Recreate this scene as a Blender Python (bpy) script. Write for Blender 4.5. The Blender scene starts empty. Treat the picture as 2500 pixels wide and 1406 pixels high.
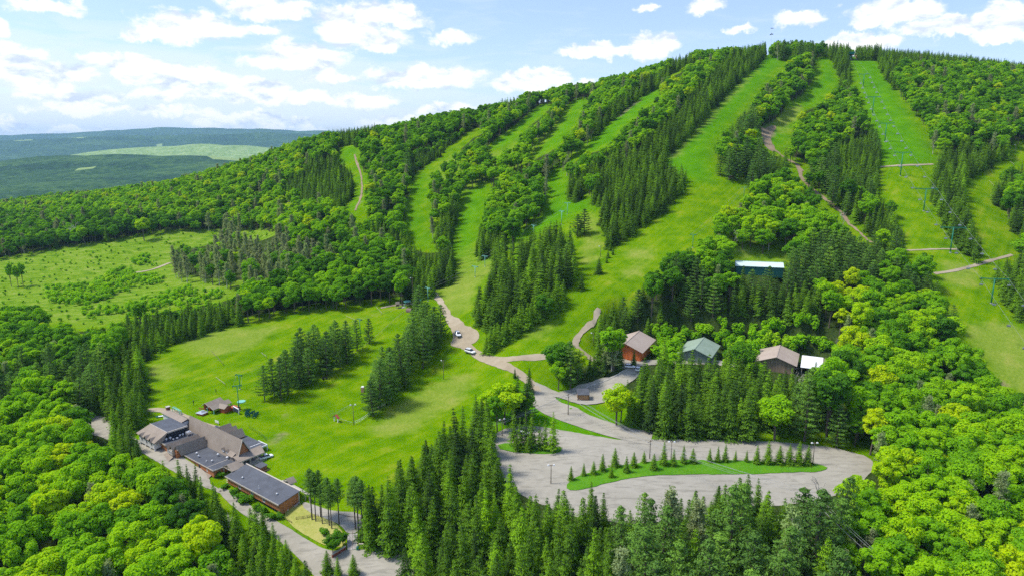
import bpy, bmesh, math, random
import numpy as np
from math import radians, sin, cos, pi, atan2, hypot
from mathutils import Vector, Matrix, Euler
C = bpy.context.scene.collection
SC = bpy.context.scene
RNG = np.random.default_rng(7)
random.seed(5)

# ------------------------------------------------------------------ camera
CAM_H = 90.0
FPX = 1667.0                      # focal length in pixels of a 2500 px wide picture
PITCH = math.atan(358.0 / FPX)
cam_d = bpy.data.cameras.new('camera')
cam_d.sensor_fit = 'HORIZONTAL'
cam_d.sensor_width = 36.0
cam_d.lens = 36.0 * FPX / 2500.0
cam_d.clip_start = 1.0
cam_d.clip_end = 40000.0
cam = bpy.data.objects.new('camera', cam_d)
cam.location = (0, 0, CAM_H)
cam.rotation_euler = (pi / 2 - PITCH, 0, 0)
C.objects.link(cam)
SC.camera = cam

# ------------------------------------------------------------------ light
SUN_EL, SUN_AZ = radians(57.0), radians(-86.0)      # azimuth from +Y, clockwise (minus = towards -X)
sun_dir = Vector((sin(SUN_AZ) * cos(SUN_EL), cos(SUN_AZ) * cos(SUN_EL), sin(SUN_EL)))
sd = bpy.data.lights.new('sun', 'SUN')
sd.energy = 2.5
sd.angle = radians(12.0)
sd.color = (1.0, 0.95, 0.86)
sun = bpy.data.objects.new('sun', sd)
sun.rotation_euler = (-sun_dir).to_track_quat('-Z', 'Y').to_euler()
sun.location = (0, 0, 400)
C.objects.link(sun)

SC.view_settings.view_transform = 'Standard'
SC.view_settings.look = 'None'
SC.view_settings.exposure = 0.88
SC.view_settings.gamma = 1.0
SC.view_settings.use_curve_mapping = False
SC.cycles.max_bounces = 8
SC.cycles.diffuse_bounces = 5
SC.cycles.glossy_bounces = 2
SC.cycles.transmission_bounces = 6
SC.cycles.volume_bounces = 1
SC.cycles.use_denoising = False
SC.cycles.use_adaptive_sampling = True
SC.cycles.adaptive_threshold = 0.02

# ------------------------------------------------------------------ picture geometry
def ray(u, v):
    a = (np.asarray(u, float) - 1250.0) / FPX
    b = (703.0 - np.asarray(v, float)) / FPX
    return a, cos(PITCH) + b * sin(PITCH), -sin(PITCH) + b * cos(PITCH)

def proj(x, y, z):
    """world -> pixel of the 2500 px wide picture, and depth"""
    dz = z - CAM_H
    f = y * cos(PITCH) - dz * sin(PITCH)
    up = y * sin(PITCH) + dz * cos(PITCH)
    f = np.maximum(f, 1e-3)
    return 1250.0 + FPX * x / f, 703.0 - FPX * up / f, f

def azel(u, v):
    dx, dy, dz = ray(u, v)
    return math.atan2(dx, dy), math.atan2(dz, hypot(dx, dy))

# ------------------------------------------------------------------ world: sky with cumulus
W = bpy.data.worlds.new('World')
SC.world = W
W.use_nodes = True
wt = W.node_tree
for n in list(wt.nodes): wt.nodes.remove(n)

class NB:
    """tiny node-building helper"""
    def __init__(s, tree): s.t = tree
    def node(s, typ, **kw):
        n = s.t.nodes.new(typ)
        for k, v in kw.items():
            if k == 'inp':
                for i, val in v.items():
                    if isinstance(val, bpy.types.NodeSocket): s.t.links.new(val, n.inputs[i])
                    else: n.inputs[i].default_value = val
            else: setattr(n, k, v)
        return n
    def math(s, op, a, b=None, c=None, clamp=False):
        n = s.node('ShaderNodeMath', operation=op, use_clamp=clamp)
        for i, x in enumerate((a, b, c)):
            if x is None: continue
            if isinstance(x, bpy.types.NodeSocket): s.t.links.new(x, n.inputs[i])
            else: n.inputs[i].default_value = x
        return n.outputs[0]
    def vmath(s, op, a, b=None, scale=None):
        n = s.node('ShaderNodeVectorMath', operation=op)
        for i, x in enumerate((a, b)):
            if x is None: continue
            if isinstance(x, bpy.types.NodeSocket): s.t.links.new(x, n.inputs[i])
            else: n.inputs[i].default_value = x
        if scale is not None: n.inputs['Scale'].default_value = scale
        return n.outputs['Value'] if op in ('LENGTH', 'DOT_PRODUCT') else n.outputs[0]
    def noise(s, vec, scale, detail=4, rough=0.55, dist=0.0, dim='3D'):
        n = s.node('ShaderNodeTexNoise', noise_dimensions=dim)
        if vec is not None: s.t.links.new(vec, n.inputs['Vector'])
        n.inputs['Scale'].default_value = scale
        n.inputs['Detail'].default_value = detail
        n.inputs['Roughness'].default_value = rough
        n.inputs['Distortion'].default_value = dist
        return n.outputs[0]
    def ramp(s, fac, stops, interp='LINEAR'):
        n = s.node('ShaderNodeValToRGB')
        n.color_ramp.interpolation = interp
        e = n.color_ramp.elements
        while len(e) < len(stops): e.new(0.5)
        for i, (p, c) in enumerate(stops):
            e[i].position = p
            e[i].color = (*c, 1) if len(c) == 3 else c
        s.t.links.new(fac, n.inputs[0])
        return n.outputs[0]
    def mix(s, fac, a, b, blend='MIX'):
        n = s.node('ShaderNodeMix', data_type='RGBA', blend_type=blend)
        for key, x in ((0, fac), (6, a), (7, b)):
            if isinstance(x, bpy.types.NodeSocket): s.t.links.new(x, n.inputs[key])
            else: n.inputs[key].default_value = x if key == 0 else (*x, 1) if len(x) == 3 else x
        return n.outputs[2]
    def smooth(s, x, lo, hi):
        n = s.node('ShaderNodeMapRange', interpolation_type='SMOOTHSTEP')
        s.t.links.new(x, n.inputs[0])
        n.inputs[1].default_value = lo; n.inputs[2].default_value = hi
        return n.outputs[0]
    def link(s, a, b): s.t.links.new(a, b)

nb = NB(wt)
sky = nb.node('ShaderNodeTexSky', sky_type='NISHITA', sun_disc=False, sun_elevation=SUN_EL, sun_rotation=SUN_AZ,
              altitude=600.0, air_density=1.0, dust_density=1.2, ozone_density=1.6)
SKY_STR = 0.135
HAZE_D = 5e-5
tc = nb.node('ShaderNodeTexCoord')
dirv = tc.outputs['Generated']
sep = nb.node('ShaderNodeSeparateXYZ'); nb.link(dirv, sep.inputs[0])
azn = nb.math('ARCTAN2', sep.outputs[0], sep.outputs[1])
hyp = nb.math('SQRT', nb.math('ADD', nb.math('MULTIPLY', sep.outputs[0], sep.outputs[0]), nb.math('MULTIPLY', sep.outputs[1], sep.outputs[1])))
eln = nb.math('ARCTAN2', sep.outputs[2], hyp)
cmb = nb.node('ShaderNodeCombineXYZ'); nb.link(azn, cmb.inputs[0]); nb.link(eln, cmb.inputs[1])
P2 = cmb.outputs[0]
# warp the coordinates so that cloud outlines billow
wn = nb.node('ShaderNodeTexNoise', noise_dimensions='2D'); nb.link(P2, wn.inputs['Vector'])
wn.inputs['Scale'].default_value = 26.0; wn.inputs['Detail'].default_value = 6.0; wn.inputs['Roughness'].default_value = 0.62
off = nb.vmath('MULTIPLY', nb.vmath('SUBTRACT', wn.outputs['Color'], (0.5, 0.5, 0.5)), (0.045, 0.034, 0.0))
P3 = nb.vmath('ADD', P2, off)
# cumulus: (u, v, half width, half height, weight) in photograph pixels -> azimuth/elevation
CLOUDS = [(125, 8, 85, 20, .9), (650, 12, 110, 26, 1), (905, 30, 135, 32, 1), (895, 85, 95, 28, 1), (455, 60, 125, 38, 1), (355, 78, 50, 18, .9),
 (40, 140, 75, 36, 1.1), (250, 145, 60, 25, .9), (150, 170, 90, 25, .8), (330, 165, 70, 30, 1.05), (450, 180, 130, 26, 1), (735, 135, 100, 33, 1),
 (660, 150, 60, 18, .8), (140, 228, 110, 16, .9), (620, 215, 75, 30, 1), (500, 222, 100, 14, .8), (760, 240, 70, 16, .7), (890, 245, 80, 20, .8),
 (1030, 185, 125, 26, 1.05), (820, 185, 90, 16, .6), (1105, 90, 60, 18, .6), (1300, 190, 90, 28, 1.1), (1430, 200, 40, 14, .8), (1450, 122, 90, 18, .9),
 (1590, 105, 60, 28, 1.0), (1575, 18, 30, 12, .7), (1740, 8, 45, 18, .8), (1960, 45, 65, 20, .8), (2180, 25, 120, 30, 1.1), (2290, 60, 110, 24, 1.0),
 (2450, 40, 80, 36, 1.1), (2440, 85, 60, 18, .9), (2100, 102, 105, 24, 1.1), (1805, 70, 30, 10, .5), (20, 310, 60, 18, .8), (220, 318, 80, 12, .8),
 (540, 292, 90, 20, .9), (640, 290, 55, 20, .95), (720, 295, 25, 18, .8), (400, 270, 120, 12, .6), (1000, 295, 90, 20, .8), (200, 262, 160, 14, .6),
 (640, 70, 50, 14, .5), (0, 70, 30, 26, .8), (1090, 265, 80, 14, .8), (350, 225, 150, 18, .55), (80, 200, 110, 22, .5), (760, 325, 40, 12, .7),
 (-250, 60, 200, 50, 1), (-300, 220, 260, 40, 1), (2750, 60, 160, 45, 1), (2800, 160, 200, 30, .9), (1300, -120, 200, 40, 1), (500, -140, 240, 40, 1), (2100, -130, 200, 40, 1)]
field = None
for (u, v, ru, rv, wgt) in CLOUDS:
    a0, e0 = azel(u, v + rv * 0.25)
    ra = abs(azel(u + ru, v)[0] - azel(u, v)[0]) * 1.3
    re = abs(azel(u, v + rv)[1] - azel(u, v)[1]) * 1.35
    q = nb.vmath('MULTIPLY', nb.vmath('SUBTRACT', P3, (a0, e0, 0)), (1 / ra, 1 / re, 0))
    q = nb.math('MULTIPLY_ADD', nb.vmath('LENGTH', q), -wgt, wgt)     # 1 at the centre, 0 at the rim
    field = q if field is None else nb.math('MAXIMUM', field, q)
strv = nb.vmath('MULTIPLY', P2, (1.0, 2.2, 1.0))
n1 = nb.noise(strv, 17.0, 8, 0.6, 0.2, '2D')
shp = nb.math('ADD', field, nb.math('MULTIPLY', nb.math('SUBTRACT', n1, 0.5), 0.95))
mask = nb.smooth(shp, 0.0, 0.40)
# thin veil of stretched stratus low in the west
n2 = nb.noise(nb.vmath('MULTIPLY', P2, (1.0, 6.0, 1.0)), 9.0, 6, 0.6, 0.4, '2D')
west = nb.math('MULTIPLY', nb.smooth(azn, 0.12, -0.35), nb.math('MULTIPLY', nb.smooth(eln, 0.17, 0.06), 1.0))
veil = nb.math('MULTIPLY', nb.smooth(nb.math('ADD', n2, nb.math('MULTIPLY', west, 0.30)), 0.48, 0.76), 0.85)
veil = nb.math('MULTIPLY', veil, nb.math('ADD', nb.math('MULTIPLY', west, 0.75), 0.25))
# relief: brighter where the cloud thins upward, blue-grey in the flat undersides
P4 = nb.vmath('ADD', P2, (0.004, -0.010, 0))
n3 = nb.noise(nb.vmath('MULTIPLY', P4, (1.0, 2.2, 1.0)), 17.0, 6, 0.6, 0.2, '2D')
rel = nb.math('ADD', nb.math('MULTIPLY', nb.math('SUBTRACT', n1, n3), 2.2), 0.62)
ccol = nb.ramp(rel, [(0.20, (0.62, 0.70, 0.90)), (0.50, (0.84, 0.89, .98)), (0.72, (1.0, 1.0, 1.0))])
skyc = nb.vmath('SCALE', sky.outputs[0], scale=SKY_STR)
skyc = nb.vmath('MULTIPLY', skyc, (.68, .69, .84))
skyc = nb.mix(0.15, skyc, (.55, .68, .85))       # thin high veil
CLOUD_B = 0.67
c2 = nb.vmath('SCALE', ccol, scale=CLOUD_B)
col = nb.mix(veil, skyc, (0.50, 0.56, 0.67))
col = nb.mix(mask, col, c2)
bg = nb.node('ShaderNodeBackground'); nb.link(col, bg.inputs[0]); bg.inputs[1].default_value = 1.0
wo = nb.node('ShaderNodeOutputWorld'); nb.link(bg.outputs[0], wo.inputs[0])
W.cycles.sampling_method = 'MANUAL'; W.cycles.sample_map_resolution = 512

# ------------------------------------------------------------------ terrain
# control points: (u, v, distance forward) on the ground as it can be read off, then plain (x, y, z)
CP = [(1250, 880, 244), (1400, 720, 286), (1550, 600, 336), (1650, 520, 362), (1750, 445, 398), (1700, 370, 435), (1780, 300, 496), (1850, 215, 570), (1900, 135, 672),
 (620, 1080, 194), (850, 1180, 168), (970, 1060, 200), (360, 985, 226), (360, 880, 264), (700, 770, 306), (1000, 745, 309), (800, 980, 228), (700, 880, 262), (900, 860, 266), (1200, 900, 246), (1150, 930, 238),
 (1060, 720, 320), (1110, 670, 342), (1130, 590, 392), (1150, 500, 440), (1185, 455, 470), (1020, 560, 415), (1030, 420, 525), (1180, 320, 600), (1330, 262, 668),
 (870, 510, 452), (852, 362, 600), (1350, 480, 420), (1450, 340, 500), (1600, 225, 612), (1690, 158, 680),
 (350, 590, 520), (60, 690, 432), (0, 620, 515), (420, 570, 535), (200, 720, 388), (300, 770, 340), (650, 530, 560), (520, 640, 450), (640, 700, 370),
 (1330, 960, 228), (1500, 1080, 191), (1700, 1170, 171), (2100, 1130, 180), (1400, 1160, 173), (1250, 1130, 181), (900, 1370, 139), (700, 1300, 152), (560, 1200, 170), (400, 1090, 190),
 (1860, 640, 312), (1560, 880, 247), (1900, 910, 238), (1950, 800, 262), (1620, 800, 264), (1450, 790, 268),
 (2420, 740, 279), (2480, 900, 240), (2495, 955, 229), (2320, 618, 322), (2255, 515, 362), (2200, 430, 405), (2160, 345, 458), (2130, 275, 515), (2108, 210, 575), (2110, 142, 660),
 (2440, 600, 335), (2400, 450, 405), (2490, 360, 450), (1880, 330, 490), (1960, 400, 440), (2100, 565, 350), (2010, 140, 662), (300, 487, 760), (400, 476, 740), (500, 448, 720), (600, 420, 700), (700, 386, 690), (790, 354, 670), (900, 344, 650), (1000, 328, 650), (1100, 300, 690), (1200, 288, 715), (1300, 258, 720), (1500, 215, 700), (1600, 190, 695), (1750, 146, 670), (2200, 150, 670), (2300, 157, 680), (2400, 168, 690), (2500, 182, 695), (1960, 250, 560), (1300, 700, 300), (1380, 600, 345)]
CW = [(-120, 130, -17), (-60, 120, -13), (-190, 190, -17), (-260, 260, -12), (0, 110, -8), (70, 110, -6), (140, 110, -6), (190, 170, -2), (230, 230, 6), (-320, 330, -5), (-200, 300, 2), (-400, 400, 0), (20, 150, -2.2), (-20, 150, -2.5),
 (60, 40, -8), (-150, 40, -26), (250, 60, -6), (-120, 90, -22),
 (400, 300, 25), (420, 420, 70), (560, 900, 120), (260, 900, 120), (0, 900, 108), (100, 780, 138), (-190, 850, 66), (-380, 850, 36), (-280, 850, 52), (-60, 850, 88), (500,600,120), (-520, 700, 10), (-650, 600, -6), (-650, 800, 0), (-600, 1000, 4), (-300, 1000, 46), (-750, 1200, -4), (-300, 1250, 10), (0, 1200, 40), (500, 1200, 40), (-1000, 1500, -20), (0, 1600, -20), (600, 1600, -20), (800, 800, 100), (800, 400, 60), (800, 1200, 30), (500, 150, 20), (-500, 200, -22), (-700, 400, -18), (-800, 150, -30), (-420, 90, -34), (-1100, 900, -20)]
def _cp():
    out = []
    for (u, v, Y) in CP:
        dx, dy, dz = ray(u, v); t = Y / dy
        out.append((t * dx, Y, CAM_H + t * dz))
    return np.array(out + [tuple(map(float, p)) for p in CW])
_P = _cp()
def _tps_fit(P, lam=4.0):
    n = len(P); XY = P[:, :2] / 100.0
    r = np.linalg.norm(XY[:, None] - XY[None], axis=2)
    K = np.where(r > 0, r * r * np.log(np.maximum(r, 1e-9)), 0) + np.eye(n) * lam * 1e-3
    A = np.zeros((n + 3, n + 3)); A[:n, :n] = K; A[:n, n] = 1; A[:n, n + 1:] = XY; A[n, :n] = 1; A[n + 1:, :n] = XY.T
    b = np.zeros(n + 3); b[:n] = P[:, 2]
    return XY, np.linalg.solve(A, b)
_XY, _S = _tps_fit(_P)
def _tps(x, y):
    x = np.asarray(x, float).ravel() / 100; y = np.asarray(y, float).ravel() / 100
    out = np.empty(len(x))
    for i in range(0, len(x), 40000):
        xs, ys = x[i:i + 40000], y[i:i + 40000]
        r2 = (xs[:, None] - _XY[None, :, 0]) ** 2 + (ys[:, None] - _XY[None, :, 1]) ** 2
        k = 0.5 * r2 * np.log(np.maximum(r2, 1e-12))
        out[i:i + 40000] = k @ _S[:-3] + _S[-3] + xs * _S[-2] + ys * _S[-1]
    return out
GX = np.arange(-1000, 801, 4.0); GY = np.arange(20, 1621, 4.0)
_gx, _gy = np.meshgrid(GX, GY)
def _far(x, y):
    """valley floor and the ridges of the far country"""
    z = np.full(x.shape, -120.0)
    def hill(cx, cy, rx, ry, h, rot=0.0):
        c, s = cos(rot), sin(rot); X, Y = x - cx, y - cy
        X, Y = X * c + Y * s, -X * s + Y * c
        return h * np.exp(-((X / rx) ** 2 + (Y / ry) ** 2))
    z = z + hill(-2350, 3600, 1100, 700, 112) + hill(-1500, 3300, 700, 600, 62) + hill(-1500, 2500, 700, 380, 40)
    z = z + hill(-3000, 5800, 900, 600, 134) + hill(-1900, 5700, 900, 650, 122) + hill(-5000, 5400, 900, 600, 95)
    z = z + hill(-6200, 8300, 2600, 800, 205, .1) + hill(-3200, 8500, 2000, 700, 188, -.05) + hill(-300, 8600, 2600, 900, 200)
    z = z + hill(-8600, 11800, 2600, 1000, 285) + hill(-5700, 12200, 1800, 900, 262) + hill(-3200, 11800, 2600, 1000, 275) + hill(1500, 12000, 4000, 1300, 265) + hill(6000, 11000, 4000, 2000, 270)
    z = z + 14 * np.sin(x / 610 + y / 900) * np.sin(y / 520 - x / 1500) + (9 * np.sin(x / 190 + 1.7 * np.sin(y / 410)) * np.sin(y / 310 + x / 700) + 5 * np.sin(x / 83 - y / 140 + 2 * np.sin(x / 350))) * np.clip((y - 2200) / 800, 0, 1)
    return z
_inner = _tps(_gx, _gy).reshape(_gx.shape)
def _blend(x, y):
    """1 inside the near country, 0 outside"""
    fx = np.clip(np.minimum((x + 1000) / 260.0, (800 - x) / 200.0), 0, 1); fy = np.clip((1620 - y) / 420.0, 0, 1)
    f = np.minimum(fx, fy)
    return f * f * (3 - 2 * f)
_b = _blend(_gx, _gy)
GZ = _inner * _b + _far(_gx, _gy) * (1 - _b)
GZ += 0.35 * np.sin(_gx / 23.0 + 1.3 * np.sin(_gy / 37.0)) * np.sin(_gy / 19.0 + _gx / 61.0)
# level pads cut into the slope for the buildings: (centre, half size, turn, height, skirt)
for (cx_, cy_, hx_, hy_, rot_, z_, sk_) in [(52, 256, 14, 16, 63, 8.7, 9), (75, 253, 13, 14, 65, 8.3, 9), (101, 247, 15, 14, 65, 7.2, 9), (112, 242, 8, 9, 65, 6.9, 7), (107, 302, 14, 7, -14, 32.5, 8), (24.6, 224, 7, 6, 0, 2.6, 5)]:
    c_, s_ = cos(radians(rot_)), sin(radians(rot_)); X_ = (_gx - cx_) * c_ + (_gy - cy_) * s_; Y_ = -(_gx - cx_) * s_ + (_gy - cy_) * c_
    d_ = np.hypot(np.maximum(np.abs(X_) - hy_, 0), np.maximum(np.abs(Y_) - hx_, 0)) / sk_
    w_ = np.clip(1 - d_, 0, 1); w_ = w_ * w_ * (3 - 2 * w_)
    GZ = GZ * (1 - w_) + z_ * w_
def ground(x, y):
    """height of the near ground: the very triangles of the ground mesh (both cut along the same diagonal)"""
    x = np.asarray(x, float); y = np.asarray(y, float)
    fx = np.clip((x - GX[0]) / 4.0, 0, len(GX) - 1.001); fy = np.clip((y - GY[0]) / 4.0, 0, len(GY) - 1.001)
    i = fx.astype(int); j = fy.astype(int); a = fx - i; b = fy - j
    z00, z10, z01, z11 = GZ[j, i], GZ[j, i + 1], GZ[j + 1, i], GZ[j + 1, i + 1]
    return np.where(a >= b, z00 + a * (z10 - z00) + b * (z11 - z10), z00 + b * (z01 - z00) + a * (z11 - z01))
def hit(u, v, lift=0.0, tmin=60.0, tmax=2500.0):
    """where the sight line through a picture point meets the ground (arrays allowed) -> x, y, z"""
    u = np.atleast_1d(np.asarray(u, float)); v = np.atleast_1d(np.asarray(v, float))
    dx, dy, dz = ray(u, v)
    t = np.full(u.shape, tmin); done = np.zeros(u.shape, bool); step = 2.0
    lo = t.copy()
    for k in range(1400):
        tn = t + step * (1 + t / 400)
        below = (CAM_H + tn * dz) < ground(tn * dx, tn * dy) + lift
        newly = below & ~done
        lo = np.where(newly, t, lo)
        hi_ = np.where(newly, tn, 0)
        if k == 0: hi = np.full(u.shape, tmax)
        hi = np.where(newly, tn, hi)
        done |= newly
        t = np.where(done, t, tn)
        if done.all() or t.min() > tmax: break
    for _ in range(18):
        m = (lo + hi) / 2
        below = (CAM_H + m * dz) < ground(m * dx, m * dy) + lift
        hi = np.where(below, m, hi); lo = np.where(below, lo, m)
    return hi * dx, hi * dy, CAM_H + hi * dz
def at(u, v):
    x, y, z = hit(u, v)
    return Vector((float(x[0]), float(y[0]), float(z[0])))
def gz(x, y): return float(ground(x, y))
# ------------------------------------------------------------------ land cover, read off the photograph as polygons
OPEN, BROAD, SPRU, PINE, GREY, YOUNG, SPARSE, SKYL, BUILT, MIXED = range(10)
LW, LH, LS = 1250, 704, 0.5
LAB = np.full((LH, LW), BROAD, np.uint8)
TNT = np.full((LH, LW), 0.45, np.float32)
def pip(poly, X, Y):
    """even-odd test, arrays"""
    ins = np.zeros(X.shape, bool); n = len(poly)
    for i in range(n):
        x1, y1 = poly[i]; x2, y2 = poly[(i + 1) % n]
        if y1 == y2: continue
        c = ((y1 > Y) != (y2 > Y)) & (X < (x2 - x1) * (Y - y1) / (y2 - y1) + x1)
        ins ^= c
    return ins
def paint(arr, poly, val):
    p = np.array(poly, float) * LS
    x0, x1 = int(max(0, p[:, 0].min() - 1)), int(min(LW, p[:, 0].max() + 2)); y0, y1 = int(max(0, p[:, 1].min() - 1)), int(min(LH, p[:, 1].max() + 2))
    if x1 <= x0 or y1 <= y0: return
    X, Y = np.meshgrid(np.arange(x0, x1) + .5, np.arange(y0, y1) + .5)
    arr[y0:y1, x0:x1][pip(p.tolist(), X, Y)] = val
def L(p, v): paint(LAB, p, v)
SKYLINE = [(-200, 470), (0, 470), (100, 466), (200, 466), (300, 455), (400, 443), (500, 415), (560, 392), (610, 383), (650, 360), (700, 352), (730, 342), (745, 330), (800, 320), (850, 316), (920, 306), (960, 305), (1000, 295),
 (1040, 285), (1080, 275), (1130, 266), (1165, 268), (1180, 255), (1200, 255), (1225, 248), (1240, 236), (1270, 240), (1285, 226), (1330, 220), (1370, 210), (1400, 203), (1440, 204), (1480, 188), (1540, 178), (1575, 163),
 (1600, 157), (1650, 138), (1700, 123), (1740, 123), (1800, 112), (1830, 114), (1862, 102), (1872, 128), (1885, 110), (1920, 105), (1960, 101), (2000, 110), (2027, 118), (2035, 104), (2076, 118), (2090, 128), (2140, 118), (2160, 113),
 (2200, 112), (2270, 114), (2330, 122), (2400, 131), (2440, 136), (2500, 146), (2700, 160)]
L(SKYLINE + [(2700, -50), (-200, -50)], SKYL)
# --- kinds of tree where it is not plain broadleaf wood
L([(735,430),(745,400),(760,385),(800,375),(835,385),(850,405),(868,430),(870,460),(860,490),(830,505),(790,490),(740,495),(710,480),(690,470),(700,440),(715,420)], SPRU)
L([(795,330),(800,318),(850,314),(918,304),(922,325),(880,335),(868,356),(838,356),(830,335)], SPRU)
L([(1222,262),(1222,240),(1265,230),(1268,250),(1240,262)], SPRU)
L([(905,540),(940,545),(995,565),(1010,595),(1050,608),(1105,605),(1118,640),(1107,683),(1060,690),(1040,700),(1030,740),(1000,742),(990,700),(1000,660),(985,620),(960,590),(930,570),(905,560)], SPRU)
L([(1065,540),(1108,480),(1135,470),(1130,510),(1112,590),(1107,607),(1075,600),(1060,575)], SPRU)
L([(1150,592),(1165,550),(1190,560),(1230,570),(1250,580),(1220,615),(1190,628),(1146,625)], SPRU)
L([(1005,420),(1020,385),(1060,375),(1090,360),(1130,330),(1160,300),(1140,300),(1090,330),(1040,350),(1000,370),(990,400)], MIXED)
L([(1691,130),(1694,154),(1648,180),(1612,211),(1556,241),(1520,269),(1477,301),(1456,319),(1449,291),(1484,262),(1520,234),(1556,205),(1602,180),(1644,150)], SPRU)
L([(1868,95),(1872,133),(1845,165),(1813,190),(1796,208),(1771,233),(1742,265),(1717,293),(1692,322),(1664,347),(1643,368),(1625,389),(1598,394),(1584,404),(1538,426),(1495,461),(1470,486),(1467,500),(1442,497),(1440,465),(1450,440),(1490,400),(1540,375),(1590,345),(1620,310),(1660,290),(1700,250),(1740,205),(1800,160),(1840,120)], SPRU)
L([(1700,215),(1790,118),(1830,108),(1845,125),(1800,160),(1740,205),(1700,250),(1650,295),(1620,320),(1590,345),(1540,380),(1500,400),(1470,420),(1430,430),(1430,405),(1470,390),(1530,360),(1570,340),(1610,300),(1650,265)], SPRU)
L([(1385,435),(1400,425),(1430,420),(1440,450),(1438,467),(1413,488),(1396,490),(1385,480)], SPRU)
L([(1730,436),(1728,425),(1757,405),(1760,390),(1790,375),(1830,372),(1860,360),(1862,380),(1900,350),(1925,365),(1935,395),(1920,405),(1905,430),(1880,430),(1860,440),(1828,443),(1822,439),(1778,437)], PINE)
L([(1880,430),(1905,430),(1920,400),(1940,395),(1925,360),(1900,350),(1895,400),(1870,425),(1828,443),(1822,480),(1850,465)], SPRU)
L([(1765,325),(1778,311),(1815,270),(1830,258),(1842,265),(1850,300),(1830,330),(1800,330),(1770,340),(1742,347)], MIXED)
L([(1965,415),(1975,430),(2010,460),(2050,500),(2090,540),(2120,575),(2150,592),(2208,600),(2205,560),(2190,500),(2150,482),(2148,410),(2160,390),(2150,345),(2125,300),(2110,330),(2060,340),(2010,390),(1985,400)], MIXED)
L([(2040,345),(2120,310),(2160,390),(2148,440),(2100,440),(2040,400)], SPRU)
L([(2095,560),(2130,490),(2150,482),(2190,500),(2208,600),(2150,592),(2120,575)], SPRU)
L([(2026,100),(2076,110),(2077,190),(2045,195),(2035,160),(2026,139)], SPRU)
L([(2043,195),(2078,195),(2078,215),(2050,220)], SPRU)
L([(1890,120),(1890,100),(1960,98),(2027,110),(2027,139),(1990,139),(1930,133)], MIXED)
L([(2090,110),(2200,105),(2330,115),(2440,130),(2500,140),(2500,168),(2400,150),(2330,150),(2250,145),(2200,150),(2185,175),(2190,215),(2170,200),(2148,150),(2140,139),(2090,139)], SPRU)
L([(2283,375),(2300,355),(2350,345),(2400,350),(2465,345),(2463,382),(2440,395),(2400,412),(2362,435),(2355,455),(2360,485),(2378,525),(2412,600),(2405,633),(2375,631),(2340,600),(2302,539),(2272,471),(2277,400)], SPRU)
L([(2600,380),(2500,390),(2470,420),(2430,440),(2422,470),(2440,500),(2470,545),(2495,590),(2600,640),(2600,520),(2470,500),(2450,460),(2500,430)], SPRU)
L([(2600,610),(2500,610),(2462,625),(2413,660),(2420,690),(2460,735),(2500,790),(2600,880)], SPRU)
L([(1487,730),(1500,717),(1600,650),(1680,610),(1760,598),(1800,650),(1920,640),(1960,600),(2060,580),(2120,590),(2180,600),(2250,620),(2275,660),(2292,690),(2292,713),(2270,705),(2200,680),(2130,670),(2060,670),(2020,690),(2000,700),(1900,700),(1760,700),(1740,760),(1700,790),(1560,810),(1460,835),(1448,800),(1455,760)], MIXED)
L([(1800,650),(1920,640),(1960,600),(2060,580),(2120,590),(2180,605),(2130,670),(2060,670),(2000,700),(1820,695)], PINE)
L([(1600,650),(1640,615),(1700,605),(1790,615),(1815,650),(1810,690),(1740,690),(1690,665),(1640,660)], BROAD)
L([(1750,700),(1800,688),(2000,700),(2015,730),(2040,790),(1990,803),(1900,792),(1830,783),(1750,780)], SPRU)
L([(2290,720),(2320,728),(2340,760),(2343,802),(2320,800),(2290,760)], PINE)
L([(1560,790),(1680,785),(1745,785),(1830,783),(1900,795),(2000,805),(2040,812),(2060,860),(2060,905),(2020,870),(1960,865),(1920,842),(1850,855),(1755,835),(1715,820),(1675,830),(1600,845),(1590,820)], YOUNG)
L([(1540,905),(1560,865),(1600,862),(1670,862),(1755,862),(1850,885),(1950,900),(1960,900),(2030,930),(2050,980),(2060,1040),(2120,1070),(2115,1100),(2060,1090),(1950,1060),(1850,1060),(1750,1050),(1600,1062),(1575,1055),(1540,1030),(1530,980)], SPRU)
L([(1900,980),(1990,960),(2050,980),(2060,1040),(2050,1060),(1930,1060),(1780,1055),(1790,1010)], MIXED)
L([(1345,960),(1340,905),(1380,885),(1400,850),(1440,860),(1470,820),(1500,810),(1530,850),(1545,890),(1510,915),(1440,935),(1390,950),(1370,985)], MIXED)
L([(1448,790),(1455,752),(1520,755),(1520,800),(1500,825),(1460,845)], SPRU)
L([(885,1170),(950,1120),(965,1090),(1010,1070),(1060,1060),(1090,1010),(1150,975),(1190,985),(1215,1040),(1225,1090),(1245,1160),(1290,1185),(1340,1190),(1380,1175),(1450,1180),(1490,1210),(1480,1240),(1540,1240),(1590,1190),(1700,1195),(1740,1165),(1790,1145),(1850,1165),(1900,1215),(1960,1185),(2010,1215),(2035,1260),(2030,1600),(960,1600),(965,1345),(885,1335),(880,1290),(868,1200)], SPRU)
L([(1560,1250),(1720,1230),(1800,1260),(1850,1330),(1830,1600),(1500,1600),(1500,1330)], MIXED)
L([(1870,1250),(2035,1240),(2040,1600),(1860,1600),(1900,1330)], MIXED)
L([(195,1080),(280,1030),(345,1040),(345,1090),(400,1130),(455,1155),(540,1205),(580,1240),(640,1300),(600,1310),(540,1285),(480,1230),(400,1180),(330,1130),(260,1100)], SPRU)
L([(235,900),(300,865),(345,880),(362,930),(360,990),(345,1045),(290,1045),(250,1010),(240,960)], SPRU)
L([(290,790),(310,760),(400,758),(480,735),(560,725),(620,755),(640,775),(600,782),(520,805),(420,838),(350,878),(290,870),(240,860),(245,830),(290,810)], SPRU)
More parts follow.
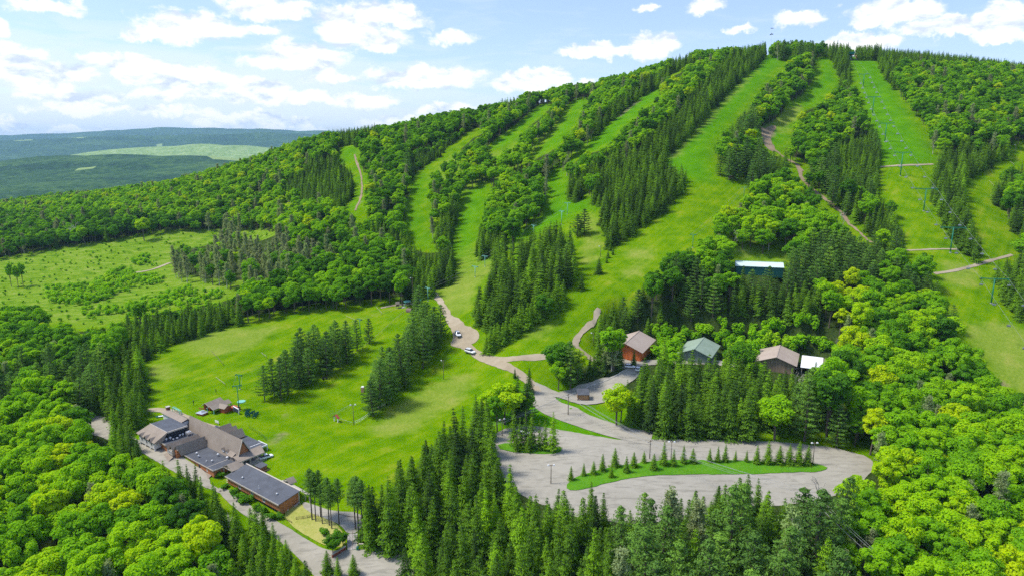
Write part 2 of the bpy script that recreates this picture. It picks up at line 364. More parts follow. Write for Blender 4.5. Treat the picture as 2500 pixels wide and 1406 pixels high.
L([(0,925),(60,900),(110,870),(200,860),(250,900),(240,960),(250,1010),(200,1015),(180,1010),(60,990),(0,985)], MIXED)
L([(0,770),(240,795),(290,790),(290,830),(240,860),(200,860),(110,870),(0,900)], BROAD)
L([(412,590),(440,578),(520,570),(545,532),(560,530),(600,560),(640,545),(690,570),(760,580),(820,610),(820,640),(740,660),(680,680),(640,690),(560,700),(500,690),(430,680),(415,640)], GREY)
L([(1060,400),(1120,372),(1190,375),(1250,350),(1290,330),(1350,290),(1390,260),(1378,291),(1332,348),(1296,390),(1260,420),(1200,445),(1130,470),(1085,450),(1050,430)], SPARSE)
# --- open ground as it shows
CLEARING = [(-200, 640), (0,632),(60,620),(150,602),(250,590),(330,575),(430,562),(540,565),(640,560),(690,566),(640,585),(545,560),(500,600),(415,600),(418,640),(430,680),(500,692),(570,702),(600,690),(580,720),(540,730),(480,740),(400,755),(310,760),(290,785),(240,800),(0,770),(-200,760)]
L(CLEARING, OPEN)
YOUNGS = [[(100,690),(200,690),(290,645),(400,665),(405,690),(330,700),(280,722),(220,742),(120,740)], [(200,742),(300,737),(460,690),(520,702),(570,715),(480,742),(300,762),(200,772)], [(-100,745),(100,745),(120,772),(0,775),(-100,770)], [(310,620),(370,608),(375,640),(320,650)]]
for p in YOUNGS: L(p, YOUNG)
T1 = [(836,358),(868,356),(869,376),(866,404),(894,429),(884,440),(885,461),(880,479),(876,515),(885,540),(892,552),(876,536),(860,518),(841,504),(864,490),(873,461),(875,429),(860,408),(836,390)]
T2 = [(1045,410),(1028,422),(1013,435),(1012,461),(1004,497),(999,529),(992,534),(999,565),(1010,593),(1049,604),(1070,604),(1056,582),(1045,575),(1036,561),(1035,529),(1033,493),(1036,476),(1042,451),(1040,433)]
T2B = [(1040,412),(1063,396),(1084,383),(1095,365),(1120,348),(1141,330),(1165,312),(1172,326),(1150,335),(1131,351),(1106,369),(1090,387),(1046,420)]
T3 = [(1195,447),(1177,452),(1150,465),(1138,479),(1132,504),(1122,532),(1115,565),(1109,600),(1117,640),(1108,684),(1085,697),(1058,700),(1058,720),(1075,728),(1084,765),(1100,790),(1130,800),(1181,870),(1200,860),(1420,640),(1500,596),(1484,582),(1481,547),(1465,529),(1467,500),(1442,497),(1438,467),(1413,486),(1396,490),
      (1385,479),(1383,458),(1378,440),(1373,415),(1374,404),(1388,397),(1413,388),(1431,369),(1463,365),(1470,355),(1502,340),(1520,316),(1541,294),(1563,284),(1584,255),(1612,237),(1612,212),(1584,223),(1556,241),(1520,269),(1484,301),(1456,326),(1435,351),(1413,369),(1392,386),(1356,411),(1342,425),(1335,436),(1342,458),(1335,504),(1321,529),(1285,557),(1246,582),(1221,618),(1213,624),(1174,628),(1146,625),(1150,592),(1162,553),(1171,530),(1176,490)]
T4 = [(1435,239),(1410,241),(1392,259),(1378,291),(1356,319),(1332,348),(1307,376),(1296,390),(1317,380),(1346,365),(1378,340),(1381,326),(1399,305),(1403,291),(1420,262)]
T5 = [(1346,248),(1324,255),(1300,276),(1271,301),(1246,319),(1221,340),(1200,358),(1190,375),(1200,369),(1221,362),(1246,348),(1267,326),(1289,305),(1307,291),(1339,262)]
T6B = [(1646,176),(1694,156),(1670,168),(1640,190)]
T7 = [(1870,135),(1929,133),(1929,148),(1913,169),(1899,180),(1881,201),(1856,219),(1842,240),(1828,258),(1810,276),(1792,290),(1778,311),(1765,325),(1749,329),(1742,347),(1735,361),(1735,391),(1755,395),(1756,407),(1742,414),(1728,425),(1730,436),(1778,437),(1822,439),(1828,443),(1824,471),(1813,489),(1784,496),(1760,503),(1749,525),(1736,535),
      (1735,567),(1713,589),(1699,606),(1678,606),(1642,614),(1624,635),(1603,656),(1578,681),(1553,695),(1528,713),(1500,717),(1487,745),(1459,756),(1450,777),(1448,820),(1400,838),(1330,870),(1338,905),(1345,955),(1310,975),(1295,935),(1270,925),(1175,945),(1181,860),(1213,859),(1348,756),(1420,640),(1500,600),(1506,593),
      (1534,572),(1563,554),(1598,525),(1620,518),(1644,490),(1673,458),(1684,444),(1680,422),(1676,401),(1627,392),(1598,394),(1625,389),(1643,368),(1664,347),(1692,322),(1717,293),(1742,265),(1771,233),(1796,208),(1813,190),(1845,165)]
T8 = [(1995,139),(2025,139),(2032,151),(2041,183),(2044,194),(2043,208),(2030,219),(2009,233),(1995,254),(1973,265),(1952,272),(1938,290),(1927,315),(1920,336),(1922,356),(1905,360),(1892,373),(1881,368),(1863,347),(1861,322),(1881,308),(1895,300),(1909,290),(1927,272),(1934,251),(1956,240),(1977,222),(1995,197),(2002,180),(1998,162)]
T8B = [(1934,393),(1956,396),(1973,400),(1970,414),(1959,428),(1973,450),(1995,464),(2020,485),(2034,503),(2066,520),(2085,536),(2110,560),(2139,582),(2117,587),(2071,555),(2020,507),(2009,500),(1991,482),(1970,457),(1948,439),(1934,428),(1920,405)]
T9 = [(2075,139),(2140,139),(2148,155),(2153,180),(2171,201),(2192,229),(2220,261),(2242,290),(2260,311),(2263,343),(2270,372),(2283,375),(2284,389),(2277,400),(2276,418),(2274,446),(2272,471),(2284,507),(2295,528),(2302,539),(2309,557),(2325,575),(2335,590),(2350,612),(2375,631),(2405,635),(2412,620),(2405,590),(2390,555),(2377,521),(2370,500),(2359,471),(2359,439),(2373,428),(2409,411),(2445,396),(2466,382),(2469,354),(2500,350),(2600,350),(2600,386),(2500,386),(2487,400),(2459,414),(2434,428),(2427,450),(2420,471),(2434,496),(2455,521),(2466,549),(2484,567),(2494,596),(2494,607),(2462,621),(2427,642),(2413,664),(2416,685),(2434,699),(2455,728),(2469,749),(2491,774),(2600,880),
      (2600,963),(2500,963),(2473,959),(2462,948),(2430,916),(2427,891),(2402,877),(2377,852),(2356,827),(2338,802),(2341,784),(2338,756),(2320,728),(2292,713),(2295,681),(2277,671),(2275,650),(2262,620),(2243,617),(2213,642),(2204,610),(2206,578),(2199,542),(2192,507),(2178,489),(2146,482),(2148,436),(2148,407),(2156,386),(2153,350),(2135,311),(2114,279),(2100,251),(2098,222),(2078,208),(2076,187),(2076,151)]
LAWN = [(345,880),(420,838),(520,805),(640,775),(760,755),(900,742),(1000,738),(1058,716),(1070,740),(1100,800),(1181,870),(1300,925),(1200,950),(1150,975),(1100,1010),(1060,1050),(1010,1080),(960,1110),(950,1150),(885,1165),(868,1200),(880,1290),(885,1335),(960,1345),(965,1600),(700,1600),(780,1406),(745,1380),(640,1305),(600,1270),(545,1210),(455,1155),(400,1130),(345,1090),(338,1045),(355,1010),(362,985),(357,930)]
def widen(p, k):
    c = np.mean(p, axis=0); return [(u, v) for u, v in p]
for p in (T1, T2, T2B, T3, T4, T5, T6B, T7, T8, T8B, T9, LAWN): L(p, OPEN)
T3U = [(1195,447),(1177,452),(1150,465),(1138,479),(1132,504),(1122,532),(1115,565),(1109,600),(1117,640),(1140,640),(1146,625),(1150,592),(1162,553),(1171,530),(1176,490)]
for p in (T2, T2B, T4, T5, T6B, T1, T8, T3U):
    for du, dv in ((-7, -3), (7, 3), (0, -6), (4, 6)): L([(u + du, v + dv) for u, v in p], OPEN)
L([(335,1085),(358,1074),(395,1100),(430,1092),(468,1118),(505,1168),(540,1195),(590,1175),(628,1190),(645,1268),(700,1285),(745,1330),(765,1390),(800,1600),(600,1600),(560,1310),(480,1240),(400,1190),(320,1120)], SPRU)
L([(1774,610),(1925,612),(1925,650),(1800,648),(1780,632)], BUILT)
L([(640,490),(720,470),(735,480),(700,500),(640,510)], SPARSE)
# barns and the white shed where they show
for p in ([(1515,826),(1555,806),(1600,830),(1565,875),(1520,865)], [(1668,848),(1715,822),(1758,846),(1755,862),(1670,862)], [(1848,868),(1905,842),(1952,868),(1945,893),(1850,885)], [(1940,895),(1950,862),(2026,862),(2034,904),(1945,904)]): L(p, BUILT)
LOT = [(1215,1040),(1290,1030),(1370,1047),(1480,1070),(1520,1074),(1600,1072),(1750,1072),(1900,1078),(2000,1088),(2080,1100),(2130,1120),(2135,1150),(2075,1155),(2040,1185),(2030,1215),(2010,1215),(1960,1185),(1900,1215),(1850,1165),(1790,1145),(1740,1165),(1700,1195),(1590,1190),(1540,1240),(1480,1240),(1490,1210),(1450,1180),(1380,1175),(1340,1190),(1290,1185),(1250,1160),(1225,1100)]
L(LOT, BUILT)
L([(1300,945),(1345,955),(1343,968),(1400,1000),(1470,1015),(1540,1040),(1600,1072),(1520,1074),(1480,1070),(1370,1047),(1290,1030),(1300,985)], BUILT)
L([(1343,968),(1395,948),(1440,940),(1520,915),(1545,895),(1560,905),(1530,935),(1480,960),(1460,985),(1400,990)], BUILT)
L([(1390,838),(1405,810),(1440,790),(1450,800),(1448,840),(1460,850),(1440,862)], BUILT)
L([(200,1020),(240,1010),(275,1030),(265,1050),(215,1045)], BUILT)
# --- stands that stand in the open
STAND_BIG = [(1133,770),(1137,735),(1160,699),(1171,674),(1199,653),(1213,628),(1231,610),(1263,585),(1302,560),(1348,541),(1384,544),(1395,564),(1402,589),(1416,614),(1414,653),(1402,674),(1375,690),(1350,705),(1330,725),(1290,757),(1250,785),(1215,806),(1185,795),(1156,783)]
STAND_MID = [(1598,394),(1627,390),(1676,399),(1682,422),(1686,444),(1673,458),(1644,490),(1620,518),(1598,525),(1577,540),(1563,554),(1534,572),(1520,586),(1506,595),(1481,605),(1478,568),(1474,547),(1463,529),(1474,504),(1470,486),(1495,461),(1516,440),(1538,426),(1584,404)]
PINE_LAWN = [(592,965),(600,920),(650,880),(700,845),(720,815),(770,797),(800,790),(845,785),(882,785),(882,845),(850,882),(810,902),(760,927),(720,952),(660,978),(620,988)]
PINE_ROAD = [(1040,735),(1070,742),(1088,775),(1090,800),(1080,832),(1050,872),(1020,912),(985,947),(950,977),(900,1012),(870,1037),(853,1022),(858,990),(885,960),(893,900),(933,850),(985,808),(1000,768),(1018,742)]
L(STAND_BIG, SPRU); L(STAND_MID, SPRU); L(PINE_ROAD, PINE); L(PINE_LAWN, PINE)
L([(1480,555),(1506,593),(1530,580),(1520,540)], SPRU)
L([(338,1043),(362,1020),(400,1008),(470,1022),(640,1080),(660,1120),(735,1195),(735,1225),(690,1262),(640,1240),(556,1196),(545,1172),(500,1150),(440,1122),(405,1120),(385,1132),(345,1108),(332,1085)], BUILT)
# --- how yellow the leaves are (0 deep green ... 1 yellow-green)
def T(p, v): paint(TNT, p, v)
T([(-200,300),(2700,300),(2700,1600),(-200,1600)], .48)
T([(-200,460),(700,340),(900,500),(820,560),(400,560),(-200,600)], .62)
T([(-200,520),(350,520),(640,545),(640,575),(0,640),(-200,640)], .30)
T([(640,640),(820,560),(1000,620),(1000,740),(700,760)], .40)
T([(-200,980),(200,1010),(500,1200),(700,1350),(800,1600),(-200,1600)], .66)
T([(1180,300),(1700,120),(1700,420),(1380,480),(1050,480)], .55)
T([(1600,100),(2080,90),(2130,330),(1900,340),(1740,350)], .56)
T([(1740,500),(1830,430),(1990,450),(2030,560),(1950,620),(1750,600)], .66)
T([(2140,120),(2600,120),(2600,350),(2280,370)], .52)
T([(2010,660),(2105,650),(2105,800),(2010,790)], .92)
T([(2105,650),(2290,690),(2290,760),(2105,800)], .55)
T([(2100,780),(2330,780),(2600,1000),(2600,1600),(2030,1600),(2030,1180),(2120,1150),(2090,1050),(2060,900)], .60)
T([(2030,1140),(2500,1100),(2500,1250),(2100,1290),(2030,1250)], .74)
T([(1170,250),(1480,180),(1480,260),(1180,380)], .5)
def look(arr, u, v):
    i = np.clip((np.asarray(u) * LS).astype(int), 0, LW - 1); j = np.clip((np.asarray(v) * LS).astype(int), 0, LH - 1)
    return arr[j, i]

# ------------------------------------------------------------------ helpers for objects
def link(o, parent=None):
    C.objects.link(o)
    if parent is not None: o.parent = parent
    return o
def tag(o, label=None, cat=None, group=None, kind=None):
    if label: o['label'] = label
    if cat: o['category'] = cat
    if group: o['group'] = group
    if kind: o['kind'] = kind
    return o
def mesh_obj(name, verts, faces, mats, parent=None, midx=None, smooth=False):
    me = bpy.data.meshes.new(name)
    me.from_pydata([tuple(v) for v in verts], [], [tuple(f) for f in faces])
    for m in (mats if isinstance(mats, (list, tuple)) else [mats]): me.materials.append(m)
    if midx is not None: me.polygons.foreach_set('material_index', midx)
    if smooth: me.polygons.foreach_set('use_smooth', [True] * len(me.polygons))
    me.update()
    return link(bpy.data.objects.new(name, me), parent)
def new_mat(name):
    m = bpy.data.materials.new(name); m.use_nodes = True
    t = m.node_tree; t.nodes.clear(); n = NB(t)
    out = n.node('ShaderNodeOutputMaterial'); bs = n.node('ShaderNodeBsdfPrincipled')
    n.link(bs.outputs[0], out.inputs[0])
    bs.inputs['Roughness'].default_value = 0.85
    bs.inputs['Specular IOR Level'].default_value = 0.25
    return m, n, bs, out
def plain_mat(name, col, rough=0.7, var=0.18, scale=1.2, metal=0.0, spec=0.3, bump=0.0, stretch=(1, 1, 1)):
    """a paint or material with blotches and fine grain"""
    m, n, bs, out = new_mat(name)
    tcn = n.node('ShaderNodeTexCoord')
    v = n.vmath('MULTIPLY', tcn.outputs['Object'], stretch)
    a = n.noise(v, scale, 5, .6); b = n.noise(v, scale * 9, 3, .6)
    f = n.math('ADD', n.math('MULTIPLY', n.math('SUBTRACT', a, .5), 1.6), n.math('MULTIPLY', n.math('SUBTRACT', b, .5), .7))
    f = n.math('MULTIPLY_ADD', f, var, 1.0)
    c = n.node('ShaderNodeVectorMath', operation='SCALE'); c.inputs[0].default_value = col; n.link(f, c.inputs['Scale'])
    n.link(c.outputs[0], bs.inputs['Base Color'])
    bs.inputs['Roughness'].default_value = rough; bs.inputs['Metallic'].default_value = metal; bs.inputs['Specular IOR Level'].default_value = spec
    if bump:
        bp = n.node('ShaderNodeBump'); bp.inputs['Strength'].default_value = bump; bp.inputs['Distance'].default_value = .05
        n.link(b, bp.inputs['Height']); n.link(bp.outputs[0], bs.inputs['Normal'])
    return m

# ------------------------------------------------------------------ the ground sheet
def ground_material():
    m, n, bs, out = new_mat('ground')
    geo = n.node('ShaderNodeNewGeometry'); pos = geo.outputs['Position']
    def att(name):
        a = n.node('ShaderNodeAttribute'); a.attribute_name = name; return a.outputs['Fac']
    gr, dry, rough_, soil, lush = att('grass'), att('dry'), att('rough'), att('soil'), att('lush')
    fl = n.vmath('MULTIPLY', pos, (1, 1, 0.3))
    big = n.noise(fl, .018, 5, .6, .4); mid = n.noise(fl, .11, 6, .65); fine = n.noise(fl, 1.1, 5, .7); tiny = n.noise(fl, 4.5, 2, .6)
    # mown streaks run down the fall line of the runs
    rot = n.node('ShaderNodeVectorRotate', rotation_type='Z_AXIS'); n.link(n.vmath('ADD', fl, n.vmath('SCALE', n.node('ShaderNodeCombineXYZ', inp={0: big, 1: big, 2: 0.0}).outputs[0], scale=24.0)), rot.inputs[0]); rot.inputs['Angle'].default_value = radians(40)
    streak = n.noise(n.vmath('MULTIPLY', rot.outputs[0], (.42, .018, 0)), 1.0, 4, .6)
    g = n.ramp(n.math('ADD', n.math('MULTIPLY', streak, .34), n.math('MULTIPLY', mid, .66)), [(.34, (.066, .165, .001)), (.46, (.105, .225, .001)), (.55, (.150, .265, .002)), (.66, (.23, .29, .02))])
    lu = n.ramp(mid, [(.3, (.055, .19, .002)), (.6, (.09, .26, .003)), (.8, (.14, .30, .006))])
    g = n.mix(lush, g, lu)
    dr = n.ramp(n.math('ADD', n.math('MULTIPLY', fine, .5), n.math('MULTIPLY', mid, .5)), [(.3, (.17, .27, .02)), (.5, (.22, .29, .04)), (.7, (.32, .32, .09))])
    dmask = n.smooth(n.math('ADD', dry, n.math('MULTIPLY', n.math('SUBTRACT', mid, .5), .9)), .25, .75)
    g = n.mix(n.math('MULTIPLY', dmask, .7), g, dr)
    # rough meadow of the clearing
    rg = n.ramp(n.math('ADD', n.math('MULTIPLY', n.noise(n.vmath('MULTIPLY', fl, (.6, 1.4, 1)), .16, 7, .72, .8), .7), n.math('MULTIPLY', fine, .3)), [(.36, (.055, .14, .006)), (.45, (.11, .22, .008)), (.53, (.175, .285, .02)), (.61, (.24, .30, .06)), (.72, (.30, .27, .13))])
    g = n.mix(rough_, g, rg)
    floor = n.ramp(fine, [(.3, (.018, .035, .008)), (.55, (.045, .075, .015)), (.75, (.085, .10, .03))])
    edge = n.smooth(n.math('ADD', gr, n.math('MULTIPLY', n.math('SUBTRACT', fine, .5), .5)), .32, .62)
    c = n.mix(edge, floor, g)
    so = n.ramp(fine, [(.3, (.17, .12, .07)), (.55, (.32, .25, .16)), (.75, (.42, .36, .25))])
    smask = n.smooth(n.math('ADD', soil, n.math('MULTIPLY', n.math('SUBTRACT', mid, .5), .8)), .35, .7)
    c = n.mix(n.math('MULTIPLY', smask, .75), c, so)
    # stray bare and bleached spots
    sp = n.smooth(n.noise(fl, .21, 4, .7, 1.2), .70, .80)
    c = n.mix(n.math('MULTIPLY', n.math('MULTIPLY', sp, .55), gr), c, (.42, .37, .22))
    gr2 = n.math('MULTIPLY_ADD', n.math('SUBTRACT', n.math('ADD', n.math('MULTIPLY', tiny, .55), n.math('MULTIPLY', fine, .45)), .5), 1.15, 1.0)
    cc = n.node('ShaderNodeVectorMath', operation='SCALE'); n.link(c, cc.inputs[0]); n.link(gr2, cc.inputs['Scale'])
    n.link(cc.outputs[0], bs.inputs['Base Color'])
    bp = n.node('ShaderNodeBump'); bp.inputs['Strength'].default_value = .8; bp.inputs['Distance'].default_value = .35
    n.link(n.math('ADD', fine, n.math('MULTIPLY', tiny, .4)), bp.inputs['Height']); n.link(bp.outputs[0], bs.inputs['Normal'])
    bs.inputs['Roughness'].default_value = 1.0; bs.inputs['Specular IOR Level'].default_value = 0.0
    return m
# cover of each ground vertex: seen through the same polygons, blurred a little where the wood meets the grass
_pu, _pv, _pf = proj(_gx, _gy, GZ)
def _cov(poly_or_mask, soft=1):
    a = poly_or_mask.astype(float)
    for _ in range(soft):
        a = (a + np.roll(a, 1, 0) + np.roll(a, -1, 0) + np.roll(a, 1, 1) + np.roll(a, -1, 1)) / 5
    return a
def inp(*polys):
    r = np.zeros(_pu.shape, bool)
    for p in polys: r |= pip(p, _pu, _pv)
    return r
_lab = look(LAB, _pu, _pv)
_off = (_pu < -60) | (_pu > 2560) | (_pv > 1470)
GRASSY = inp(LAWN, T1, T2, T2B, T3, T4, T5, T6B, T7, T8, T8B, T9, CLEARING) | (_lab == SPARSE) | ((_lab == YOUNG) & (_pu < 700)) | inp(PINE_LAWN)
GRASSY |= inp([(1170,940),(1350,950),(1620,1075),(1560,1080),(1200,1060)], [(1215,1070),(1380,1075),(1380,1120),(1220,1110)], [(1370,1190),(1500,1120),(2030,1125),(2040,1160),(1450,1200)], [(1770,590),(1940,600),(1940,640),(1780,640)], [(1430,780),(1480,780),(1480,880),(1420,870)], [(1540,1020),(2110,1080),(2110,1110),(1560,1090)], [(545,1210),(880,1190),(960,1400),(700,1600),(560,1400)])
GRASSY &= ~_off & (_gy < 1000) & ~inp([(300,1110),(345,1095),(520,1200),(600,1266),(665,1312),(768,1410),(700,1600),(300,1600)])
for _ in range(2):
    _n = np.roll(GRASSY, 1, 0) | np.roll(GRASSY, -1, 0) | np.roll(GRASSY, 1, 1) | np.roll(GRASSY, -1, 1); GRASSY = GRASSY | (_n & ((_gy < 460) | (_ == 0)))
dryp = inp([(1270,805),(1340,770),(1380,770),(1330,830),(1260,840)], [(1420,520),(1450,510),(1465,600),(1450,680),(1425,640)], [(1500,620),(1560,600),(1620,615),(1560,640)], [(1480,690),(1540,650),(1600,640),(1520,700)], [(890,1050),(1010,960),(1150,900),(1160,950),(1100,985),(960,1080)], [(2350,800),(2500,780),(2600,900),(2600,970),(2480,960)], [(2300,640),(2380,640),(2380,700),(2300,700)],
            [(1060,700),(1180,640),(1230,620),(1150,720),(1130,790),(1090,770)], [(430,830),(560,800),(700,790),(620,850),(500,870)], [(350,890),(420,880),(440,925),(370,935)], [(600,1040),(660,1060),(700,1130),(640,1110)], [(690,1225),(800,1240),(830,1340),(780,1345),(700,1290)],   [(1870,300),(1960,240),(1960,265),(1900,340)], [(1600,395),(1870,140),(1875,150),(1640,395)])
soilp = inp([(872,420),(868,380),(880,440),(884,480),(876,520),(866,515),(878,470),(872,430)], [(1858,310),(1895,300),(1890,330),(1870,350),(1895,370),(1885,375),(1862,350)], [(1480,303),(1540,255),(1600,222),(1590,228),(1500,295)], [(2338,800),(2365,830),(2385,855),(2400,880),(2380,870),(2350,830)], [(2428,905),(2475,955),(2465,960),(2425,925)], [(645,1055),(690,1060),(700,1110),(670,1120)],
             [(675,1010),(700,1010),(700,1024),(672,1024)], [(805,1140),(825,1140),(825,1156),(803,1156)], [(690,1055),(712,1062),(708,1072),(688,1066)], [(1100,1130),(1102,1130),(1101,1131)], [(1240,905),(1270,915),(1310,960),(1290,950)], [(1690,315),(1800,200),(1872,134),(1869,141),(1795,208),(1690,322)])
rougp = inp(CLEARING) | (_lab == YOUNG) | (_lab == GREY) | inp([(1770,590),(1960,600),(1960,640),(1780,640)]) | ((_lab == SPARSE) & (_pu > 1000)) | inp([(1150,600),(1250,600),(1190,640),(1080,690)])
lushp = inp(T1, T2, T3, T4, T5, T8, [(2075,139),(2140,139),(2290,400),(2148,405)], [(1600,400),(1870,133),(1930,133),(1740,350),(1740,440),(1640,440)]) & ~inp([(1240,600),(1500,480),(1500,720),(1100,900)]) & (_pv < 640)
lushp |= inp([(1170,945),(1350,955),(1620,1075),(1560,1080),(1200,1060)], [(1370,1190),(1500,1120),(2030,1125),(2040,1160),(1450,1200)])
gverts = np.stack([_gx.ravel(), _gy.ravel(), GZ.ravel()], 1)
nx, ny = len(GX), len(GY)
ii, jj = np.meshgrid(np.arange(nx - 1), np.arange(ny - 1)); a0 = (jj * nx + ii).ravel()
tri = np.concatenate([np.stack([a0, a0 + 1, a0 + nx + 1], 1), np.stack([a0, a0 + nx + 1, a0 + nx], 1)])
def np_mesh(name, verts, faces):
    """mesh from arrays; faces all with the same number of corners"""
    me = bpy.data.meshes.new(name); k = faces.shape[1]
    me.vertices.add(len(verts)); me.vertices.foreach_set('co', np.ascontiguousarray(verts, np.float32).ravel())
    me.loops.add(faces.size); me.loops.foreach_set('vertex_index', np.ascontiguousarray(faces, np.int32).ravel())
    me.polygons.add(len(faces)); me.polygons.foreach_set('loop_start', np.arange(0, faces.size, k, dtype=np.int32))
    me.update(calc_edges=True)
    return me
gme = np_mesh('ground', gverts, tri)
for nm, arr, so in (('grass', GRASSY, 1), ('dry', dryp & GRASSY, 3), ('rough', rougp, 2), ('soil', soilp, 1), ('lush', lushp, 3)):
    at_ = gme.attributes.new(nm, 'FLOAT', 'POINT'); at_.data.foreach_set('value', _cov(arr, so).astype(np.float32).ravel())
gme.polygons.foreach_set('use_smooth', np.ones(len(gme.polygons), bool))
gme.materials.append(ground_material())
tag(link(bpy.data.objects.new('ground', gme)), kind='structure')

# far country: one sheet out to the horizon, a hair below the near ground where they overlap
def far_mesh():
    xs = np.unique(np.concatenate([np.arange(-14000, -3000, 110), np.arange(-3000, -1000, 60), np.arange(-1000, 900, 60), np.arange(900, 3000, 120), np.arange(3000, 14001, 400)]))
    ys = np.unique(np.concatenate([np.arange(-1500, 1600, 60), np.arange(1600, 7000, 55), np.arange(7000, 15001, 100)]))
    X, Y = np.meshgrid(xs, ys); Z = _far(X, Y)
    inside = (X > GX[0]) & (X < GX[-1]) & (Y > GY[0]) & (Y < GY[-1])
    Z = np.where(inside, np.minimum(Z, ground(X, Y)) - 40, Z)
    near = (Y <= GY[0]) | ((Y < 1620) & ((X <= GX[0]) | (X >= GX[-1])))
    Z = np.where(near, np.minimum(ground(np.clip(X, GX[0], GX[-1]), np.clip(Y, GY[0], GY[-1])) - 6, -20) if False else np.minimum(Z, -30) , Z)
    n_x, n_y = X.shape[1], X.shape[0]
    a, b = np.meshgrid(np.arange(n_x - 1), np.arange(n_y - 1)); k = (b * n_x + a).ravel()
    f = np.stack([k, k + 1, k + n_x + 1, k + n_x], 1)
    me = np_mesh('hills', np.stack([X.ravel(), Y.ravel(), Z.ravel()], 1), f)
    me.polygons.foreach_set('use_smooth', np.ones(len(me.polygons), bool))
    m, n, bs, out = new_mat('wooded_hills')
    geo = n.node('ShaderNodeNewGeometry'); pos = geo.outputs['Position']; fl = n.vmath('MULTIPLY', pos, (1, 1, 0))
    vor = n.node('ShaderNodeTexVoronoi', feature='F1'); n.link(fl, vor.inputs['Vector']); vor.inputs['Scale'].default_value = .055
    big = n.noise(fl, .0011, 4, .5); mid = n.noise(fl, .012, 5, .6)
    c = n.ramp(n.math('ADD', n.math('MULTIPLY', n.noise(n.vmath('MULTIPLY', fl, (.5, 1.2, 1)), .0022, 6, .65), .55), n.math('ADD', n.math('MULTIPLY', mid, .25), n.math('MULTIPLY', vor.outputs['Color'], .2))), [(.32, (.006, .025, .014)), (.48, (.022, .07, .020)), (.62, (.07, .14, .03))])
    # hay fields and pastures
    fld = n.node('ShaderNodeTexVoronoi', feature='F1'); n.link(n.vmath('MULTIPLY', pos, (1, .7, 0)), fld.inputs['Vector']); fld.inputs['Scale'].default_value = .0042
    sepc = n.node('ShaderNodeSeparateColor'); n.link(fld.outputs['Color'], sepc.inputs[0])
    fm = n.math('MULTIPLY', n.math('GREATER_THAN', sepc.outputs[0], .93), n.math('GREATER_THAN', big, .54))
    c = n.mix(fm, c, (.24, .33, .10))
    # sunlight on the low middle-distance hill, painted into its colour as paler green
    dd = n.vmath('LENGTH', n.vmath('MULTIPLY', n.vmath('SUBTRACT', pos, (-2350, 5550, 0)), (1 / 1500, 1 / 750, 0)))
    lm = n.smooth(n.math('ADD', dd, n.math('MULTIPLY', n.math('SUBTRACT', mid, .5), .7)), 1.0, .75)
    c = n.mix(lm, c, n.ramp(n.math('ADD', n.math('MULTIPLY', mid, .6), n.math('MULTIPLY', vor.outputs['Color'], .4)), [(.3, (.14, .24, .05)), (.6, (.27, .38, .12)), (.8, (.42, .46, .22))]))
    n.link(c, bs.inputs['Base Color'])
    bp = n.node('ShaderNodeBump'); bp.inputs['Strength'].default_value = 1; bp.inputs['Distance'].default_value = 14
    n.link(n.math('ADD', n.math('MULTIPLY', n.math('SUBTRACT', 1, vor.outputs['Distance']), .05), mid), bp.inputs['Height']); n.link(bp.outputs[0], bs.inputs['Normal'])
    bs.inputs['Roughness'].default_value = .95; bs.inputs['Specular IOR Level'].default_value = .05
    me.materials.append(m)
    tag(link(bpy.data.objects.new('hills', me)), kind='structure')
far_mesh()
# ------------------------------------------------------------------ roads, tracks and yards, laid on the ground
NOGO = []      # outlines in which no trunk stands
from mathutils.geometry import delaunay_2d_cdt
def _resample(P, step, closed=True):
    out = []; n = len(P)
    for i in range(n if closed else n - 1):
        a, b = P[i], P[(i + 1) % n]; L_ = hypot(b[0] - a[0], b[1] - a[1]); k = max(1, int(L_ / step))
        for j in range(k): out.append((a[0] + (b[0] - a[0]) * j / k, a[1] + (b[1] - a[1]) * j / k))
    if not closed: out.append(P[-1])
    return out
def smooth_path(P, it=2, closed=False):
    for _ in range(it):
        Q = [] if closed else [P[0]]; n = len(P)
        for i in range(n if closed else n - 1):
            a, b = P[i], P[(i + 1) % n]
            Q += [(a[0] * .75 + b[0] * .25, a[1] * .75 + b[1] * .25), (a[0] * .25 + b[0] * .75, a[1] * .25 + b[1] * .75)]
        if not closed: Q.append(P[-1])
        P = Q
    return P
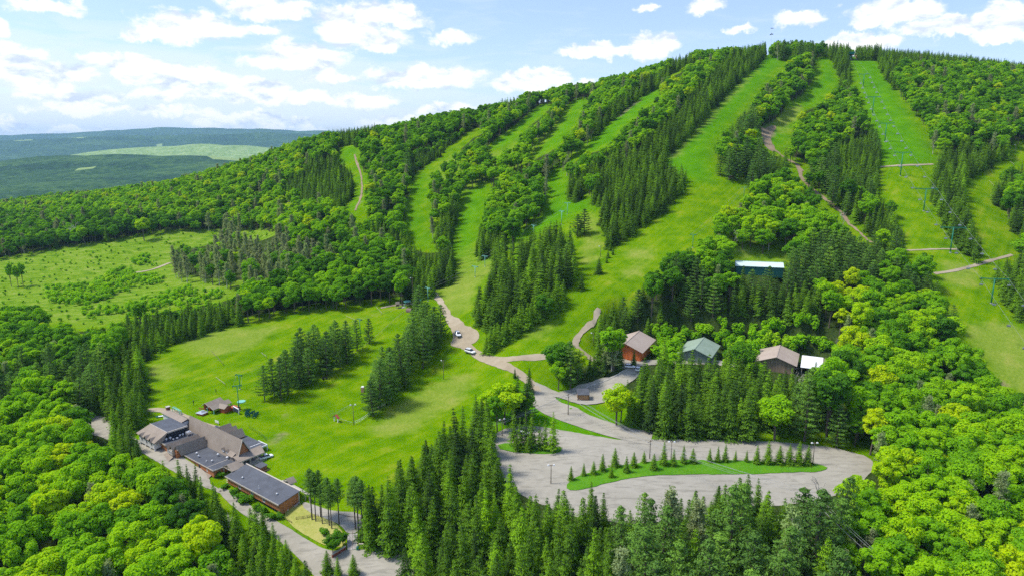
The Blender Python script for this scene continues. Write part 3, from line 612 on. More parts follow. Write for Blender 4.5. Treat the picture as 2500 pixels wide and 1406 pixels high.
def sheet(name, world_poly, lift, mat, grid=2.0, rag=0.0, kind='structure', kerb=0.0):
    B = _resample(world_poly, 1.2)
    if rag:
        gr_ = np.random.default_rng(len(B)); n_ = len(B); w_ = np.zeros((n_, 2))
        for k_, a_ in ((1, .35), (3, .5), (8, .6), (20, .5)):
            q_ = gr_.normal(size=(n_, 2)); kk = np.ones(min(k_, n_)) / min(k_, n_); w_ += a_ * np.stack([np.convolve(np.concatenate([q_[:, j]] * 3), kk, 'same')[n_:2 * n_] for j in (0, 1)], 1) * k_ ** .5
        B = [(x + rag * .55 * float(w_[i, 0]), y + rag * .55 * float(w_[i, 1])) for i, (x, y) in enumerate(B)]
    xs = [p[0] for p in B]; ys = [p[1] for p in B]
    X, Y = np.meshgrid(np.arange(min(xs) + .7, max(xs), grid), np.arange(min(ys) + .7, max(ys), grid))
    ok = pip(B, X, Y)
    pts = [Vector(p) for p in B] + [Vector(p) for p in zip(X[ok].tolist(), Y[ok].tolist())]
    n = len(B)
    v, e, f, *_ = delaunay_2d_cdt(pts, [(i, (i + 1) % n) for i in range(n)], [list(range(n))], 1, 1e-4)
    vz = ground(np.array([p[0] for p in v]), np.array([p[1] for p in v])) + lift
    V = [(p[0], p[1], z) for p, z in zip(v, vz)]
    F = [tuple(q) for q in f]
    if kerb:
        cnt = {}
        for q in F:
            for i in range(len(q)):
                a, b = q[i], q[(i + 1) % len(q)]; cnt[(a, b)] = 1
        for (a, b) in list(cnt):
            if (b, a) not in cnt:
                k = len(V); V += [(V[a][0], V[a][1], V[a][2] - kerb), (V[b][0], V[b][1], V[b][2] - kerb)]; F.append((b, a, k, k + 1))
    o = mesh_obj(name, V, F, mat, smooth=not kerb)
    if 'grass' not in name: NOGO.append(B)
    return tag(o, kind=kind)
def wpoly(px): 
    x, y, z = hit([p[0] for p in px], [p[1] for p in px]); return list(zip(x.tolist(), y.tolist()))
def ribbon_poly(px, width, world=False):
    P = px if world else wpoly(px)
    P = _resample(smooth_path(P, 2), 3.0, False); W_ = width if isinstance(width, (list, tuple)) else (width, width)
    Lp, Rp = [], []
    for i, p in enumerate(P):
        a, b = P[max(0, i - 1)], P[min(len(P) - 1, i + 1)]; d = hypot(b[0] - a[0], b[1] - a[1]) or 1; nx_, ny_ = -(b[1] - a[1]) / d, (b[0] - a[0]) / d
        w = (W_[0] + (W_[-1] - W_[0]) * i / max(1, len(P) - 1)) / 2
        Lp.append((p[0] + nx_ * w, p[1] + ny_ * w)); Rp.append((p[0] - nx_ * w, p[1] - ny_ * w))
    return Lp + Rp[::-1]
def pave_mat(name, c_lo, c_hi, crack=0.0, wheel=False, bump=.3):
    m, n, bs, out = new_mat(name)
    geo = n.node('ShaderNodeNewGeometry'); fl = n.vmath('MULTIPLY', geo.outputs['Position'], (1, 1, .2))
    a = n.noise(fl, .06, 5, .6, .8); b = n.noise(fl, .5, 5, .65); c = n.noise(fl, 5.0, 3, .6)
    f = n.math('ADD', n.math('MULTIPLY', a, .5), n.math('ADD', n.math('MULTIPLY', b, .3), n.math('MULTIPLY', c, .2)))
    col = n.ramp(f, [(.35, c_lo), (.5, tuple((x + y) / 2 for x, y in zip(c_lo, c_hi))), (.66, c_hi)])
    if crack:
        v = n.node('ShaderNodeTexVoronoi', feature='DISTANCE_TO_EDGE'); n.link(n.vmath('ADD', fl, n.vmath('SCALE', n.node('ShaderNodeCombineXYZ', inp={0: b, 1: a, 2: 0.0}).outputs[0], scale=6.0)), v.inputs['Vector']); v.inputs['Scale'].default_value = .11
        ck = n.math('SUBTRACT', 1.0, n.smooth(v.outputs[0], .004, .016))
        col = n.mix(n.math('MULTIPLY', ck, n.math('MULTIPLY', n.smooth(a, .45, .6), crack)), col, (.13, .12, .10))
        s2 = n.noise(n.vmath('MULTIPLY', fl, (.35, 1.6, 1)), .5, 4, .6, .5)
        col = n.mix(n.math('MULTIPLY', n.smooth(s2, .50, .66), .5), col, tuple(x * .62 for x in c_lo))
    n.link(col, bs.inputs['Base Color']); bs.inputs['Roughness'].default_value = .9; bs.inputs['Specular IOR Level'].default_value = .15
    bp = n.node('ShaderNodeBump'); bp.inputs['Strength'].default_value = bump; bp.inputs['Distance'].default_value = .06; n.link(c, bp.inputs['Height']); n.link(bp.outputs[0], bs.inputs['Normal'])
    return m
M_LOT = pave_mat('pale_gravel_paving', (.29, .27, .215), (.395, .37, .305), crack=.25)
M_ROAD = pave_mat('pale_asphalt', (.29, .27, .215), (.41, .38, .31), crack=.15)
M_DIRT = pave_mat('packed_dirt', (.29, .235, .15), (.45, .385, .275), bump=.6)
M_DARKDIRT = pave_mat('brown_dirt', (.22, .165, .10), (.35, .275, .18), bump=.6)
def grass_mat(name, stops, lift=0):
    m, n, bs, out = new_mat(name)
    geo = n.node('ShaderNodeNewGeometry'); fl = n.vmath('MULTIPLY', geo.outputs['Position'], (1, 1, .3))
    f = n.math('ADD', n.math('MULTIPLY', n.noise(fl, .13, 5, .6), .5), n.math('MULTIPLY', n.noise(fl, 1.4, 4, .7), .5))
    n.link(n.ramp(f, stops), bs.inputs['Base Color']); bs.inputs['Roughness'].default_value = .95; bs.inputs['Specular IOR Level'].default_value = .1
    bp = n.node('ShaderNodeBump'); bp.inputs['Strength'].default_value = .7; bp.inputs['Distance'].default_value = .2; n.link(n.noise(fl, 3.0, 3, .7), bp.inputs['Height']); n.link(bp.outputs[0], bs.inputs['Normal'])
    return m
M_LUSH = grass_mat('lush_grass', [(.3, (.045, .15, .006)), (.5, (.08, .24, .008)), (.7, (.16, .31, .015))])
M_TAWNY = grass_mat('tawny_grass', [(.3, (.20, .25, .03)), (.5, (.36, .36, .09)), (.7, (.45, .40, .16))])

LOT_G = [(1195,1055),(1290,1034),(1380,1049),(1480,1069),(1522,1075),(1600,1072),(1750,1072),(1900,1078),(2000,1088),(2080,1101),(2124,1116),(2136,1140),(2110,1175),(2050,1205),(1950,1230),(1800,1248),(1640,1275),(1500,1275),(1380,1255),(1300,1225),(1235,1180),(1195,1120)]
sheet('parking_lot', smooth_path(wpoly(LOT_G), 2, True), .10, M_LOT, 2.5, .5)
ISL = [(1378,1188),(1400,1168),(1440,1153),(1500,1138),(1600,1126),(1700,1122),(1800,1123),(1900,1129),(1985,1132),(2020,1140),(2016,1149),(1980,1153),(1850,1156),(1700,1159),(1590,1160),(1510,1173),(1440,1190),(1395,1200)]
sheet('grass_island', smooth_path(wpoly(ISL), 1, True), .24, M_LUSH, 2.0, .3, kerb=.13)
ISL2 = [(1212,1082),(1290,1083),(1368,1092),(1372,1103),(1340,1110),(1225,1101)]
sheet('grass_verge', smooth_path(wpoly(ISL2), 1, True), .24, M_LUSH, 2.0, .2, kerb=.13)
sheet('access_road', ribbon_poly([(1590,1070),(1540,1062),(1480,1047),(1410,1022),(1355,1000),(1325,980),(1322,962),(1335,945)], (9.5, 9)), .16, M_ROAD, 2.0, .12)
sheet('junction_apron', smooth_path(wpoly([(1290,985),(1296,955),(1300,940),(1335,948),(1352,962),(1345,980),(1350,995),(1330,1002)]), 1, True), .13, M_ROAD, 2.0, .2)
sheet('kiosk_yard', smooth_path(wpoly([(1340,968),(1395,946),(1450,930),(1500,918),(1530,900),(1560,893),(1565,915),(1530,940),(1500,975),(1440,990),(1400,985),(1375,972)]), 1, True), .28, M_LOT, 2.0, .3)
sheet('barn_yard', smooth_path(wpoly([(1440,860),(1500,868),(1545,885),(1600,878),(1650,880),(1760,880),(1900,895),(1960,900),(1930,905),(1850,897),(1700,890),(1620,890),(1560,895),(1530,905),(1480,885)]), 1, True), .3, M_LOT, 2.5, .3)
sheet('barn_track', ribbon_poly([(1470,885),(1425,866),(1402,845),(1408,820),(1430,800),(1448,785),(1455,765),(1462,750)], (4.6, 1.8)), .3, M_DIRT, 1.5, .6)
sheet('dirt_road', ribbon_poly([(1318,962),(1300,938),(1268,913),(1215,889),(1170,868),(1140,848),(1118,822),(1106,795),(1090,765),(1080,745),(1068,725),(1050,712),(1028,705),(1000,690)], (3.4, 2.8)), .17, M_DIRT, 1.2, .5)
sheet('turning_patch', smooth_path(wpoly([(1085,765),(1100,762),(1118,785),(1140,797),(1165,800),(1175,812),(1168,830),(1150,838),(1155,858),(1135,852),(1115,845),(1100,842),(1112,828),(1108,805),(1095,785)]), 2, True), .13, M_DIRT, 1.5, .9)
sheet('cross_track', ribbon_poly([(1165,868),(1200,876),(1240,880),(1300,874),(1340,868),(1400,862)], (3.5, 2.5)), .12, M_DIRT, 1.5, .5)
sheet('upper_track', ribbon_poly([(1862,312),(1866,335),(1880,358),(1898,372),(1925,392),(1945,402),(1955,418),(1952,432),(1975,455),(2000,478),(2040,505),(2075,545),(2105,575),(2130,592)], (2.9, 1.9)), .2, M_DARKDIRT, 1.5, .9)
sheet('upper_pad', smooth_path(wpoly([(1858,318),(1885,306),(1897,310),(1885,325),(1882,345),(1895,368),(1882,372),(1862,350)]), 1, True), .16, M_DARKDIRT, 2.0, .5)
sheet('ridge_track', ribbon_poly([(2282,669),(2320,664),(2360,655),(2400,643),(2440,630),(2470,622)], 1.8), .15, M_DIRT, 1.5, .3)
sheet('slope_track', ribbon_poly([(2200,612),(2240,611),(2290,609),(2340,609)], 1.2), .15, M_DIRT, 1.5, .3)
sheet('bench_track', ribbon_poly([(2148,409),(2210,405),(2280,402)], 1.6), .2, M_DIRT, 2, .3)
sheet('wood_track', ribbon_poly([(865,378),(871,398),(881,425),(884,455),(879,490),(868,515)], 1.5), .2, M_DARKDIRT, 2, .4)
sheet('clearing_track', ribbon_poly([(415,642),(395,650),(370,660),(330,666)], 3.0), .2, M_DIRT, 2, .5)
sheet('summit_track', ribbon_poly([(930,752),(960,745),(1000,741),(1020,744),(1030,752)], 1.6), .12, M_DIRT, 1.5, .2)
sheet('entrance_drive', smooth_path(wpoly([(525,1190),(560,1196),(600,1226),(645,1258),(700,1284),(752,1318),(800,1346),(845,1343),(960,1346),(1010,1360),(1030,1440),(900,1500),(800,1460),(768,1405),(728,1360),(665,1308),(600,1262),(550,1222)]), 1, True), .13, M_ROAD, 2.0, .12)
sheet('footpath', smooth_path(wpoly([(735,1222),(775,1236),(810,1248),(880,1252),(888,1275),(872,1300),(848,1304),(832,1282),(800,1268),(745,1246)]), 1, True), .13, M_ROAD, 1.5, .1)
sheet('lodge_path', ribbon_poly([(355,1003),(385,1000),(415,1004),(450,1016),(490,1034),(530,1045),(570,1046)], (3.2, 2.2)), .13, M_DIRT, 1.5, .25)
sheet('service_road', smooth_path(wpoly([(195,1050),(205,1022),(245,1010),(285,1035),(330,1072),(420,1126),(545,1198),(538,1208),(400,1140),(300,1084)]), 1, True), .13, M_ROAD, 2.0, .2)
sheet('dry_grass', smooth_path(wpoly([(690,1232),(725,1226),(760,1244),(800,1262),(835,1290),(845,1335),(800,1336),(750,1308),(700,1275)]), 1, True), .11, M_TAWNY, 1.5, .2)

sheet('forecourt', smooth_path([(-82.5,171.5),(-86,178),(-92,181.5),(-100,187.5),(-107,190.5),(-108,188.5),(-102,183),(-93,177.5),(-84,171)], 1, True), .10, M_ROAD, 1.5, .2)
# ------------------------------------------------------------------ shapes for buildings
class MB:
    """collects faces; corners given in a frame (o, e1, e2) of the building"""
    def __init__(s, fr=None): s.V, s.F, s.fr = [], [], fr
    def w(s, p):
        if s.fr is None: return tuple(p)
        o, a, b = s.fr; return (o[0] + a[0] * p[0] + b[0] * p[1], o[1] + a[1] * p[0] + b[1] * p[1], p[2])
    def face(s, *pts):
        k = len(s.V); s.V += [s.w(p) for p in pts]; s.F.append(tuple(range(k, k + len(pts)))); return s
    def solid(s, bot, top):
        n = len(bot); k = len(s.V); s.V += [s.w(p) for p in bot] + [s.w(p) for p in top]
        s.F.append(tuple(k + i for i in range(n))[::-1]); s.F.append(tuple(k + n + i for i in range(n)))
        for i in range(n): j = (i + 1) % n; s.F.append((k + i, k + j, k + n + j, k + n + i))
        return s
    def box(s, x0, x1, y0, y1, z0, z1):
        r = [(x0, y0), (x1, y0), (x1, y1), (x0, y1)]; return s.solid([(x, y, z0) for x, y in r], [(x, y, z1) for x, y in r])
    def slab(s, pts, th):
        """a sheet of thickness th under the given outline"""
        return s.solid([(x, y, z - th) for x, y, z in pts], list(pts))
    def bar(s, a, b, w):
        a, b = Vector(s.w(a)), Vector(s.w(b)); d = (b - a).normalized(); u = d.cross(Vector((0, 0, 1)));
        u = Vector((1, 0, 0)) if u.length < 1e-3 else u.normalized(); v = d.cross(u); w2 = w / 2; k = len(s.V)
        for p in (a, b):
            for q in ((-1, -1), (1, -1), (1, 1), (-1, 1)): s.V.append(tuple(p + u * q[0] * w2 + v * q[1] * w2))
        s.F += [(k, k + 3, k + 2, k + 1), (k + 4, k + 5, k + 6, k + 7)] + [(k + i, k + (i + 1) % 4, k + 4 + (i + 1) % 4, k + 4 + i) for i in range(4)]
        return s
    def cyl(s, p0, p1, r0, r1=None, n=10, cap=True):
        r1 = r0 if r1 is None else r1; a, b = Vector(s.w(p0)), Vector(s.w(p1)); d = (b - a).normalized(); u = d.cross(Vector((.3, .9, .1))).normalized(); v = d.cross(u); k = len(s.V)
        for p, r in ((a, r0), (b, r1)):
            for i in range(n): t = 2 * pi * i / n; s.V.append(tuple(p + (u * cos(t) + v * sin(t)) * r))
        for i in range(n): j = (i + 1) % n; s.F.append((k + i, k + j, k + n + j, k + n + i))
        if cap: s.F += [tuple(k + i for i in range(n))[::-1], tuple(k + n + i for i in range(n))]
        return s
    def build(s, name, mat, parent=None, smooth=False):
        o = mesh_obj(name, s.V, s.F, mat, parent, smooth=smooth)
        bm = bmesh.new(); bm.from_mesh(o.data); bmesh.ops.recalc_face_normals(bm, faces=bm.faces); bm.to_mesh(o.data); bm.free()
        return o
def empty(name, loc, label, cat, group=None, rz=0.0):
    e = bpy.data.objects.new(name, None); e.location = loc; e.rotation_euler = (0, 0, rz); e.empty_display_size = .5; C.objects.link(e)
    return tag(e, label, cat, group)
def frame(ox, oy, deg):
    a = radians(deg); return ((ox, oy), (cos(a), sin(a)), (-sin(a), cos(a)))
def keep(root):
    """parts were built in world coordinates: give them the thing's own frame as parent without moving them"""
    bpy.context.view_layer.update(); inv = root.matrix_world.inverted()
    for ch in list(root.children): ch.matrix_parent_inverse = inv
def copy_tree(o, parent=None):
    c = o.copy(); C.objects.link(c); c.parent = parent
    for ch in o.children: copy_tree(ch, c)
    return c
def roof_mat(name, a, b, ang=0.0):
    """shingles: rows of tabs with weathering"""
    m, n, bs, out = new_mat(name); geo = n.node('ShaderNodeNewGeometry'); p = geo.outputs['Position']
    r = n.node('ShaderNodeVectorRotate', rotation_type='Z_AXIS'); n.link(p, r.inputs[0]); r.inputs['Angle'].default_value = radians(-ang); q = r.outputs[0]
    w1 = n.noise(p, .25, 5, .6); w2 = n.noise(n.vmath('MULTIPLY', q, (1.6, 1.6, 5)), 2.2, 3, .6); w3 = n.noise(n.vmath('MULTIPLY', q, (.3, 3.0, .3)), .5, 4, .6)
    f = n.math('ADD', n.math('MULTIPLY', w1, .5), n.math('ADD', n.math('MULTIPLY', w2, .3), n.math('MULTIPLY', w3, .2)))
    n.link(n.ramp(f, [(.32, a), (.52, tuple((x + y) / 2 for x, y in zip(a, b))), (.7, b)]), bs.inputs['Base Color'])
    bp = n.node('ShaderNodeBump'); bp.inputs['Strength'].default_value = .5; bp.inputs['Distance'].default_value = .04; n.link(w2, bp.inputs['Height']); n.link(bp.outputs[0], bs.inputs['Normal'])
    return m
def plank_mat(name, c, deg=0.0, w=.22, var=.25):
    """upright boards with grooves"""
    m, n, bs, out = new_mat(name); geo = n.node('ShaderNodeNewGeometry'); p = geo.outputs['Position']
    r = n.node('ShaderNodeVectorRotate', rotation_type='Z_AXIS'); n.link(p, r.inputs[0]); r.inputs['Angle'].default_value = radians(-deg)
    sp = n.node('ShaderNodeSeparateXYZ'); n.link(r.outputs[0], sp.inputs[0]); x = n.math('ADD', sp.outputs[0], sp.outputs[1])
    fr = n.math('FRACT', n.math('DIVIDE', x, w)); gr = n.math('LESS_THAN', fr, .14); idn = n.math('FLOOR', n.math('DIVIDE', x, w))
    wn_ = n.node('ShaderNodeTexWhiteNoise', noise_dimensions='1D'); n.link(idn, wn_.inputs['W'])
    st = n.noise(n.vmath('MULTIPLY', p, (1, 1, .25)), 1.1, 4, .6)
    f = n.math('ADD', n.math('MULTIPLY', n.math('SUBTRACT', wn_.outputs[0], .5), var), n.math('MULTIPLY', n.math('SUBTRACT', st, .5), .6)); f = n.math('ADD', f, 1.0)
    f = n.math('MULTIPLY', f, n.math('SUBTRACT', 1.0, n.math('MULTIPLY', gr, .35)))
    cc = n.node('ShaderNodeVectorMath', operation='SCALE'); cc.inputs[0].default_value = c; n.link(f, cc.inputs['Scale']); n.link(cc.outputs[0], bs.inputs['Base Color'])
    bs.inputs['Roughness'].default_value = .8
    return m
def membrane_mat(name, c, deg, seams=2.1):
    m, n, bs, out = new_mat(name); geo = n.node('ShaderNodeNewGeometry'); p = geo.outputs['Position']
    r = n.node('ShaderNodeVectorRotate', rotation_type='Z_AXIS'); n.link(p, r.inputs[0]); r.inputs['Angle'].default_value = radians(-deg)
    sp = n.node('ShaderNodeSeparateXYZ'); n.link(r.outputs[0], sp.inputs[0])
    l1 = n.math('LESS_THAN', n.math('FRACT', n.math('DIVIDE', sp.outputs[1], seams)), .045); l2 = n.math('LESS_THAN', n.math('FRACT', n.math('DIVIDE', n.math('ADD', sp.outputs[0], n.math('MULTIPLY', n.math('FLOOR', n.math('DIVIDE', sp.outputs[1], seams)), 2.7)), 6.3)), .014)
    sm = n.math('MAXIMUM', l1, l2); a = n.noise(p, .35, 5, .65, .6); b = n.noise(p, 3.0, 3, .6)
    f = n.math('ADD', n.math('ADD', n.math('MULTIPLY', n.math('SUBTRACT', a, .5), 1.1), n.math('MULTIPLY', n.math('SUBTRACT', b, .5), .35)), n.math('MULTIPLY', sm, .22)); f = n.math('ADD', f, 1.0)
    cc = n.node('ShaderNodeVectorMath', operation='SCALE'); cc.inputs[0].default_value = c; n.link(f, cc.inputs['Scale']); n.link(cc.outputs[0], bs.inputs['Base Color'])
    bs.inputs['Roughness'].default_value = .6
    return m
DEG = -37.6
M_SHINGLE = roof_mat('brown_shingles', (.22, .18, .14), (.36, .30, .235), DEG)
M_MEMB = membrane_mat('dark_roof_membrane', (.085, .092, .105), DEG)
M_REDWOOD = plank_mat('red_brown_boards', (.50, .20, .08), DEG)
M_DARKBASE = plain_mat('dark_blue_base', (.022, .028, .036), .7)
M_CREAM = plain_mat('cream_trim', (.48, .43, .35), .6, .1)
M_WHITE = plain_mat('white_paint', (.78, .78, .76), .5, .08)
M_STUCCO = plain_mat('white_stucco', (.74, .74, .72), .9, .12)
M_GLASS = plain_mat('dark_glass', (.03, .04, .05), .12, .2, spec=.6)
M_STEEL = plain_mat('galvanised_steel', (.62, .63, .64), .35, .12, metal=.6)
M_GREEN = plain_mat('green_paint', (.015, .22, .12), .45, .2)
M_DKGREEN = plain_mat('dark_green_paint', (.012, .11, .085), .5, .2)
M_TEAL = plain_mat('pale_teal_paint', (.20, .50, .40), .5, .15)
M_WOODPOLE = plain_mat('weathered_pole', (.20, .16, .12), .9, .4)
M_WIRE = plain_mat('cable', (.30, .31, .32), .5, .1)
M_CONC = plain_mat('concrete', (.46, .43, .39), .9, .2)
M_RUBBER = plain_mat('black_rubber', (.02, .02, .02), .8, .2)
M_BLACK = plain_mat('black_plastic', (.02, .021, .024), .5, .2)
M_TIMBER = plain_mat('brown_timber', (.14, .09, .055), .85, .4)
M_ORANGE = plank_mat('orange_red_boards', (.62, .16, .045), 63, .35)
M_TANROOF = roof_mat('tan_metal_roof', (.34, .27, .215), (.45, .375, .31), 63)
M_GREENROOF = roof_mat('green_metal_roof', (.20, .27, .20), (.30, .38, .29), 65)
M_MINT = roof_mat('pale_mint_metal_roof', (.52, .66, .58), (.66, .78, .70), -15)
M_WHITEROOF = roof_mat('white_metal_roof', (.66, .66, .68), (.86, .86, .88), 65)
def window(par, fr, face, a, z, w, h, arch=False, out=.05, frame_mat=None):
    """window on a wall: face = (axis, value, outward sign) with axis 't' (wall across t) or 's'"""
    ax, val, sg = face; fm, pm = MB(fr), MB(fr); T_ = .13
    def bx(m, a0, a1, z0, z1, d0, d1):
        d0, d1 = sorted((val + sg * d0, val + sg * d1))
        m.box(a0, a1, d0, d1, z0, z1) if ax == 't' else m.box(d0, d1, a0, a1, z0, z1)
    bx(fm, a - w / 2, a - w / 2 + T_, z, z + h, -.03, out); bx(fm, a + w / 2 - T_, a + w / 2, z, z + h, -.03, out); bx(fm, a - w / 2 + T_, a + w / 2 - T_, z, z + T_, -.03, out); bx(fm, a - w / 2 + T_, a + w / 2 - T_, z + h - T_, z + h, -.03, out)
    if w > .5: bx(fm, a - .02, a + .02, z + T_, z + h - T_, -.02, out * .7)
    f = fm.build('window', frame_mat or M_WHITE, par); bx(pm, a - w / 2 + T_, a + w / 2 - T_, z + T_, z + h - T_, -.02, out * .35); pm.build('pane', M_GLASS, f)
def vent(fr, s, t, z, r=.22, h=.4, label='', grp='roof vents'):
    o, a, b = fr; x, y = o[0] + a[0] * s + b[0] * t, o[1] + a[1] * s + b[1] * t
    e = empty('roof_vent', (x, y, z), label, 'roof vent', grp)
    MB().cyl((0, 0, 0), (0, 0, h * .6), r * .55, n=10).build('pipe', M_STEEL, e, True)
    MB().cyl((0, 0, h * .6), (0, 0, h * .8), r, r, 12).cyl((0, 0, h * .8), (0, 0, h), r, r * .45, 12).build('hood', M_WHITE, e, True)

# ------------------------------------------------------------------ the lodge
FR = frame(-58.68, 157.65, DEG)
def lodge():
    L_ = empty('ski_lodge', (-95, 200, 0), 'sprawling ski lodge with brown shingle roofs, flat grey roofs and a steep red gable', 'lodge')
    def wall(name, mat, *boxes):
        m = MB(FR)
        for b in boxes: m.box(*b)
        return m.build(name, mat, L_)
    # kitchen block
    wall('kitchen_wall', M_REDWOOD, (-45.85, -30.0, -1.0, 5.9, -1.6, .42)); wall('kitchen_base', M_DARKBASE, (-45.8, -34.2, -1.06, 0, -3.6, -1.1), (-30.6, -29.95, -.9, 5, -3, -1.6))
    MB(FR).box(-46.05, -29.8, -1.2, 6.0, .42, .6).build('flat_roof', M_MEMB, L_)
    MB(FR).box(-46.1, -29.75, -1.3, -1.2, .38, .66).box(-29.8, -29.68, -1.2, 5.9, .38, .66).box(-33.1, -32.95, -1.2, 6, .6, .66).build('fascia', M_CREAM, L_)
    for a in (-43.5, -42.7): window(L_, FR, ('t', -1.06, -1), a, -2.5, .6, .8, frame_mat=M_DARKBASE)
    MB(FR).box(-38.0, -37.4, -1.15, -1.0, -2.6, .3).build('downpipe', M_DARKBASE, L_)
    window(L_, FR, ('t', -1.0, -1), -33.6, -1.0, .5, .7); window(L_, FR, ('t', -1.0, -1), -40.2, -.9, .5, .7, frame_mat=M_TIMBER)
    MB(FR).slab([(-34.4, -1.0, -1.35), (-31.4, -1.0, -1.35), (-31.2, -2.3, -1.95), (-34.6, -2.3, -1.95)], .12).build('door_canopy', M_SHINGLE, L_)
    # steep hall
    r0, r1 = -58.6, -29.2
    m = MB(FR); m.slab([(r0, 5.75, .62), (r1, 5.75, .62), (r1, 7.8, 6.7), (r0, 7.8, 6.7)], .14); m.slab([(r1, 10.4, 1.7), (r0, 10.4, 1.7), (r0, 7.8, 6.7), (r1, 7.8, 6.7)], .14); m.build('roof', M_SHINGLE, L_)
    MB(FR).face((-29.7, 6.0, 0.9), (-29.7, 10.2, 1.6), (-29.7, 7.8, 6.3)).build('gable_wall', M_REDWOOD, L_)
    m = MB(FR); m.slab([(-29.25, 5.55, .7), (-29.05, 5.55, .7), (-29.05, 7.8, 6.9), (-29.25, 7.8, 6.9)], .42); m.slab([(-29.25, 10.55, 1.5), (-29.05, 10.55, 1.5), (-29.05, 7.8, 6.9), (-29.25, 7.8, 6.9)], .42); m.build('gable_trim', M_CREAM, L_)
    wall('hall_wall', M_REDWOOD, (-58.3, -29.8, 6.2, 10.2, -2.0, 1.4))
    # dormers on the near slope
    for s_, w in ((-36.9, .8), (-34.6, .8)):
        d = MB(FR).box(s_ - w / 2, s_ + w / 2, 5.85, 6.6, 1.6, 2.35).build('dormer', M_WHITE, L_)
        MB(FR).slab([(s_ - w / 2 - .15, 5.6, 2.25), (s_, 5.6, 2.85), (s_, 6.9, 2.85), (s_ - w / 2 - .15, 6.7, 2.25)], .08).slab([(s_, 5.6, 2.85), (s_ + w / 2 + .15, 5.6, 2.25), (s_ + w / 2 + .15, 6.7, 2.25), (s_, 6.9, 2.85)], .08).build('roof', M_SHINGLE, d)
    MB(FR).slab([(-33.9, 5.2, 1.75), (-30.9, 5.2, 1.75), (-30.9, 6.5, 2.7), (-33.9, 6.5, 2.7)], .12).box(-33.8, -31.0, 5.5, 6.1, .6, 1.6).build('shed_dormer', M_SHINGLE, L_)
    # porch roof round the gable end, posts and floor
    MB(FR).slab([(-30.0, 4.9, 2.3), (-26.6, 4.9, 1.75), (-26.6, 12.9, 1.75), (-29.9, 13.8, 2.75)], .14).build('porch_roof', M_SHINGLE, L_)
    MB(FR).box(-26.72, -26.55, 4.85, 12.95, 1.45, 1.66).build('porch_fascia', M_CREAM, L_)
    for t in (6.0, 8.3, 10.6, 12.75): MB(FR).box(-26.85, -26.6, t - .12, t + .12, -.7, 1.6).build('porch_post', M_CREAM, L_)
    MB(FR).box(-29.8, -26.4, 5.2, 13.3, -.9, -.35).build('porch_floor', M_CONC, L_); MB(FR).box(-26.55, -26.45, 5.4, 13.2, .25, .34).box(-26.55, -26.45, 5.4, 13.2, -.1, -.02).build('porch_rail', M_CREAM, L_)
    wall('porch_wall', M_TIMBER, (-29.9, -29.75, 5.8, 13.4, -.9, 1.7)); window(L_, FR, ('s', -29.75, 1), 8.0, -.2, 1.0, 1.0)
    # rear deck roof, pergola and three cross gables
    MB(FR).box(-44.5, -31.0, 10.3, 16.4, 1.25, 1.5).build('rear_flat_roof', M_MEMB, L_); wall('rear_wall', M_REDWOOD, (-44.3, -34.0, 10.2, 16.0, -.6, 1.24))
    MB(FR).box(-35.6, -30.9, 16.4, 16.6, 1.2, 1.62).box(-31.0, -30.8, 11.5, 16.6, 1.2, 1.62).box(-31.05, -30.8, 16.3, 16.55, -.5, 1.2).box(-31.05, -30.8, 13.6, 13.8, -.5, 1.2).box(-33.6, -33.4, 12.4, 16.4, 1.5, 1.6).build('pergola', M_WHITE, L_)
    for i, s_ in enumerate((-49.0, -45.9, -42.6)):
        w = 1.65
        MB(FR).slab([(s_ - w, 8.6, 1.9), (s_, 8.2, 4.1), (s_, 15.6, 4.1), (s_ - w, 15.6, 1.9)], .1).slab([(s_, 8.2, 4.1), (s_ + w, 8.6, 1.9), (s_ + w, 15.6, 1.9), (s_, 15.6, 4.1)], .1).build('cross_gable_roof', M_SHINGLE, L_)
    wall('rear_hall_wall', M_REDWOOD, (-50.4, -41.2, 9.0, 15.4, -.6, 1.85))
    MB(FR).box(-56.5, -50.7, 10.0, 15.0, 1.2, 1.45).build('small_flat_roof', M_MEMB, L_); wall('small_rear_wall', M_REDWOOD, (-56.3, -50.7, 9.8, 14.8, -.6, 1.19))
    # low wing to the west with chimney
    MB(FR).slab([(-71.3, 4.95, 5.2), (-58.6, 4.95, 5.2), (-58.6, 7.05, 5.75), (-71.3, 7.05, 5.75)], .12).slab([(-58.6, 12.2, 1.6), (-71.3, 12.2, 1.6), (-71.3, 7.05, 5.75), (-58.6, 7.05, 5.75)], .12).build('west_roof', M_SHINGLE, L_)
    wall('west_wall', M_STUCCO, (-71.0, -58.7, 5.3, 11.8, -.8, 4.9 - 3.1)); MB(FR).box(-71.0, -58.8, 5.3, 7.4, 1.8, 4.9).build('west_upper_wall', M_STUCCO, L_)
    ch = MB(FR).box(-71.6, -70.7, 6.6, 7.6, 3.5, 6.6).build('chimney', plain_mat('brick', (.19, .07, .045), .9, .4, 3), L_); MB(FR).box(-71.75, -70.55, 6.45, 7.75, 6.6, 6.75).build('chimney_cap', M_CONC, ch)
    # upper flat roof with mansard and white wall
    MB(FR).box(-65.4, -54.9, -1.2, 4.95, 4.95, 5.2).build('upper_flat_roof', M_MEMB, L_); MB(FR).box(-54.95, -54.7, -1.3, 4.95, 4.85, 5.28).box(-65.5, -54.7, -1.4, -1.2, 4.85, 5.28).build('parapet_edge', M_CREAM, L_)
    wall('upper_wall', M_DARKBASE, (-65.2, -55.2, -1.1, 4.9, 2.5, 4.94))
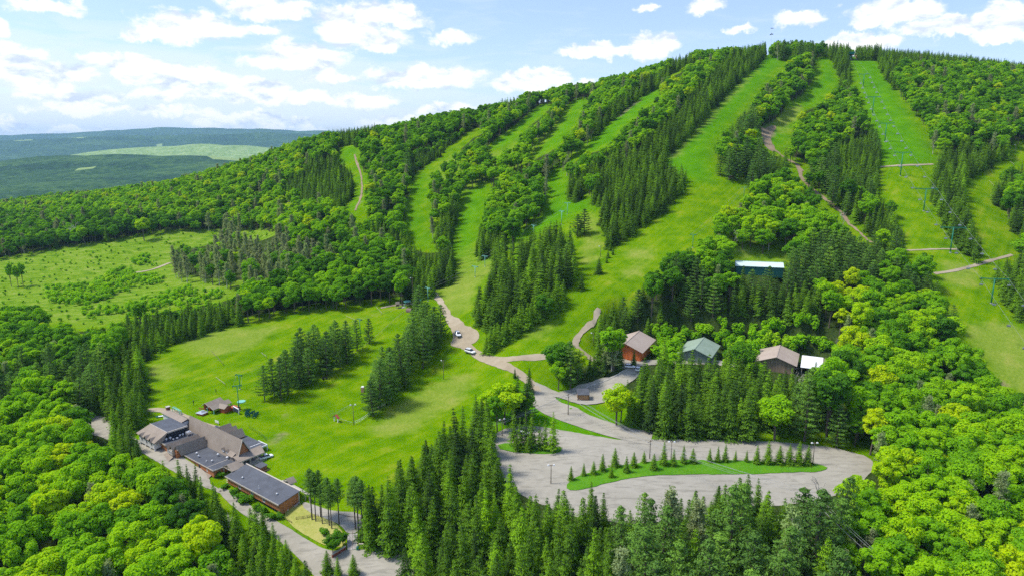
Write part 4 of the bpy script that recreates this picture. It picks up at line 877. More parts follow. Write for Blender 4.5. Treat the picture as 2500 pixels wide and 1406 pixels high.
    MB(FR).slab([(-66.3, -5.3, 3.35), (-54.9, -5.3, 3.05), (-54.75, -1.25, 5.22), (-65.4, -1.25, 5.22)], .12).slab([(-54.9, -5.3, 3.05), (-54.6, -3.0, 2.7), (-54.65, -1.25, 5.2)], .1).build('mansard_roof', M_SHINGLE, L_)
    wall('white_wall', M_STUCCO, (-65.0, -55.7, -5.0, -1.2, .9, 3.25), (-65.0, -64.6, -5, -4.5, -.9, .9), (-61.8, -61.3, -5, -4.6, -.9, .9), (-58.7, -58.2, -5, -4.6, -.9, .9), (-56.1, -55.7, -5, -4.5, -.9, .9)); wall('undercroft', M_DARKBASE, (-64.8, -55.8, -4.2, -1.2, -1.0, .88))
    for a in (-63.2, -60.3, -57.3):
        window(L_, FR, ('t', -5.0, -1), a, 1.5, 1.0, 1.2, frame_mat=M_WHITE)
        MB(FR).slab([(a - .95, -5.45, 3.1), (a, -5.45, 4.1), (a, -3.3, 4.1), (a - .95, -4.9, 3.1)], .1).slab([(a, -5.45, 4.1), (a + .95, -5.45, 3.1), (a + .95, -4.9, 3.1), (a, -3.3, 4.1)], .1).build('wall_dormer', M_SHINGLE, L_)
        MB(FR).face((a - .8, -5.1, 3.1), (a + .8, -5.1, 3.1), (a, -5.1, 3.95)).build('dormer_face', M_STUCCO, L_)
    # low vented roof and red wall under it
    MB(FR).box(-56.0, -51.3, -3.2, 6.3, 2.4, 2.6).build('low_flat_roof', M_MEMB, L_); wall('red_wall', M_REDWOOD, (-55.7, -51.4, -3.0, 6.0, .2, 2.38)); wall('red_wall_base', M_DARKBASE, (-55.6, -51.4, -2.95, 4.0, -1.6, .2))
    MB(FR).slab([(-55.5, -3.05, .7), (-53.2, -3.05, .7), (-53.2, -4.3, .1), (-55.5, -4.3, .1)], .1).build('side_canopy', M_SHINGLE, L_)
    MB(FR).box(-56.0, -51.2, -3.3, -3.2, 2.3, 2.66).build('low_fascia', M_CREAM, L_)
    # three stepped gables
    for i, (s_, t0) in enumerate(((-50.3, -4.0), (-48.5, -3.6), (-46.9, -3.0))):
        w = .95; t1 = (5.6, 5.3, 6.0)[i]
        MB(FR).slab([(s_ - w, t0, 2.45), (s_, t0, 3.65), (s_, t1, 3.65), (s_ - w, t1, 2.45)], .1).slab([(s_, t0, 3.65), (s_ + w + (.3 if i == 2 else 0), t0 + (.9 if i == 2 else 0), 2.3 if i < 2 else .75), (s_ + w + (.3 if i == 2 else 0), t1, 2.3 if i < 2 else .75), (s_, t1, 3.65)], .1).build('stepped_roof', M_SHINGLE, L_)
        MB(FR).face((s_ - w, t0 + .3, 2.4), (s_ + w, t0 + .3, 2.3), (s_, t0 + .3, 3.5)).build('stepped_gable', M_CREAM, L_)
    wall('stepped_wall', M_REDWOOD, (-51.2, -46.65, -2.9, 5.5, -1.8, 2.25)); wall('bay_wall', M_CREAM, (-50.9, -47.8, -3.6, -2.9, .6, 2.3))
    for a in (-50.2, -49.3, -48.4): window(L_, FR, ('t', -3.6, -1), a, 1.0, .6, 1.0, frame_mat=M_WHITE)
    MB(FR).slab([(-51.6, -3.6, .5), (-47.5, -3.6, .4), (-47.3, -5.0, -.3), (-51.8, -5.0, -.2)], .1).build('bay_canopy', M_SHINGLE, L_)
    # covered way to the annex
    MB(FR).slab([(-29.9, 1.6, .75), (-27.4, 1.6, 2.0), (-27.4, 5.6, 2.0), (-29.9, 5.6, .75)], .12).slab([(-27.4, 1.6, 2.0), (-24.9, 1.6, .75), (-24.9, 5.6, .75), (-27.4, 5.6, 2.0)], .12).build('link_roof', M_SHINGLE, L_)
    t = MB(FR); t.bar((-29.7, 1.7, .7), (-25.1, 1.7, .7), .16); t.bar((-29.7, 1.7, .7), (-27.4, 1.7, 1.85), .16); t.bar((-25.1, 1.7, .7), (-27.4, 1.7, 1.85), .16); t.bar((-27.4, 1.7, .7), (-27.4, 1.7, 1.85), .12); t.bar((-28.5, 1.7, .7), (-27.4, 1.7, 1.4), .1); t.bar((-26.3, 1.7, .7), (-27.4, 1.7, 1.4), .1)
    t.build('truss', M_CREAM, L_)
    for s_ in (-29.6, -25.3): MB(FR).box(s_ - .12, s_ + .12, 1.6, 1.84, -2.2, .65).build('link_post', M_CREAM, L_)
    keep(L_)
lodge()
for (s_, t_, z_, r_, h_, lb) in [(-43.2, 1.3, .6, .34, .7, 'white hooded vent at the upper edge of the kitchen roof'), (-40.9, .6, .6, .3, .8, 'tall white vent second on the kitchen roof'), (-37.3, 4.5, .6, .36, .8, 'white vent in the middle rear of the kitchen roof'), (-33.5, 5.3, .6, .5, .7, 'broad white exhaust fan beside the shed dormer'), (-35.2, 1.5, .6, .3, .6, 'white vent near the front of the kitchen roof'), (-36.5, .5, .6, .22, .35, 'smallest white vent on the kitchen roof'),
                              (-54.9, -1.7, 2.6, .34, .9, 'front white fan on the low vented roof'), (-54.9, -.5, 2.6, .4, .9, 'large white fan second on the low vented roof'), (-53.7, -.2, 2.6, .26, .6, 'small vent beside the large white fan'), (-53.8, 1.0, 2.6, .42, .5, 'flat white fan halfway along the low vented roof'), (-54.6, 2.3, 2.6, .36, .8, 'white fan under the dark upper wall'), (-54.6, 3.2, 2.6, .36, .8, 'white fan next to the pale air unit'), (-53.6, 5.4, 2.6, .26, .6, 'rear white vent on the low vented roof'),
                              (-19.6, 1.5, .36, .28, .55, 'white vent at the lodge end of the long annex roof'), (-4.4, 2.0, .46, .28, .55, 'white vent at the far end of the long annex roof')]:
    vent(FR, s_, t_, z_, r_, h_, lb)
def air_unit():
    p = MB(FR).w((-53.3, 4.3, 2.6)); e = empty('air_handler', p, 'pale air unit on a white frame above the low roof', 'air unit', rz=radians(DEG))
    for a, b in ((-.5, -.5), (.5, -.5), (.5, .5), (-.5, .5)): MB().box(a - .05, a + .05, b - .05, b + .05, 0, .7).build('leg', M_WHITE, e)
    MB().box(-.65, .65, -.65, .65, .7, 1.35).cyl((0, 0, 1.35), (0, 0, 1.5), .4).build('housing', M_STEEL, e)
air_unit()
# ------------------------------------------------------------------ the annex
def annex():
    A = empty('annex_building', (-68, 168, -3), 'long red-brown annex with a flat grey roof and dark basement', 'building')
    m = MB(FR); m.solid([(-24.8, 0, -2.0), (-.4, 0, -2.0), (-.4, 5.7, -2.0), (-24.8, 5.7, -2.0)], [(-24.8, 0, -.05), (-.4, 0, -.05), (-.4, 5.7, .95), (-24.8, 5.7, .95)]); m.build('wall', M_REDWOOD, A)
    m = MB(FR); m.box(-24.3, -1.0, .45, 5.5, -5.6, -2.0); m.build('basement', M_DARKBASE, A)
    MB(FR).box(-1.0, -.42, .02, 5.68, -5.0, -2.0).build('end_wall_foot', M_REDWOOD, A)
    MB(FR).slab([(-25.2, -.4, .12), (-.2, -.4, .12), (-.2, 6.0, 1.2), (-25.2, 6.0, 1.2)], .16).build('flat_roof', M_MEMB, A)
    MB(FR).slab([(-25.25, -.52, .16), (-.15, -.52, .16), (-.15, -.41, .16), (-25.25, -.41, .16)], .34).slab([(-25.25, 5.95, 1.32), (-.1, 5.95, 1.32), (-.1, 6.25, 1.36), (-25.25, 6.25, 1.36)], .3).build('fascia', M_CREAM, A)
    MB(FR).box(-.4, -.25, 5.55, 5.85, -2.4, 1.0).build('corner_board', M_CREAM, A)
    for a, w, h in ((-18.7, 1.1, 1.35), (-12.9, 1.0, 1.6), (-7.4, 1.1, 1.35)): window(A, FR, ('t', 0, -1), a, -1.75, w, h)
    for a in (-22.6, -24.0): window(A, FR, ('t', 0, -1), a, -1.1, .45, .7, frame_mat=M_REDWOOD)
    d = MB(FR).box(-.42, -.36, 1.2, 2.9, -4.6, -2.9).build('garage_door', M_BLACK, A); MB(FR).box(-.36, -.33, 1.95, 2.15, -3.9, -3.85).build('handle', M_STEEL, d)
    MB(FR).box(-.42, -.3, 2.1, 2.3, -2.65, -2.4).build('wall_lamp', M_WHITE, A)
    # rear lean-to porch that shows past the end
    MB(FR).slab([(-9, 6.2, 1.25), (2.6, 6.2, 1.0), (2.6, 7.3, .7), (-9, 7.6, .9)], .1).build('rear_porch_roof', M_CREAM, A)
    for s_ in (2.4, .6): MB(FR).box(s_ - .1, s_ + .1, 6.9, 7.1, -2.2, .8).build('rear_porch_post', M_CREAM, A)
    MB(FR).slab([(-8.2, 6.3, 1.35), (-6.6, 6.3, 2.5), (-6.6, 8.6, 2.3), (-8.2, 8.6, 1.2)], .1).slab([(-6.6, 6.3, 2.5), (-5.0, 6.3, 1.35), (-5.0, 8.6, 1.2), (-6.6, 8.6, 2.3)], .1).build('rear_gable', M_SHINGLE, A)
    MB(FR).box(-11.0, -10.9, .9, 1.0, .3, 1.5).build('flue', M_WHITE, A)
    keep(A)
annex()
def steps(name, fr, s0, s1, t0, t1, z0, z1, n, label, along='t', mat=None):
    p = MB(fr).w(((s0 + s1) / 2, (t0 + t1) / 2, z0)); e = empty(name, p, label, 'stairs')
    for i in range(n):
        a, b = i / n, (i + 1) / n; z = z0 + (z1 - z0) * (i + 1) / n
        if along == 't': MB(fr).box(s0, s1, t0 + (t1 - t0) * a, t0 + (t1 - t0) * b - .02 * (1 if t1 > t0 else -1), z - .12, z).build('tread', mat or M_CREAM, e)
        else: MB(fr).box(s0 + (s1 - s0) * a, s0 + (s1 - s0) * b - .02, t0, t1, z - .12, z).build('tread', mat or M_CREAM, e)
    MB(fr).solid([(s0, t0, z0 - 1), (s1, t0, z0 - 1), (s1, t1, z0 - 1), (s0, t1, z0 - 1)], [(s0, t0, z0 - .14), (s1, t0, z0 - .14), (s1, t1, (z1 if along == 't' else z0) - .14), (s0, t1, (z1 if along == 't' else z0) - .14)]).build('stringer', M_TIMBER, e)
    keep(e)
steps('outdoor_stairs', FR, -28.0, -25.4, -2.6, 1.6, -3.3, -1.8, 9, 'pale open stairs between the kitchen block and the annex')
steps('side_stairs', FR, -.25, .45, 1.0, 5.4, -3.6, -1.6, 12, 'narrow steps climbing beside the end wall of the annex')
# shed and timber bed behind the annex
def small_shed(name, fr, s0, s1, t0, t1, z0, zf, zb, wm, rm, label, cat):
    e = empty(name, MB(fr).w(((s0 + s1) / 2, (t0 + t1) / 2, z0)), label, cat)
    MB(fr).solid([(s0, t0, z0), (s1, t0, z0), (s1, t1, z0), (s0, t1, z0)], [(s0, t0, zf), (s1, t0, zf), (s1, t1, zb), (s0, t1, zb)]).build('wall', wm, e)
    MB(fr).slab([(s0 - .2, t0 - .2, zf + .1), (s1 + .2, t0 - .2, zf + .1), (s1 + .2, t1 + .2, zb + .1), (s0 - .2, t1 + .2, zb + .1)], .09).build('roof', rm, e)
    keep(e); return e
small_shed('tool_shed', FR, -24.2, -21.6, 8.2, 10.2, -1.3, .1, .35, M_REDWOOD, M_MEMB, 'small red shed with a dark roof behind the annex', 'shed')
MB(FR).box(-24.8, -20.6, 7.4, 7.6, -1.3, -.7).box(-20.8, -20.6, 7.6, 10.6, -1.3, -.7).build('timber_edging', M_TIMBER).update_tag()
tag(bpy.data.objects['timber_edging'], 'low dark timber edging round the small red shed', 'edging')

# ------------------------------------------------------------------ barns
def gable_hall(name, apexF, apexB, hw, z0, ze, zr, wm, rm, label, over=1.0, doors=(), cat='barn', xtrim=False):
    """long hall: ridge from apexF to apexB, half width hw, floor z0, eaves ze, ridge zr"""
    (x0, y0), (x1, y1) = apexF, apexB; L_ = hypot(x1 - x0, y1 - y0); fr = frame(x0, y0, math.degrees(atan2(y1 - y0, x1 - x0)))   # s along ridge, t to the left side
    e = empty(name, MB(fr).w((L_ / 2, 0, z0)), label, cat)
    for sg, nm in ((1, 'wall'), (-1, 'wall')):
        MB(fr).box(over, L_ - over, sg * (hw - over) - .1, sg * (hw - over) + .1, z0 - .5, ze + .1).build(nm, wm, e)
    for s_, nm in ((over, 'front_wall'), (L_ - over, 'rear_wall')):
        a = hw - over - .11; zz = zr - .25; MB(fr).solid([(s_ - .1, -a, z0 - .5), (s_ + .1, -a, z0 - .5), (s_ + .1, a, z0 - .5), (s_ - .1, a, z0 - .5)], [(s_ - .1, -a, ze + .05), (s_ + .1, -a, ze + .05), (s_ + .1, a, ze + .05), (s_ - .1, a, ze + .05)]).build(nm, wm, e)
        MB(fr).solid([(s_ - .1, -a, ze + .05), (s_ - .1, a, ze + .05), (s_ - .1, 0, zz)], [(s_ + .1, -a, ze + .05), (s_ + .1, a, ze + .05), (s_ + .1, 0, zz)]).build('gable', wm, e)
    MB(fr).slab([(0, hw, ze), (0, 0, zr), (L_, 0, zr), (L_, hw, ze)], .15).build('roof', rm, e); MB(fr).slab([(0, -hw, ze), (L_, -hw, ze), (L_, 0, zr), (0, 0, zr)], .15).build('roof', rm, e)
    MB(fr).box(0, L_, -.18, .18, zr + .005, zr + .07).build('ridge_cap', rm, e)
    for (side, a0, a1, h) in doors:
        if side == 'front': MB(fr).box(over - .17, over - .11, a0, a1, z0, z0 + h).build('door', M_WHITE, e)
        elif side == 'side': MB(fr).box(a0, a1, -(hw - over) - .17, -(hw - over) - .11, z0, z0 + h).build('door', M_WHITE, e)
    keep(e); return e, fr
B1, fb1 = gable_hall('red_barn', (42.6, 247.6), (51.3, 265.4), 7.0, 8.6, 12.6, 15.5, M_ORANGE, M_TANROOF, 'orange-red barn with a broad tan roof beside the dirt track', doors=(('front', 1.2, 4.6, 3.2),))
# white cross-braced panel on the front of the barn
t = MB(fb1); t.bar((.72, 1.3, 8.8), (.72, 4.5, 11.7), .14); t.bar((.72, 4.5, 8.8), (.72, 1.3, 11.7), .14); t.bar((.72, 1.2, 8.7), (.72, 1.2, 11.8), .14); t.bar((.72, 4.6, 8.7), (.72, 4.6, 11.8), .14)
o = t.build('door_brace', M_TIMBER, B1); o.matrix_parent_inverse = B1.matrix_world.inverted()
gable_hall('green_barn', (68.4, 245.4), (76.4, 261.3), 6.5, 8.0, 11.4, 14.0, plain_mat('grey_green_boards', (.16, .21, .17), .8, .2), M_GREENROOF, 'barn with a pale green metal roof behind the spruce belt')
gable_hall('tan_barn', (96.6, 238.6), (103.8, 253.8), 7.2, 7.0, 10.4, 13.0, plank_mat('tan_boards', (.33, .24, .16), 65, .35), M_TANROOF, 'barn with a pinkish tan roof nearest the white shed')
def white_shed():
    fr = frame(105.6, 237.6, 65); e = empty('open_shed', MB(fr).w((5, -3.5, 7)), 'open-fronted shed with a bright white metal roof', 'shed')
    MB(fr).slab([(0, .3, 9.5), (0, -7.0, 9.5), (10.6, -7.0, 11.0), (10.6, .3, 11.0)], .14).build('roof', M_WHITEROOF, e)
    MB(fr).slab([(0, -7.0, 9.5), (.6, -9.6, 8.4), (10.6, -9.6, 9.0), (10.6, -7.0, 11.0)], .12).build('side_roof', M_TANROOF, e)
    MB(fr).box(10.2, 10.4, 0, -7, 6.4, 10.8).box(.4, 10.2, -.1, .1, 6.4, 9.4).build('wall', M_DARKBASE, e)
    for t_ in (-.2, -2.4, -4.7, -6.8): MB(fr).box(.25, .45, t_ - .1, t_ + .1, 6.4, 9.4).build('post', M_CREAM, e)
    keep(e)
white_shed()
gable_hall('long_shed', (99.3, 299.6), (118.9, 294.8), 3.6, 32.3, 36.4, 38.0, M_DKGREEN, M_MINT, 'long dark green shed with a pale mint metal roof in the wood', over=.3, cat='shed')
# kiosk by the yard
def kiosk():
    fr = frame(24.6, 223.6, 0); z = 2.6; e = empty('kiosk', (24.6, 223.6, z), 'tan wooden kiosk with a sloping grey roof in the gravel yard', 'kiosk')
    MB(fr).solid([(-1.9, -1.6, z - .4), (1.9, -1.6, z - .4), (1.9, 1.6, z - .4), (-1.9, 1.6, z - .4)], [(-1.9, -1.6, z + 2.2), (1.9, -1.6, z + 2.2), (1.9, 1.6, z + 3.0), (-1.9, 1.6, z + 3.0)]).build('wall', plank_mat('tan_ply', (.42, .24, .12), 0, .6, .15), e)
    MB(fr).slab([(-2.1, -1.9, z + 2.3), (2.1, -1.9, z + 2.3), (2.1, 1.9, z + 3.2), (-2.1, 1.9, z + 3.2)], .12).build('roof', M_MEMB, e)
    MB(fr).box(-2.05, -1.9, -1.75, -1.6, z - .4, z + 2.1).box(1.9, 2.05, -1.75, -1.6, z - .4, z + 2.1).build('corner_post', M_TIMBER, e); keep(e)
    for x, lb in ((3.4, 'flat white board lying on the gravel east of the kiosk'), (-2.9, 'short white board leaning on the west side of the kiosk')):
        b = MB().box(-1.1 if x > 0 else -.5, 1.1 if x > 0 else .5, -.7, .7, .06, .16).build('white_board', M_WHITE); b.location = (24.6 + x, 222.7, gz(24.6 + x, 222.7) + .1); tag(b, lb, 'board')
kiosk()

# ------------------------------------------------------------------ lift huts by the lodge
FH = frame(-104.7, 217.5, 64)      # s runs away from the camera, t to the left
def huts():
    g = 1.1; M_HR = plank_mat('hut_red_boards', (.40, .10, .045), 64, .25)
    e = empty('lift_hut', MB(FH).w((3, -1.5, g)), 'red lift hut with a brown gable roof and open dark doorway', 'hut')
    MB(FH).box(.3, 5.8, -2.9, -.1, g - .4, g + 1.7).build('wall', M_HR, e); MB(FH).solid([(.3, -2.9, g + 1.7), (.3, -.1, g + 1.7), (.3, -1.5, g + 2.55)], [(5.8, -2.9, g + 1.7), (5.8, -.1, g + 1.7), (5.8, -1.5, g + 2.55)]).build('gable', M_HR, e)
    MB(FH).slab([(-.2, .3, g + 1.65), (-.2, -1.5, g + 2.75), (6.3, -1.5, g + 2.75), (6.3, .3, g + 1.65)], .1).slab([(-.2, -1.5, g + 2.75), (-.2, -3.3, g + 1.65), (6.3, -3.3, g + 1.65), (6.3, -1.5, g + 2.75)], .1).build('roof', M_SHINGLE, e)
    MB(FH).box(.2, .29, -2.5, -1.1, g - .2, g + 1.5).build('doorway', M_BLACK, e); MB(FH).slab([(-.25, .35, g + 1.7), (-.12, .35, g + 1.7), (-.12, -1.5, g + 2.85), (-.25, -1.5, g + 2.85)], .16).slab([(-.25, -3.35, g + 1.7), (-.12, -3.35, g + 1.7), (-.12, -1.5, g + 2.85), (-.25, -1.5, g + 2.85)], .16).build('barge_board', M_CREAM, e)
    MB(FH).box(.3, .42, .1, 2.4, g - .3, g + .35).build('side_fence', M_HR, e); keep(e)
    e = empty('lift_shelter', MB(FH).w((2, -6, g)), 'open-sided lift shelter with crossing brown gable roofs', 'shelter')
    MB(FH).slab([(-1.6, -3.6, g + 1.75), (-1.6, -5.3, g + 2.75), (6.2, -5.3, g + 2.75), (6.2, -3.6, g + 1.75)], .1).slab([(-1.6, -5.3, g + 2.75), (-1.6, -7.0, g + 1.75), (6.2, -7.0, g + 1.75), (6.2, -5.3, g + 2.75)], .1).build('roof', M_SHINGLE, e)
    MB(FH).slab([(.9, -5.4, g + 2.6), (2.4, -5.4, g + 2.6), (2.4, -9.2, g + 2.6), (.9, -9.2, g + 1.7)] if False else [(.6, -5.6, g + 1.75), (2.3, -5.6, g + 2.65), (2.3, -9.6, g + 2.65), (.6, -9.6, g + 1.75)], .1).slab([(2.3, -5.6, g + 2.65), (4.0, -5.6, g + 1.75), (4.0, -9.6, g + 1.75), (2.3, -9.6, g + 2.65)], .1).build('cross_roof', M_SHINGLE, e)
    MB(FH).box(.9, 3.7, -9.2, -7.0, g - .5, g + 1.7).solid([(.9, -9.2, g + 1.7), (3.7, -9.2, g + 1.7), (2.3, -9.2, g + 2.5)], [(.9, -7.0, g + 1.7), (3.7, -7.0, g + 1.7), (2.3, -7.0, g + 2.5)]).build('cabin_wall', M_HR, e)
    MB(FH).solid([(-1.3, -3.9, g + 1.8), (-1.3, -6.7, g + 1.8), (-1.3, -5.3, g + 2.6)], [(-1.2, -3.9, g + 1.8), (-1.2, -6.7, g + 1.8), (-1.2, -5.3, g + 2.6)]).build('gable', M_HR, e)
    for s_, t_ in ((-1.3, -3.8), (-1.3, -6.8), (5.9, -3.8), (5.9, -6.8)): MB(FH).box(s_ - .1, s_ + .1, t_ - .1, t_ + .1, g - .5, g + 1.8).build('post', M_TEAL, e)
    MB(FH).box(3.9, 6.4, -10.6, -7.2, g - .5, g + .9).build('rear_box', M_HR, e); MB(FH).slab([(-1.65, -3.55, g + 1.8), (-1.5, -3.55, g + 1.8), (-1.5, -5.3, g + 2.85), (-1.65, -5.3, g + 2.85)], .16).slab([(-1.65, -7.05, g + 1.8), (-1.5, -7.05, g + 1.8), (-1.5, -5.3, g + 2.85), (-1.65, -5.3, g + 2.85)], .16).build('barge_board', M_CREAM, e); keep(e)
    e = small_shed('counter_box', FH, -4.2, -1.9, -4.6, -1.9, g - .4, g + .8, g + .8, M_HR, M_STEEL, 'low red box with a steel top in front of the lift hut', 'cabinet')
    b = MB().box(-.5, .5, -.25, .25, .0, .45).build('equipment_case', M_STEEL); b.location = MB(FH).w((-2.6, -3.2, g + .91)); b.rotation_euler[2] = .6; tag(b, 'small grey case on the steel top of the red box', 'case')
    # framed banner
    e = empty('banner_frame', (-92.5, 215.2, g), 'white frame with a dark banner beside the lift shelter', 'banner', rz=-.75)
    MB().box(-2.0, -1.85, -.07, .07, 0, 1.7).build('post', M_WHITE, e); MB().box(1.85, 2.0, -.07, .07, 0, 1.7).build('post', M_WHITE, e); MB().box(-2.0, 2.0, -.16, .16, 1.7, 1.85).build('rail', M_WHITE, e); MB().box(-1.8, 1.8, -.03, .03, .35, 1.5).build('cloth', plain_mat('navy_cloth', (.03, .045, .08), .8), e)
huts()
def net_stack():
    g = np.random.default_rng(3)
    for i in range(9):
        x = -88.6 + (i % 3) * 1.7 + g.normal() * .2; y = 213.2 + (i // 3) * 1.5 - (i % 3) * .8; z = gz(x, y); e = empty('chair_rack', (x, y, z), 'dark green lift chairs parked close together on the lawn', 'lift chair', 'parked lift chairs on the lawn', rz=.9)
        t = MB(); t.bar((-.7, 0, .45), (.7, 0, .45), .08); t.bar((-.7, .4, .5), (.7, .4, .5), .06); t.bar((-.7, -.1, .5), (-.7, -.1, 1.0), .06); t.bar((.7, -.1, .5), (.7, -.1, 1.0), .06); t.bar((-.7, -.15, 1.0), (.7, -.15, 1.0), .08); t.build('frame', M_DKGREEN, e)
        MB().box(-.65, .65, 0, .42, .46, .52).build('seat', M_DKGREEN, e); MB().box(-.65, .65, -.14, -.08, .6, .95).build('backrest', M_DKGREEN, e); MB().box(-.6, -.5, -.1, .4, 0, .45).box(.5, .6, -.1, .4, 0, .45).build('leg', M_DKGREEN, e)
net_stack()

def rect_nogo(fr, s0, s1, t0, t1): NOGO.append([MB(fr).w((s, t, 0))[:2] for s, t in ((s0, t0), (s1, t0), (s1, t1), (s0, t1))])
rect_nogo(FR, -72, 3, -5.5, 17); rect_nogo(FH, -5, 7, -12, 3)
for fr in (fb1,): rect_nogo(fr, -2, 22, -9, 9)
rect_nogo(frame(68.4, 245.4, 63), -1, 19, -8, 8); rect_nogo(frame(96.6, 238.6, 64.6), -1, 18, -8, 8); rect_nogo(frame(105.6, 237.6, 65), -1, 11, -11, 1); rect_nogo(frame(99.3, 299.6, -14), -1, 21, -4, 4); rect_nogo(frame(24.6, 223.6, 0), -4, 5, -4, 4)
# ------------------------------------------------------------------ tree shapes
def foliage_mat(name, stops, trans=.28, mott=.35):
    m = bpy.data.materials.new(name); m.use_nodes = True; t = m.node_tree; t.nodes.clear(); n = NB(t)
    at1 = n.node('ShaderNodeAttribute', attribute_type='INSTANCER'); at1.attribute_name = 'tint'
    tcn = n.node('ShaderNodeTexCoord'); f = n.noise(tcn.outputs['Object'], .55, 3, .6); f2 = n.noise(tcn.outputs['Object'], 3.2, 2, .6)
    x = n.math('ADD', at1.outputs['Fac'], n.math('ADD', n.math('MULTIPLY', n.math('SUBTRACT', f, .5), .45), n.math('MULTIPLY', n.math('SUBTRACT', f2, .5), mott)), clamp=True)
    col = n.ramp(x, stops)
    d = n.node('ShaderNodeBsdfDiffuse'); n.link(col, d.inputs[0]); tr = n.node('ShaderNodeBsdfTranslucent'); n.link(n.vmath('MULTIPLY', col, (1.25, 1.15, .6)), tr.inputs[0])
    mx = n.node('ShaderNodeMixShader'); mx.inputs[0].default_value = trans; n.link(d.outputs[0], mx.inputs[1]); n.link(tr.outputs[0], mx.inputs[2])
    out = n.node('ShaderNodeOutputMaterial'); n.link(mx.outputs[0], out.inputs[0])
    return m
M_BROAD = foliage_mat('broad_leaves', [(.0, (.065, .185, .018)), (.3, (.140, .36, .016)), (.55, (.245, .51, .012)), (.8, (.36, .61, .010)), (1.0, (.52, .66, .008))], .45)
M_SPRUCE = foliage_mat('spruce_needles', [(.0, (.042, .088, .020)), (.3, (.092, .195, .020)), (.6, (.175, .345, .018)), (1.0, (.29, .55, .016))], .3, .9)
M_PINE = foliage_mat('pine_needles', [(.0, (.05, .11, .03)), (.4, (.10, .21, .04)), (.75, (.165, .33, .045)), (1.0, (.26, .46, .05))], .25)
M_GREY = foliage_mat('thin_grey_foliage', [(.0, (.27, .30, .17)), (.5, (.32, .40, .18)), (1.0, (.34, .48, .16))], .4)
M_YOUNG = foliage_mat('young_leaves', [(.0, (.18, .42, .01)), (.5, (.29, .58, .012)), (1.0, (.42, .66, .015))], .5)
M_SILVER = foliage_mat('silver_leaves', [(.0, (.25, .34, .20)), (.5, (.38, .47, .30)), (1.0, (.45, .55, .35))], .3)
M_BARK = plain_mat('bark', (.13, .105, .08), .95, .5, 2.5, bump=.4, stretch=(1, 1, .25))
M_PALEBARK = plain_mat('pale_bark', (.50, .46, .40), .9, .4, 2.0, stretch=(1, 1, .3))

def leaves(cen, nrm, size, rng, aspect=.7):
    """one small four-cornered leaf spray at each point, facing nrm"""
    n = len(cen); nrm = nrm / np.maximum(np.linalg.norm(nrm, axis=1, keepdims=True), 1e-6)
    r = rng.normal(size=(n, 3)); a = np.cross(nrm, r); a /= np.maximum(np.linalg.norm(a, axis=1, keepdims=True), 1e-6); b = np.cross(nrm, a)
    s = (size * (0.65 + 0.7 * rng.random((n, 1)))) if np.isscalar(size) else size[:, None]
    bend = nrm * s * .22
    v = np.stack([cen + a * s - bend, cen + b * s * aspect + bend * .3, cen - a * s - bend, cen - b * s * aspect + bend * .3], 1).reshape(-1, 3)
    return v, np.arange(4 * n).reshape(n, 4)
def tube(pts, rad, sides=6):
    V, F = [], []
    pts = [np.array(p, float) for p in pts]
    for i, p in enumerate(pts):
        d = pts[min(i + 1, len(pts) - 1)] - pts[max(i - 1, 0)]; d /= max(np.linalg.norm(d), 1e-6)
        u = np.cross(d, (0.31, .95, .1)); u /= np.linalg.norm(u); w = np.cross(d, u)
        for k in range(sides):
            t = 2 * pi * k / sides; V.append(p + (u * cos(t) + w * sin(t)) * rad[i])
    for i in range(len(pts) - 1):
        for k in range(sides):
            a = i * sides + k; b = i * sides + (k + 1) % sides; F.append((a, b, b + sides, a + sides))
    return np.array(V), np.array(F)
def join(parts):
    V, F, o = [], [], 0
    for v, f in parts: V.append(v); F.append(f + o); o += len(v)
    return np.concatenate(V), np.concatenate(F)
def gen_broad(seed, H=14., R=4.4, lobes=38, per=270, leaf=.29, base=.30, flat=1.0, gap=1.0):
    g = np.random.default_rng(seed); cz = H * (base + 1) / 2; rz = H * (1 - base) / 2
    L_ = []
    k = 0
    while len(L_) < lobes and k < 4000:
        k += 1
        p = g.normal(size=3); p /= np.linalg.norm(p); rr = (.45 + .5 * g.random()) ** .8
        c = p * rr * np.array([R * .82, R * .82, rz * .82]);
        if c[2] < 0: c[:2] *= 1 - .35 * (-c[2] / rz)
        r = R * (.17 + .23 * g.random()) * gap
        if all(np.linalg.norm(c - q) > .42 * (r + s) for q, s in L_): L_.append((c, r))
    cen, nrm = [], []
    sc = 1 + .12 * g.normal(size=2)
    for c, r in L_:
        d = g.normal(size=(per, 3)); d /= np.linalg.norm(d, axis=1, keepdims=True)
        keep = g.random(per) < np.clip(.55 + .6 * d[:, 2], .12, 1); d = d[keep]
        rad = r * (.78 + .3 * g.random((len(d), 1))); q = c + d * rad * np.array([1, 1, .72])
        cen.append(q); nrm.append(d * np.array([1, 1, 1.1]) + np.array([0, 0, .45]) + g.normal(size=d.shape) * .38)
    cen = np.concatenate(cen); nrm = np.concatenate(nrm); cen[:, :2] *= sc; cen[:, 2] += cz
    v, f = leaves(cen, nrm, leaf, g)
    T_ = [tube([(0, 0, -.6), (.08, .05, H * .2), (.1, -.1, H * .45), (0, .1, H * .75)], [.30, .24, .17, .05])]
    for c, r in L_[:9]:
        z0 = H * (.22 + .25 * g.random()); e = c * .85; e[2] += cz
        if e[2] < z0 + .5: continue
        T_.append(tube([(0, 0, z0), (e[0] * .4, e[1] * .4, z0 + (e[2] - z0) * .5), e], [.11, .08, .03], 4))
    return (v, f), join(T_)
